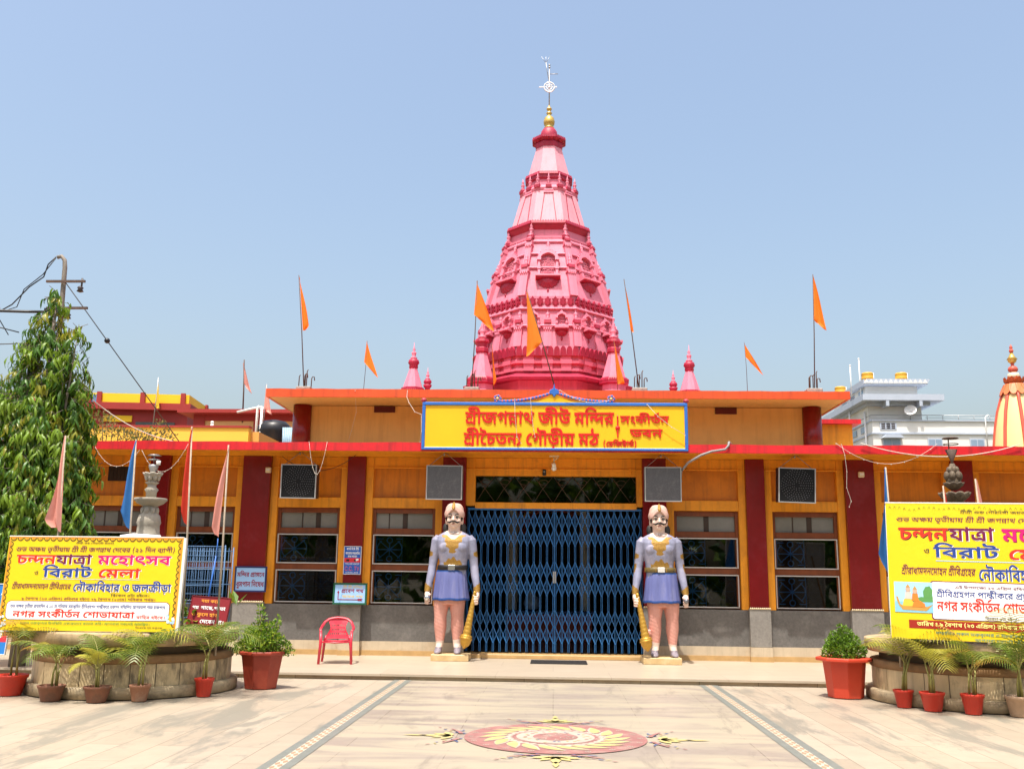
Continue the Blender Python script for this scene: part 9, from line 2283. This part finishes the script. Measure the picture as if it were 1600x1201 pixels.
MB().box(-13, -7.48, 3.97, 4.22, 5.12, 5.17).box(-13, -7.48, 3.96, 3.999, 4.0, 4.45).build('coping', MRN, b3)
MB().box(-7.5, -7.3, 4.2, 9, 4.0, 5.05).build('return_wall', OW, b3)
wt = thing('water_tank', 'black plastic roof tank beside the upper hall at its left', 'tank', (-7.55, 6.3, 4.9))
MB().lathe([(.42, 0), (.44, .05), (.43, .2), (.45, .25), (.43, .4), (.45, .45), (.43, .62), (.3, .74), (.12, .78)], 24).build('body', BLACK, wt)
MB().box(-.5, .5, -.5, .5, -.9, 0).build('stand', CONC, wt)
pp = thing('roof_pipes', 'white plastic pipes rising beside the black roof tank', 'pipes', (-7.95, 6.0, 4.6))
MB().tube([(0, 0, 0), (0, 0, 1.35), (.05, 0, 1.42)], .035, 8).tube([(.12, 0, 0), (.12, 0, 1.4)], .035, 8).tube([(-.55, 0, 1.25), (0, 0, 1.38), (.12, 0, 1.4)], .03, 8).build('pipe', WHITE, pp)
pq = thing('roof_pipes', 'short white pipe stub on the tan rooftop house', 'pipes', (-10.4, 9.4, 5.9))
MB().tube([(0, 0, -1.0), (0, 0, .2)], .045, 8).ball((0, 0, .2), .055, 8, 6).build('pipe', WHITE, pq)
shp = thing('metal_sheet', 'pale blue corrugated sheet leaning at the left end of the upper hall', 'sheet', (-7.1, 5.5, 4.6), 0)
mb = MB()
for k in range(7): mb.tube([(k * .05 + .05, 0, 0), (k * .05, .1, .78)], .027, 6, flat=.4)
mb.build('sheet', mat('pale_blue_sheet', (.22, .33, .42), .5, .1, 4), shp)
# white block of flats
WH = mat('white_render', (.72, .71, .66), .7, .04, .6, stain=(.5, .49, .45), stain_amt=.35, stain_scale=.5)
GB = mat('grey_blue_trim', (.42, .47, .55), .6, .05, 2)
WNB = mat('blue_window', (.22, .30, .40), .15, .1, 2, spec=.7)
wb = thing('white_flats', 'white block of flats with grey blue slabs behind the right roof', 'building', (15.55, 28, 0))
MB().box(0, 12, 0, 9, 0, 9.3).build('wall', WH, wb)
MB().box(-.06, 12.1, -.08, 9.1, 8.66, 8.74).box(-.06, 12.1, -.08, 9.1, 9.3, 9.36).build('ledge', GB, wb)
MB().box(0, 2.6, .5, 6, 9.36, 10.3).build('stair_block', WH, wb)
MB().box(-.5, 3.4, -.4, 7, 10.28, 10.58).box(-.2, 2.9, .1, 6.5, 10.12, 10.28).box(.6, .75, -.39, .3, 10.0, 10.28).box(2.2, 2.35, -.39, .3, 10.0, 10.28).build('slab', GB, wb)
MB().box(-.02, 2.5, .6, 6, 10.58, 11.15).build('tank_room', WH, wb)
MB().box(-.25, 2.85, .1, 6.5, 11.15, 11.22).build('roof', GB, wb)
zz = MB()
for k in range(13):
    x = -.25 + k * 3.1 / 13
    zz.prism([(x, 11.22), (x + 3.1 / 13, 11.22), (x + 1.55 / 13, 11.43)], .08, .12, 0)
    zz.prism([(x + 1.55 / 13, 11.43), (x + 3.1 / 13, 11.22), (x + 4.65 / 13, 11.43)], .085, .12, 1)
zz.box(-.25, -.2, .13, 6.5, 11.22, 11.43, 1)
zz.build('zigzag_parapet', [WH, GB], wb)
for x, wd in ((.45, .85), (2.6, .7), (4.6, .7), (6.6, .7)):
    f = MB().box(x, x + wd, -.05, -.001, 7.6, 8.45)
    w_ = f.build('window', GB, wb)
    MB().box(x + .05, x + wd / 2 - .02, -.06, -.051, 7.65, 8.4).box(x + wd / 2 + .02, x + wd - .05, -.06, -.051, 7.65, 8.4).build('pane', WNB, w_)
    if wd > .8: MB().prism([(x - .08, 8.45), (x + wd + .08, 8.45), (x + wd - .08, 8.6), (x + .08, 8.6)], -.35, 0).build('window_hood', GB, w_)
v_ = MB().box(.35, 1.15, -.04, -.001, 8.9, 9.22)
v_.build('vent_grid', GB, wb)
vv = MB()
for k in range(3):
    for j in range(3): vv.box(.42 + k * .24, .6 + k * .24, -.05, -.041, 8.93 + j * .1, 8.99 + j * .1)
vv.build('vent_opening', DARK, wb)
for z in (8.9, 10.75):
    f = MB()
    for k in range(3): f.box(-.04, -.021, 1 + k * 1.4, 1.7 + k * 1.4, z, z + .3)
    f.build('side_window', WNB, wb)
rl_ = MB()
for k in range(13): rl_.tube([(2.7 + k * .75, .1, 9.36), (2.7 + k * .75, .1, 9.62)], .015, 5)
rl_.tube([(-.0, .1, 9.62), (12, .1, 9.62)], .018, 6).tube([(2.6, .1, 9.5), (12, .1, 9.5)], .012, 6).tube([(0, .1, 9.62), (0, 6, 9.62)], .018, 6)
rl_.build('railing', STEEL, wb)
dn = MB().tube([(-.08, .8, 4), (-.08, .8, 9.9)], .05, 8).tube([(-.3, 2.5, 4), (-.3, 2.5, 10.2)], .05, 8).tube([(5.4, -.1, 8), (5.4, -.1, 9.5), (5.55, -.1, 9.62)], .03, 6)
dn.build('drain_pipe', WHITE, wb)
TKY = mat('yellow_tank_plastic', (.62, .32, .03), .45, .06, 3)
for x, y, z, lb in ((.30, 1.2, 11.22, 'yellow roof tank at the left on the white flats'), (1.98, 1.2, 11.22, 'yellow roof tank at the right on the white flats'), (-.25, 4.0, 11.05, 'half hidden yellow roof tank farthest left on the white flats'), (1.45, 4.4, 11.02, 'half hidden yellow roof tank between the two tall ones on the white flats')):
    t = thing('roof_tank', lb, 'tank', (15.55 + x, 28 + y, z), 0, 'yellow tanks on the white flats')
    MB().lathe([(.29, 0), (.29, .18), (.305, .2), (.29, .22), (.29, .42), (.305, .44), (.29, .46), (.29, .66), (.30, .68), (.25, .74), (.1, .76)], 24).build('body', TKY, t)
    MB().tube([(.27, -.12, 0), (.27, -.12, .72)], .018, 6).build('pipe', WHITE, t)
sd = thing('satellite_dish', 'white satellite dish on the roof of the white flats', 'satellite dish', (17.4, 27.9, 9.4))
d_ = MB().lathe([(.02, 0), (.14, .02), (.24, .07), (.29, .12), (.28, .125), (.13, .035), (.0, .015)], 24)
d_.xf(Matrix.Translation((0, 0, .38)) @ Matrix.Rotation(R(62), 4, 'X') @ Matrix.Rotation(R(-20), 4, 'Y'))
d_.build('dish', WHITE, sd)
MB().tube([(0, .1, -.1), (0, .05, .38)], .025, 6).tube([(-.05, -.05, .38), (.05, -.35, .25)], .012, 5).build('stand', STEEL, sd)
for x, h, lb in ((14.75, 1.0, 'shorter white vent pipe rising left of the yellow tanks'), (15.2, 1.35, 'taller white vent pipe rising left of the yellow tanks')):
    tag(MB().tube([(0, 0, -.6), (0, 0, h)], .03, 8).ball((0, 0, h), .05, 8, 6).build('vent_pipe', WHITE, None, (x + .2, 29, 11.3)), lb, 'pipe')
# small orange block and golden dome
ob = thing('orange_block', 'small orange rooftop block with a red slab between the upper hall and the white flats', 'building', (6.1, 3.0, 4.0))
MB().box(-.6, .72, 0, 2.5, 0, 1.12).build('wall', ORANGE, ob)
MB().box(-.7, .88, -.15, 2.6, 1.12, 1.22).build('roof', RED_F, ob)
dm = thing('golden_dome', 'golden dome with red ribs and a lotus finial at the right edge of the photo', 'dome', (11.98, 6, 0))
GY = mat('golden_yellow_paint', (.78, .60, .26), .45, .05, 2, metal=.05)
TER = mat('terracotta_paint', (.50, .085, .05), .5, .08, 4)
prof = [(.66, 3.9), (.64, 4.6), (.60, 5.06), (.54, 5.5), (.45, 5.95), (.34, 6.3), (.27, 6.5)]
MB().lathe(prof, 40).build('shell', GY, dm)
rb2 = MB()
for k in range(8):
    a = 2 * PI * k / 8 + .55
    rb2.tube([((r_ + .005) * math.cos(a), (r_ + .005) * math.sin(a), z) for r_, z in prof], .045, 8)
rb2.build('rib', TER, dm)
pt = MB()
for k in range(12):
    a = 2 * PI * k / 12
    s0 = len(pt.v)
    pt.add([(-.09, -.24, .26), (.09, -.24, .26), (.10, -.34, .06), (.05, -.37, -.02), (0, -.38, -.05), (-.05, -.37, -.02), (-.10, -.34, .06)], [(0, 1, 2, 3, 4, 5, 6)])
    pt.xf(Matrix.Rotation(a, 4, 'Z') @ Matrix.Translation((0, 0, 6.42)), s0)
pt.build('petal_skirt', mat('orange_petal_paint', (.66, .16, .05), .5), dm)
cp = MB()
for k in range(8):
    a = 2 * PI * k / 8
    s0 = len(cp.v)
    cp.add([(-.07, -.14, 0), (.07, -.14, 0), (.11, -.22, .14), (.05, -.25, .25), (0, -.255, .22), (-.05, -.25, .25), (-.11, -.22, .14)], [(0, 1, 2, 3, 4, 5, 6)])
    cp.xf(Matrix.Rotation(a, 4, 'Z') @ Matrix.Translation((0, 0, 6.62)), s0)
cp.lathe([(.15, 6.60), (.17, 6.7), (.12, 6.84)], 20)
cp.build('lotus_cup', mat('dark_orange_paint', (.52, .09, .02), .5), dm)
MB().lathe([(.12, 6.82), (.15, 6.88), (.13, 6.97), (.08, 7.0)], 20).build('cream_collar', CREAM, dm)
MB().lathe([(.05, 6.99), (.11, 7.03), (.125, 7.08), (.10, 7.14), (.04, 7.18), (.04, 7.22), (.06, 7.26)], 20).build('red_ball', TER, dm)
MB().lathe([(.05, 7.24), (.10, 7.29), (.11, 7.34), (.13, 7.35), (.08, 7.42), (.03, 7.53)], 20).build('gold_pot', GOLD, dm)
MB().lathe([(.03, 7.52), (.055, 7.56), (.05, 7.61), (.025, 7.63), (.045, 7.66), (.03, 7.70), (.003, 7.76)], 16).build('tip', TER, dm)
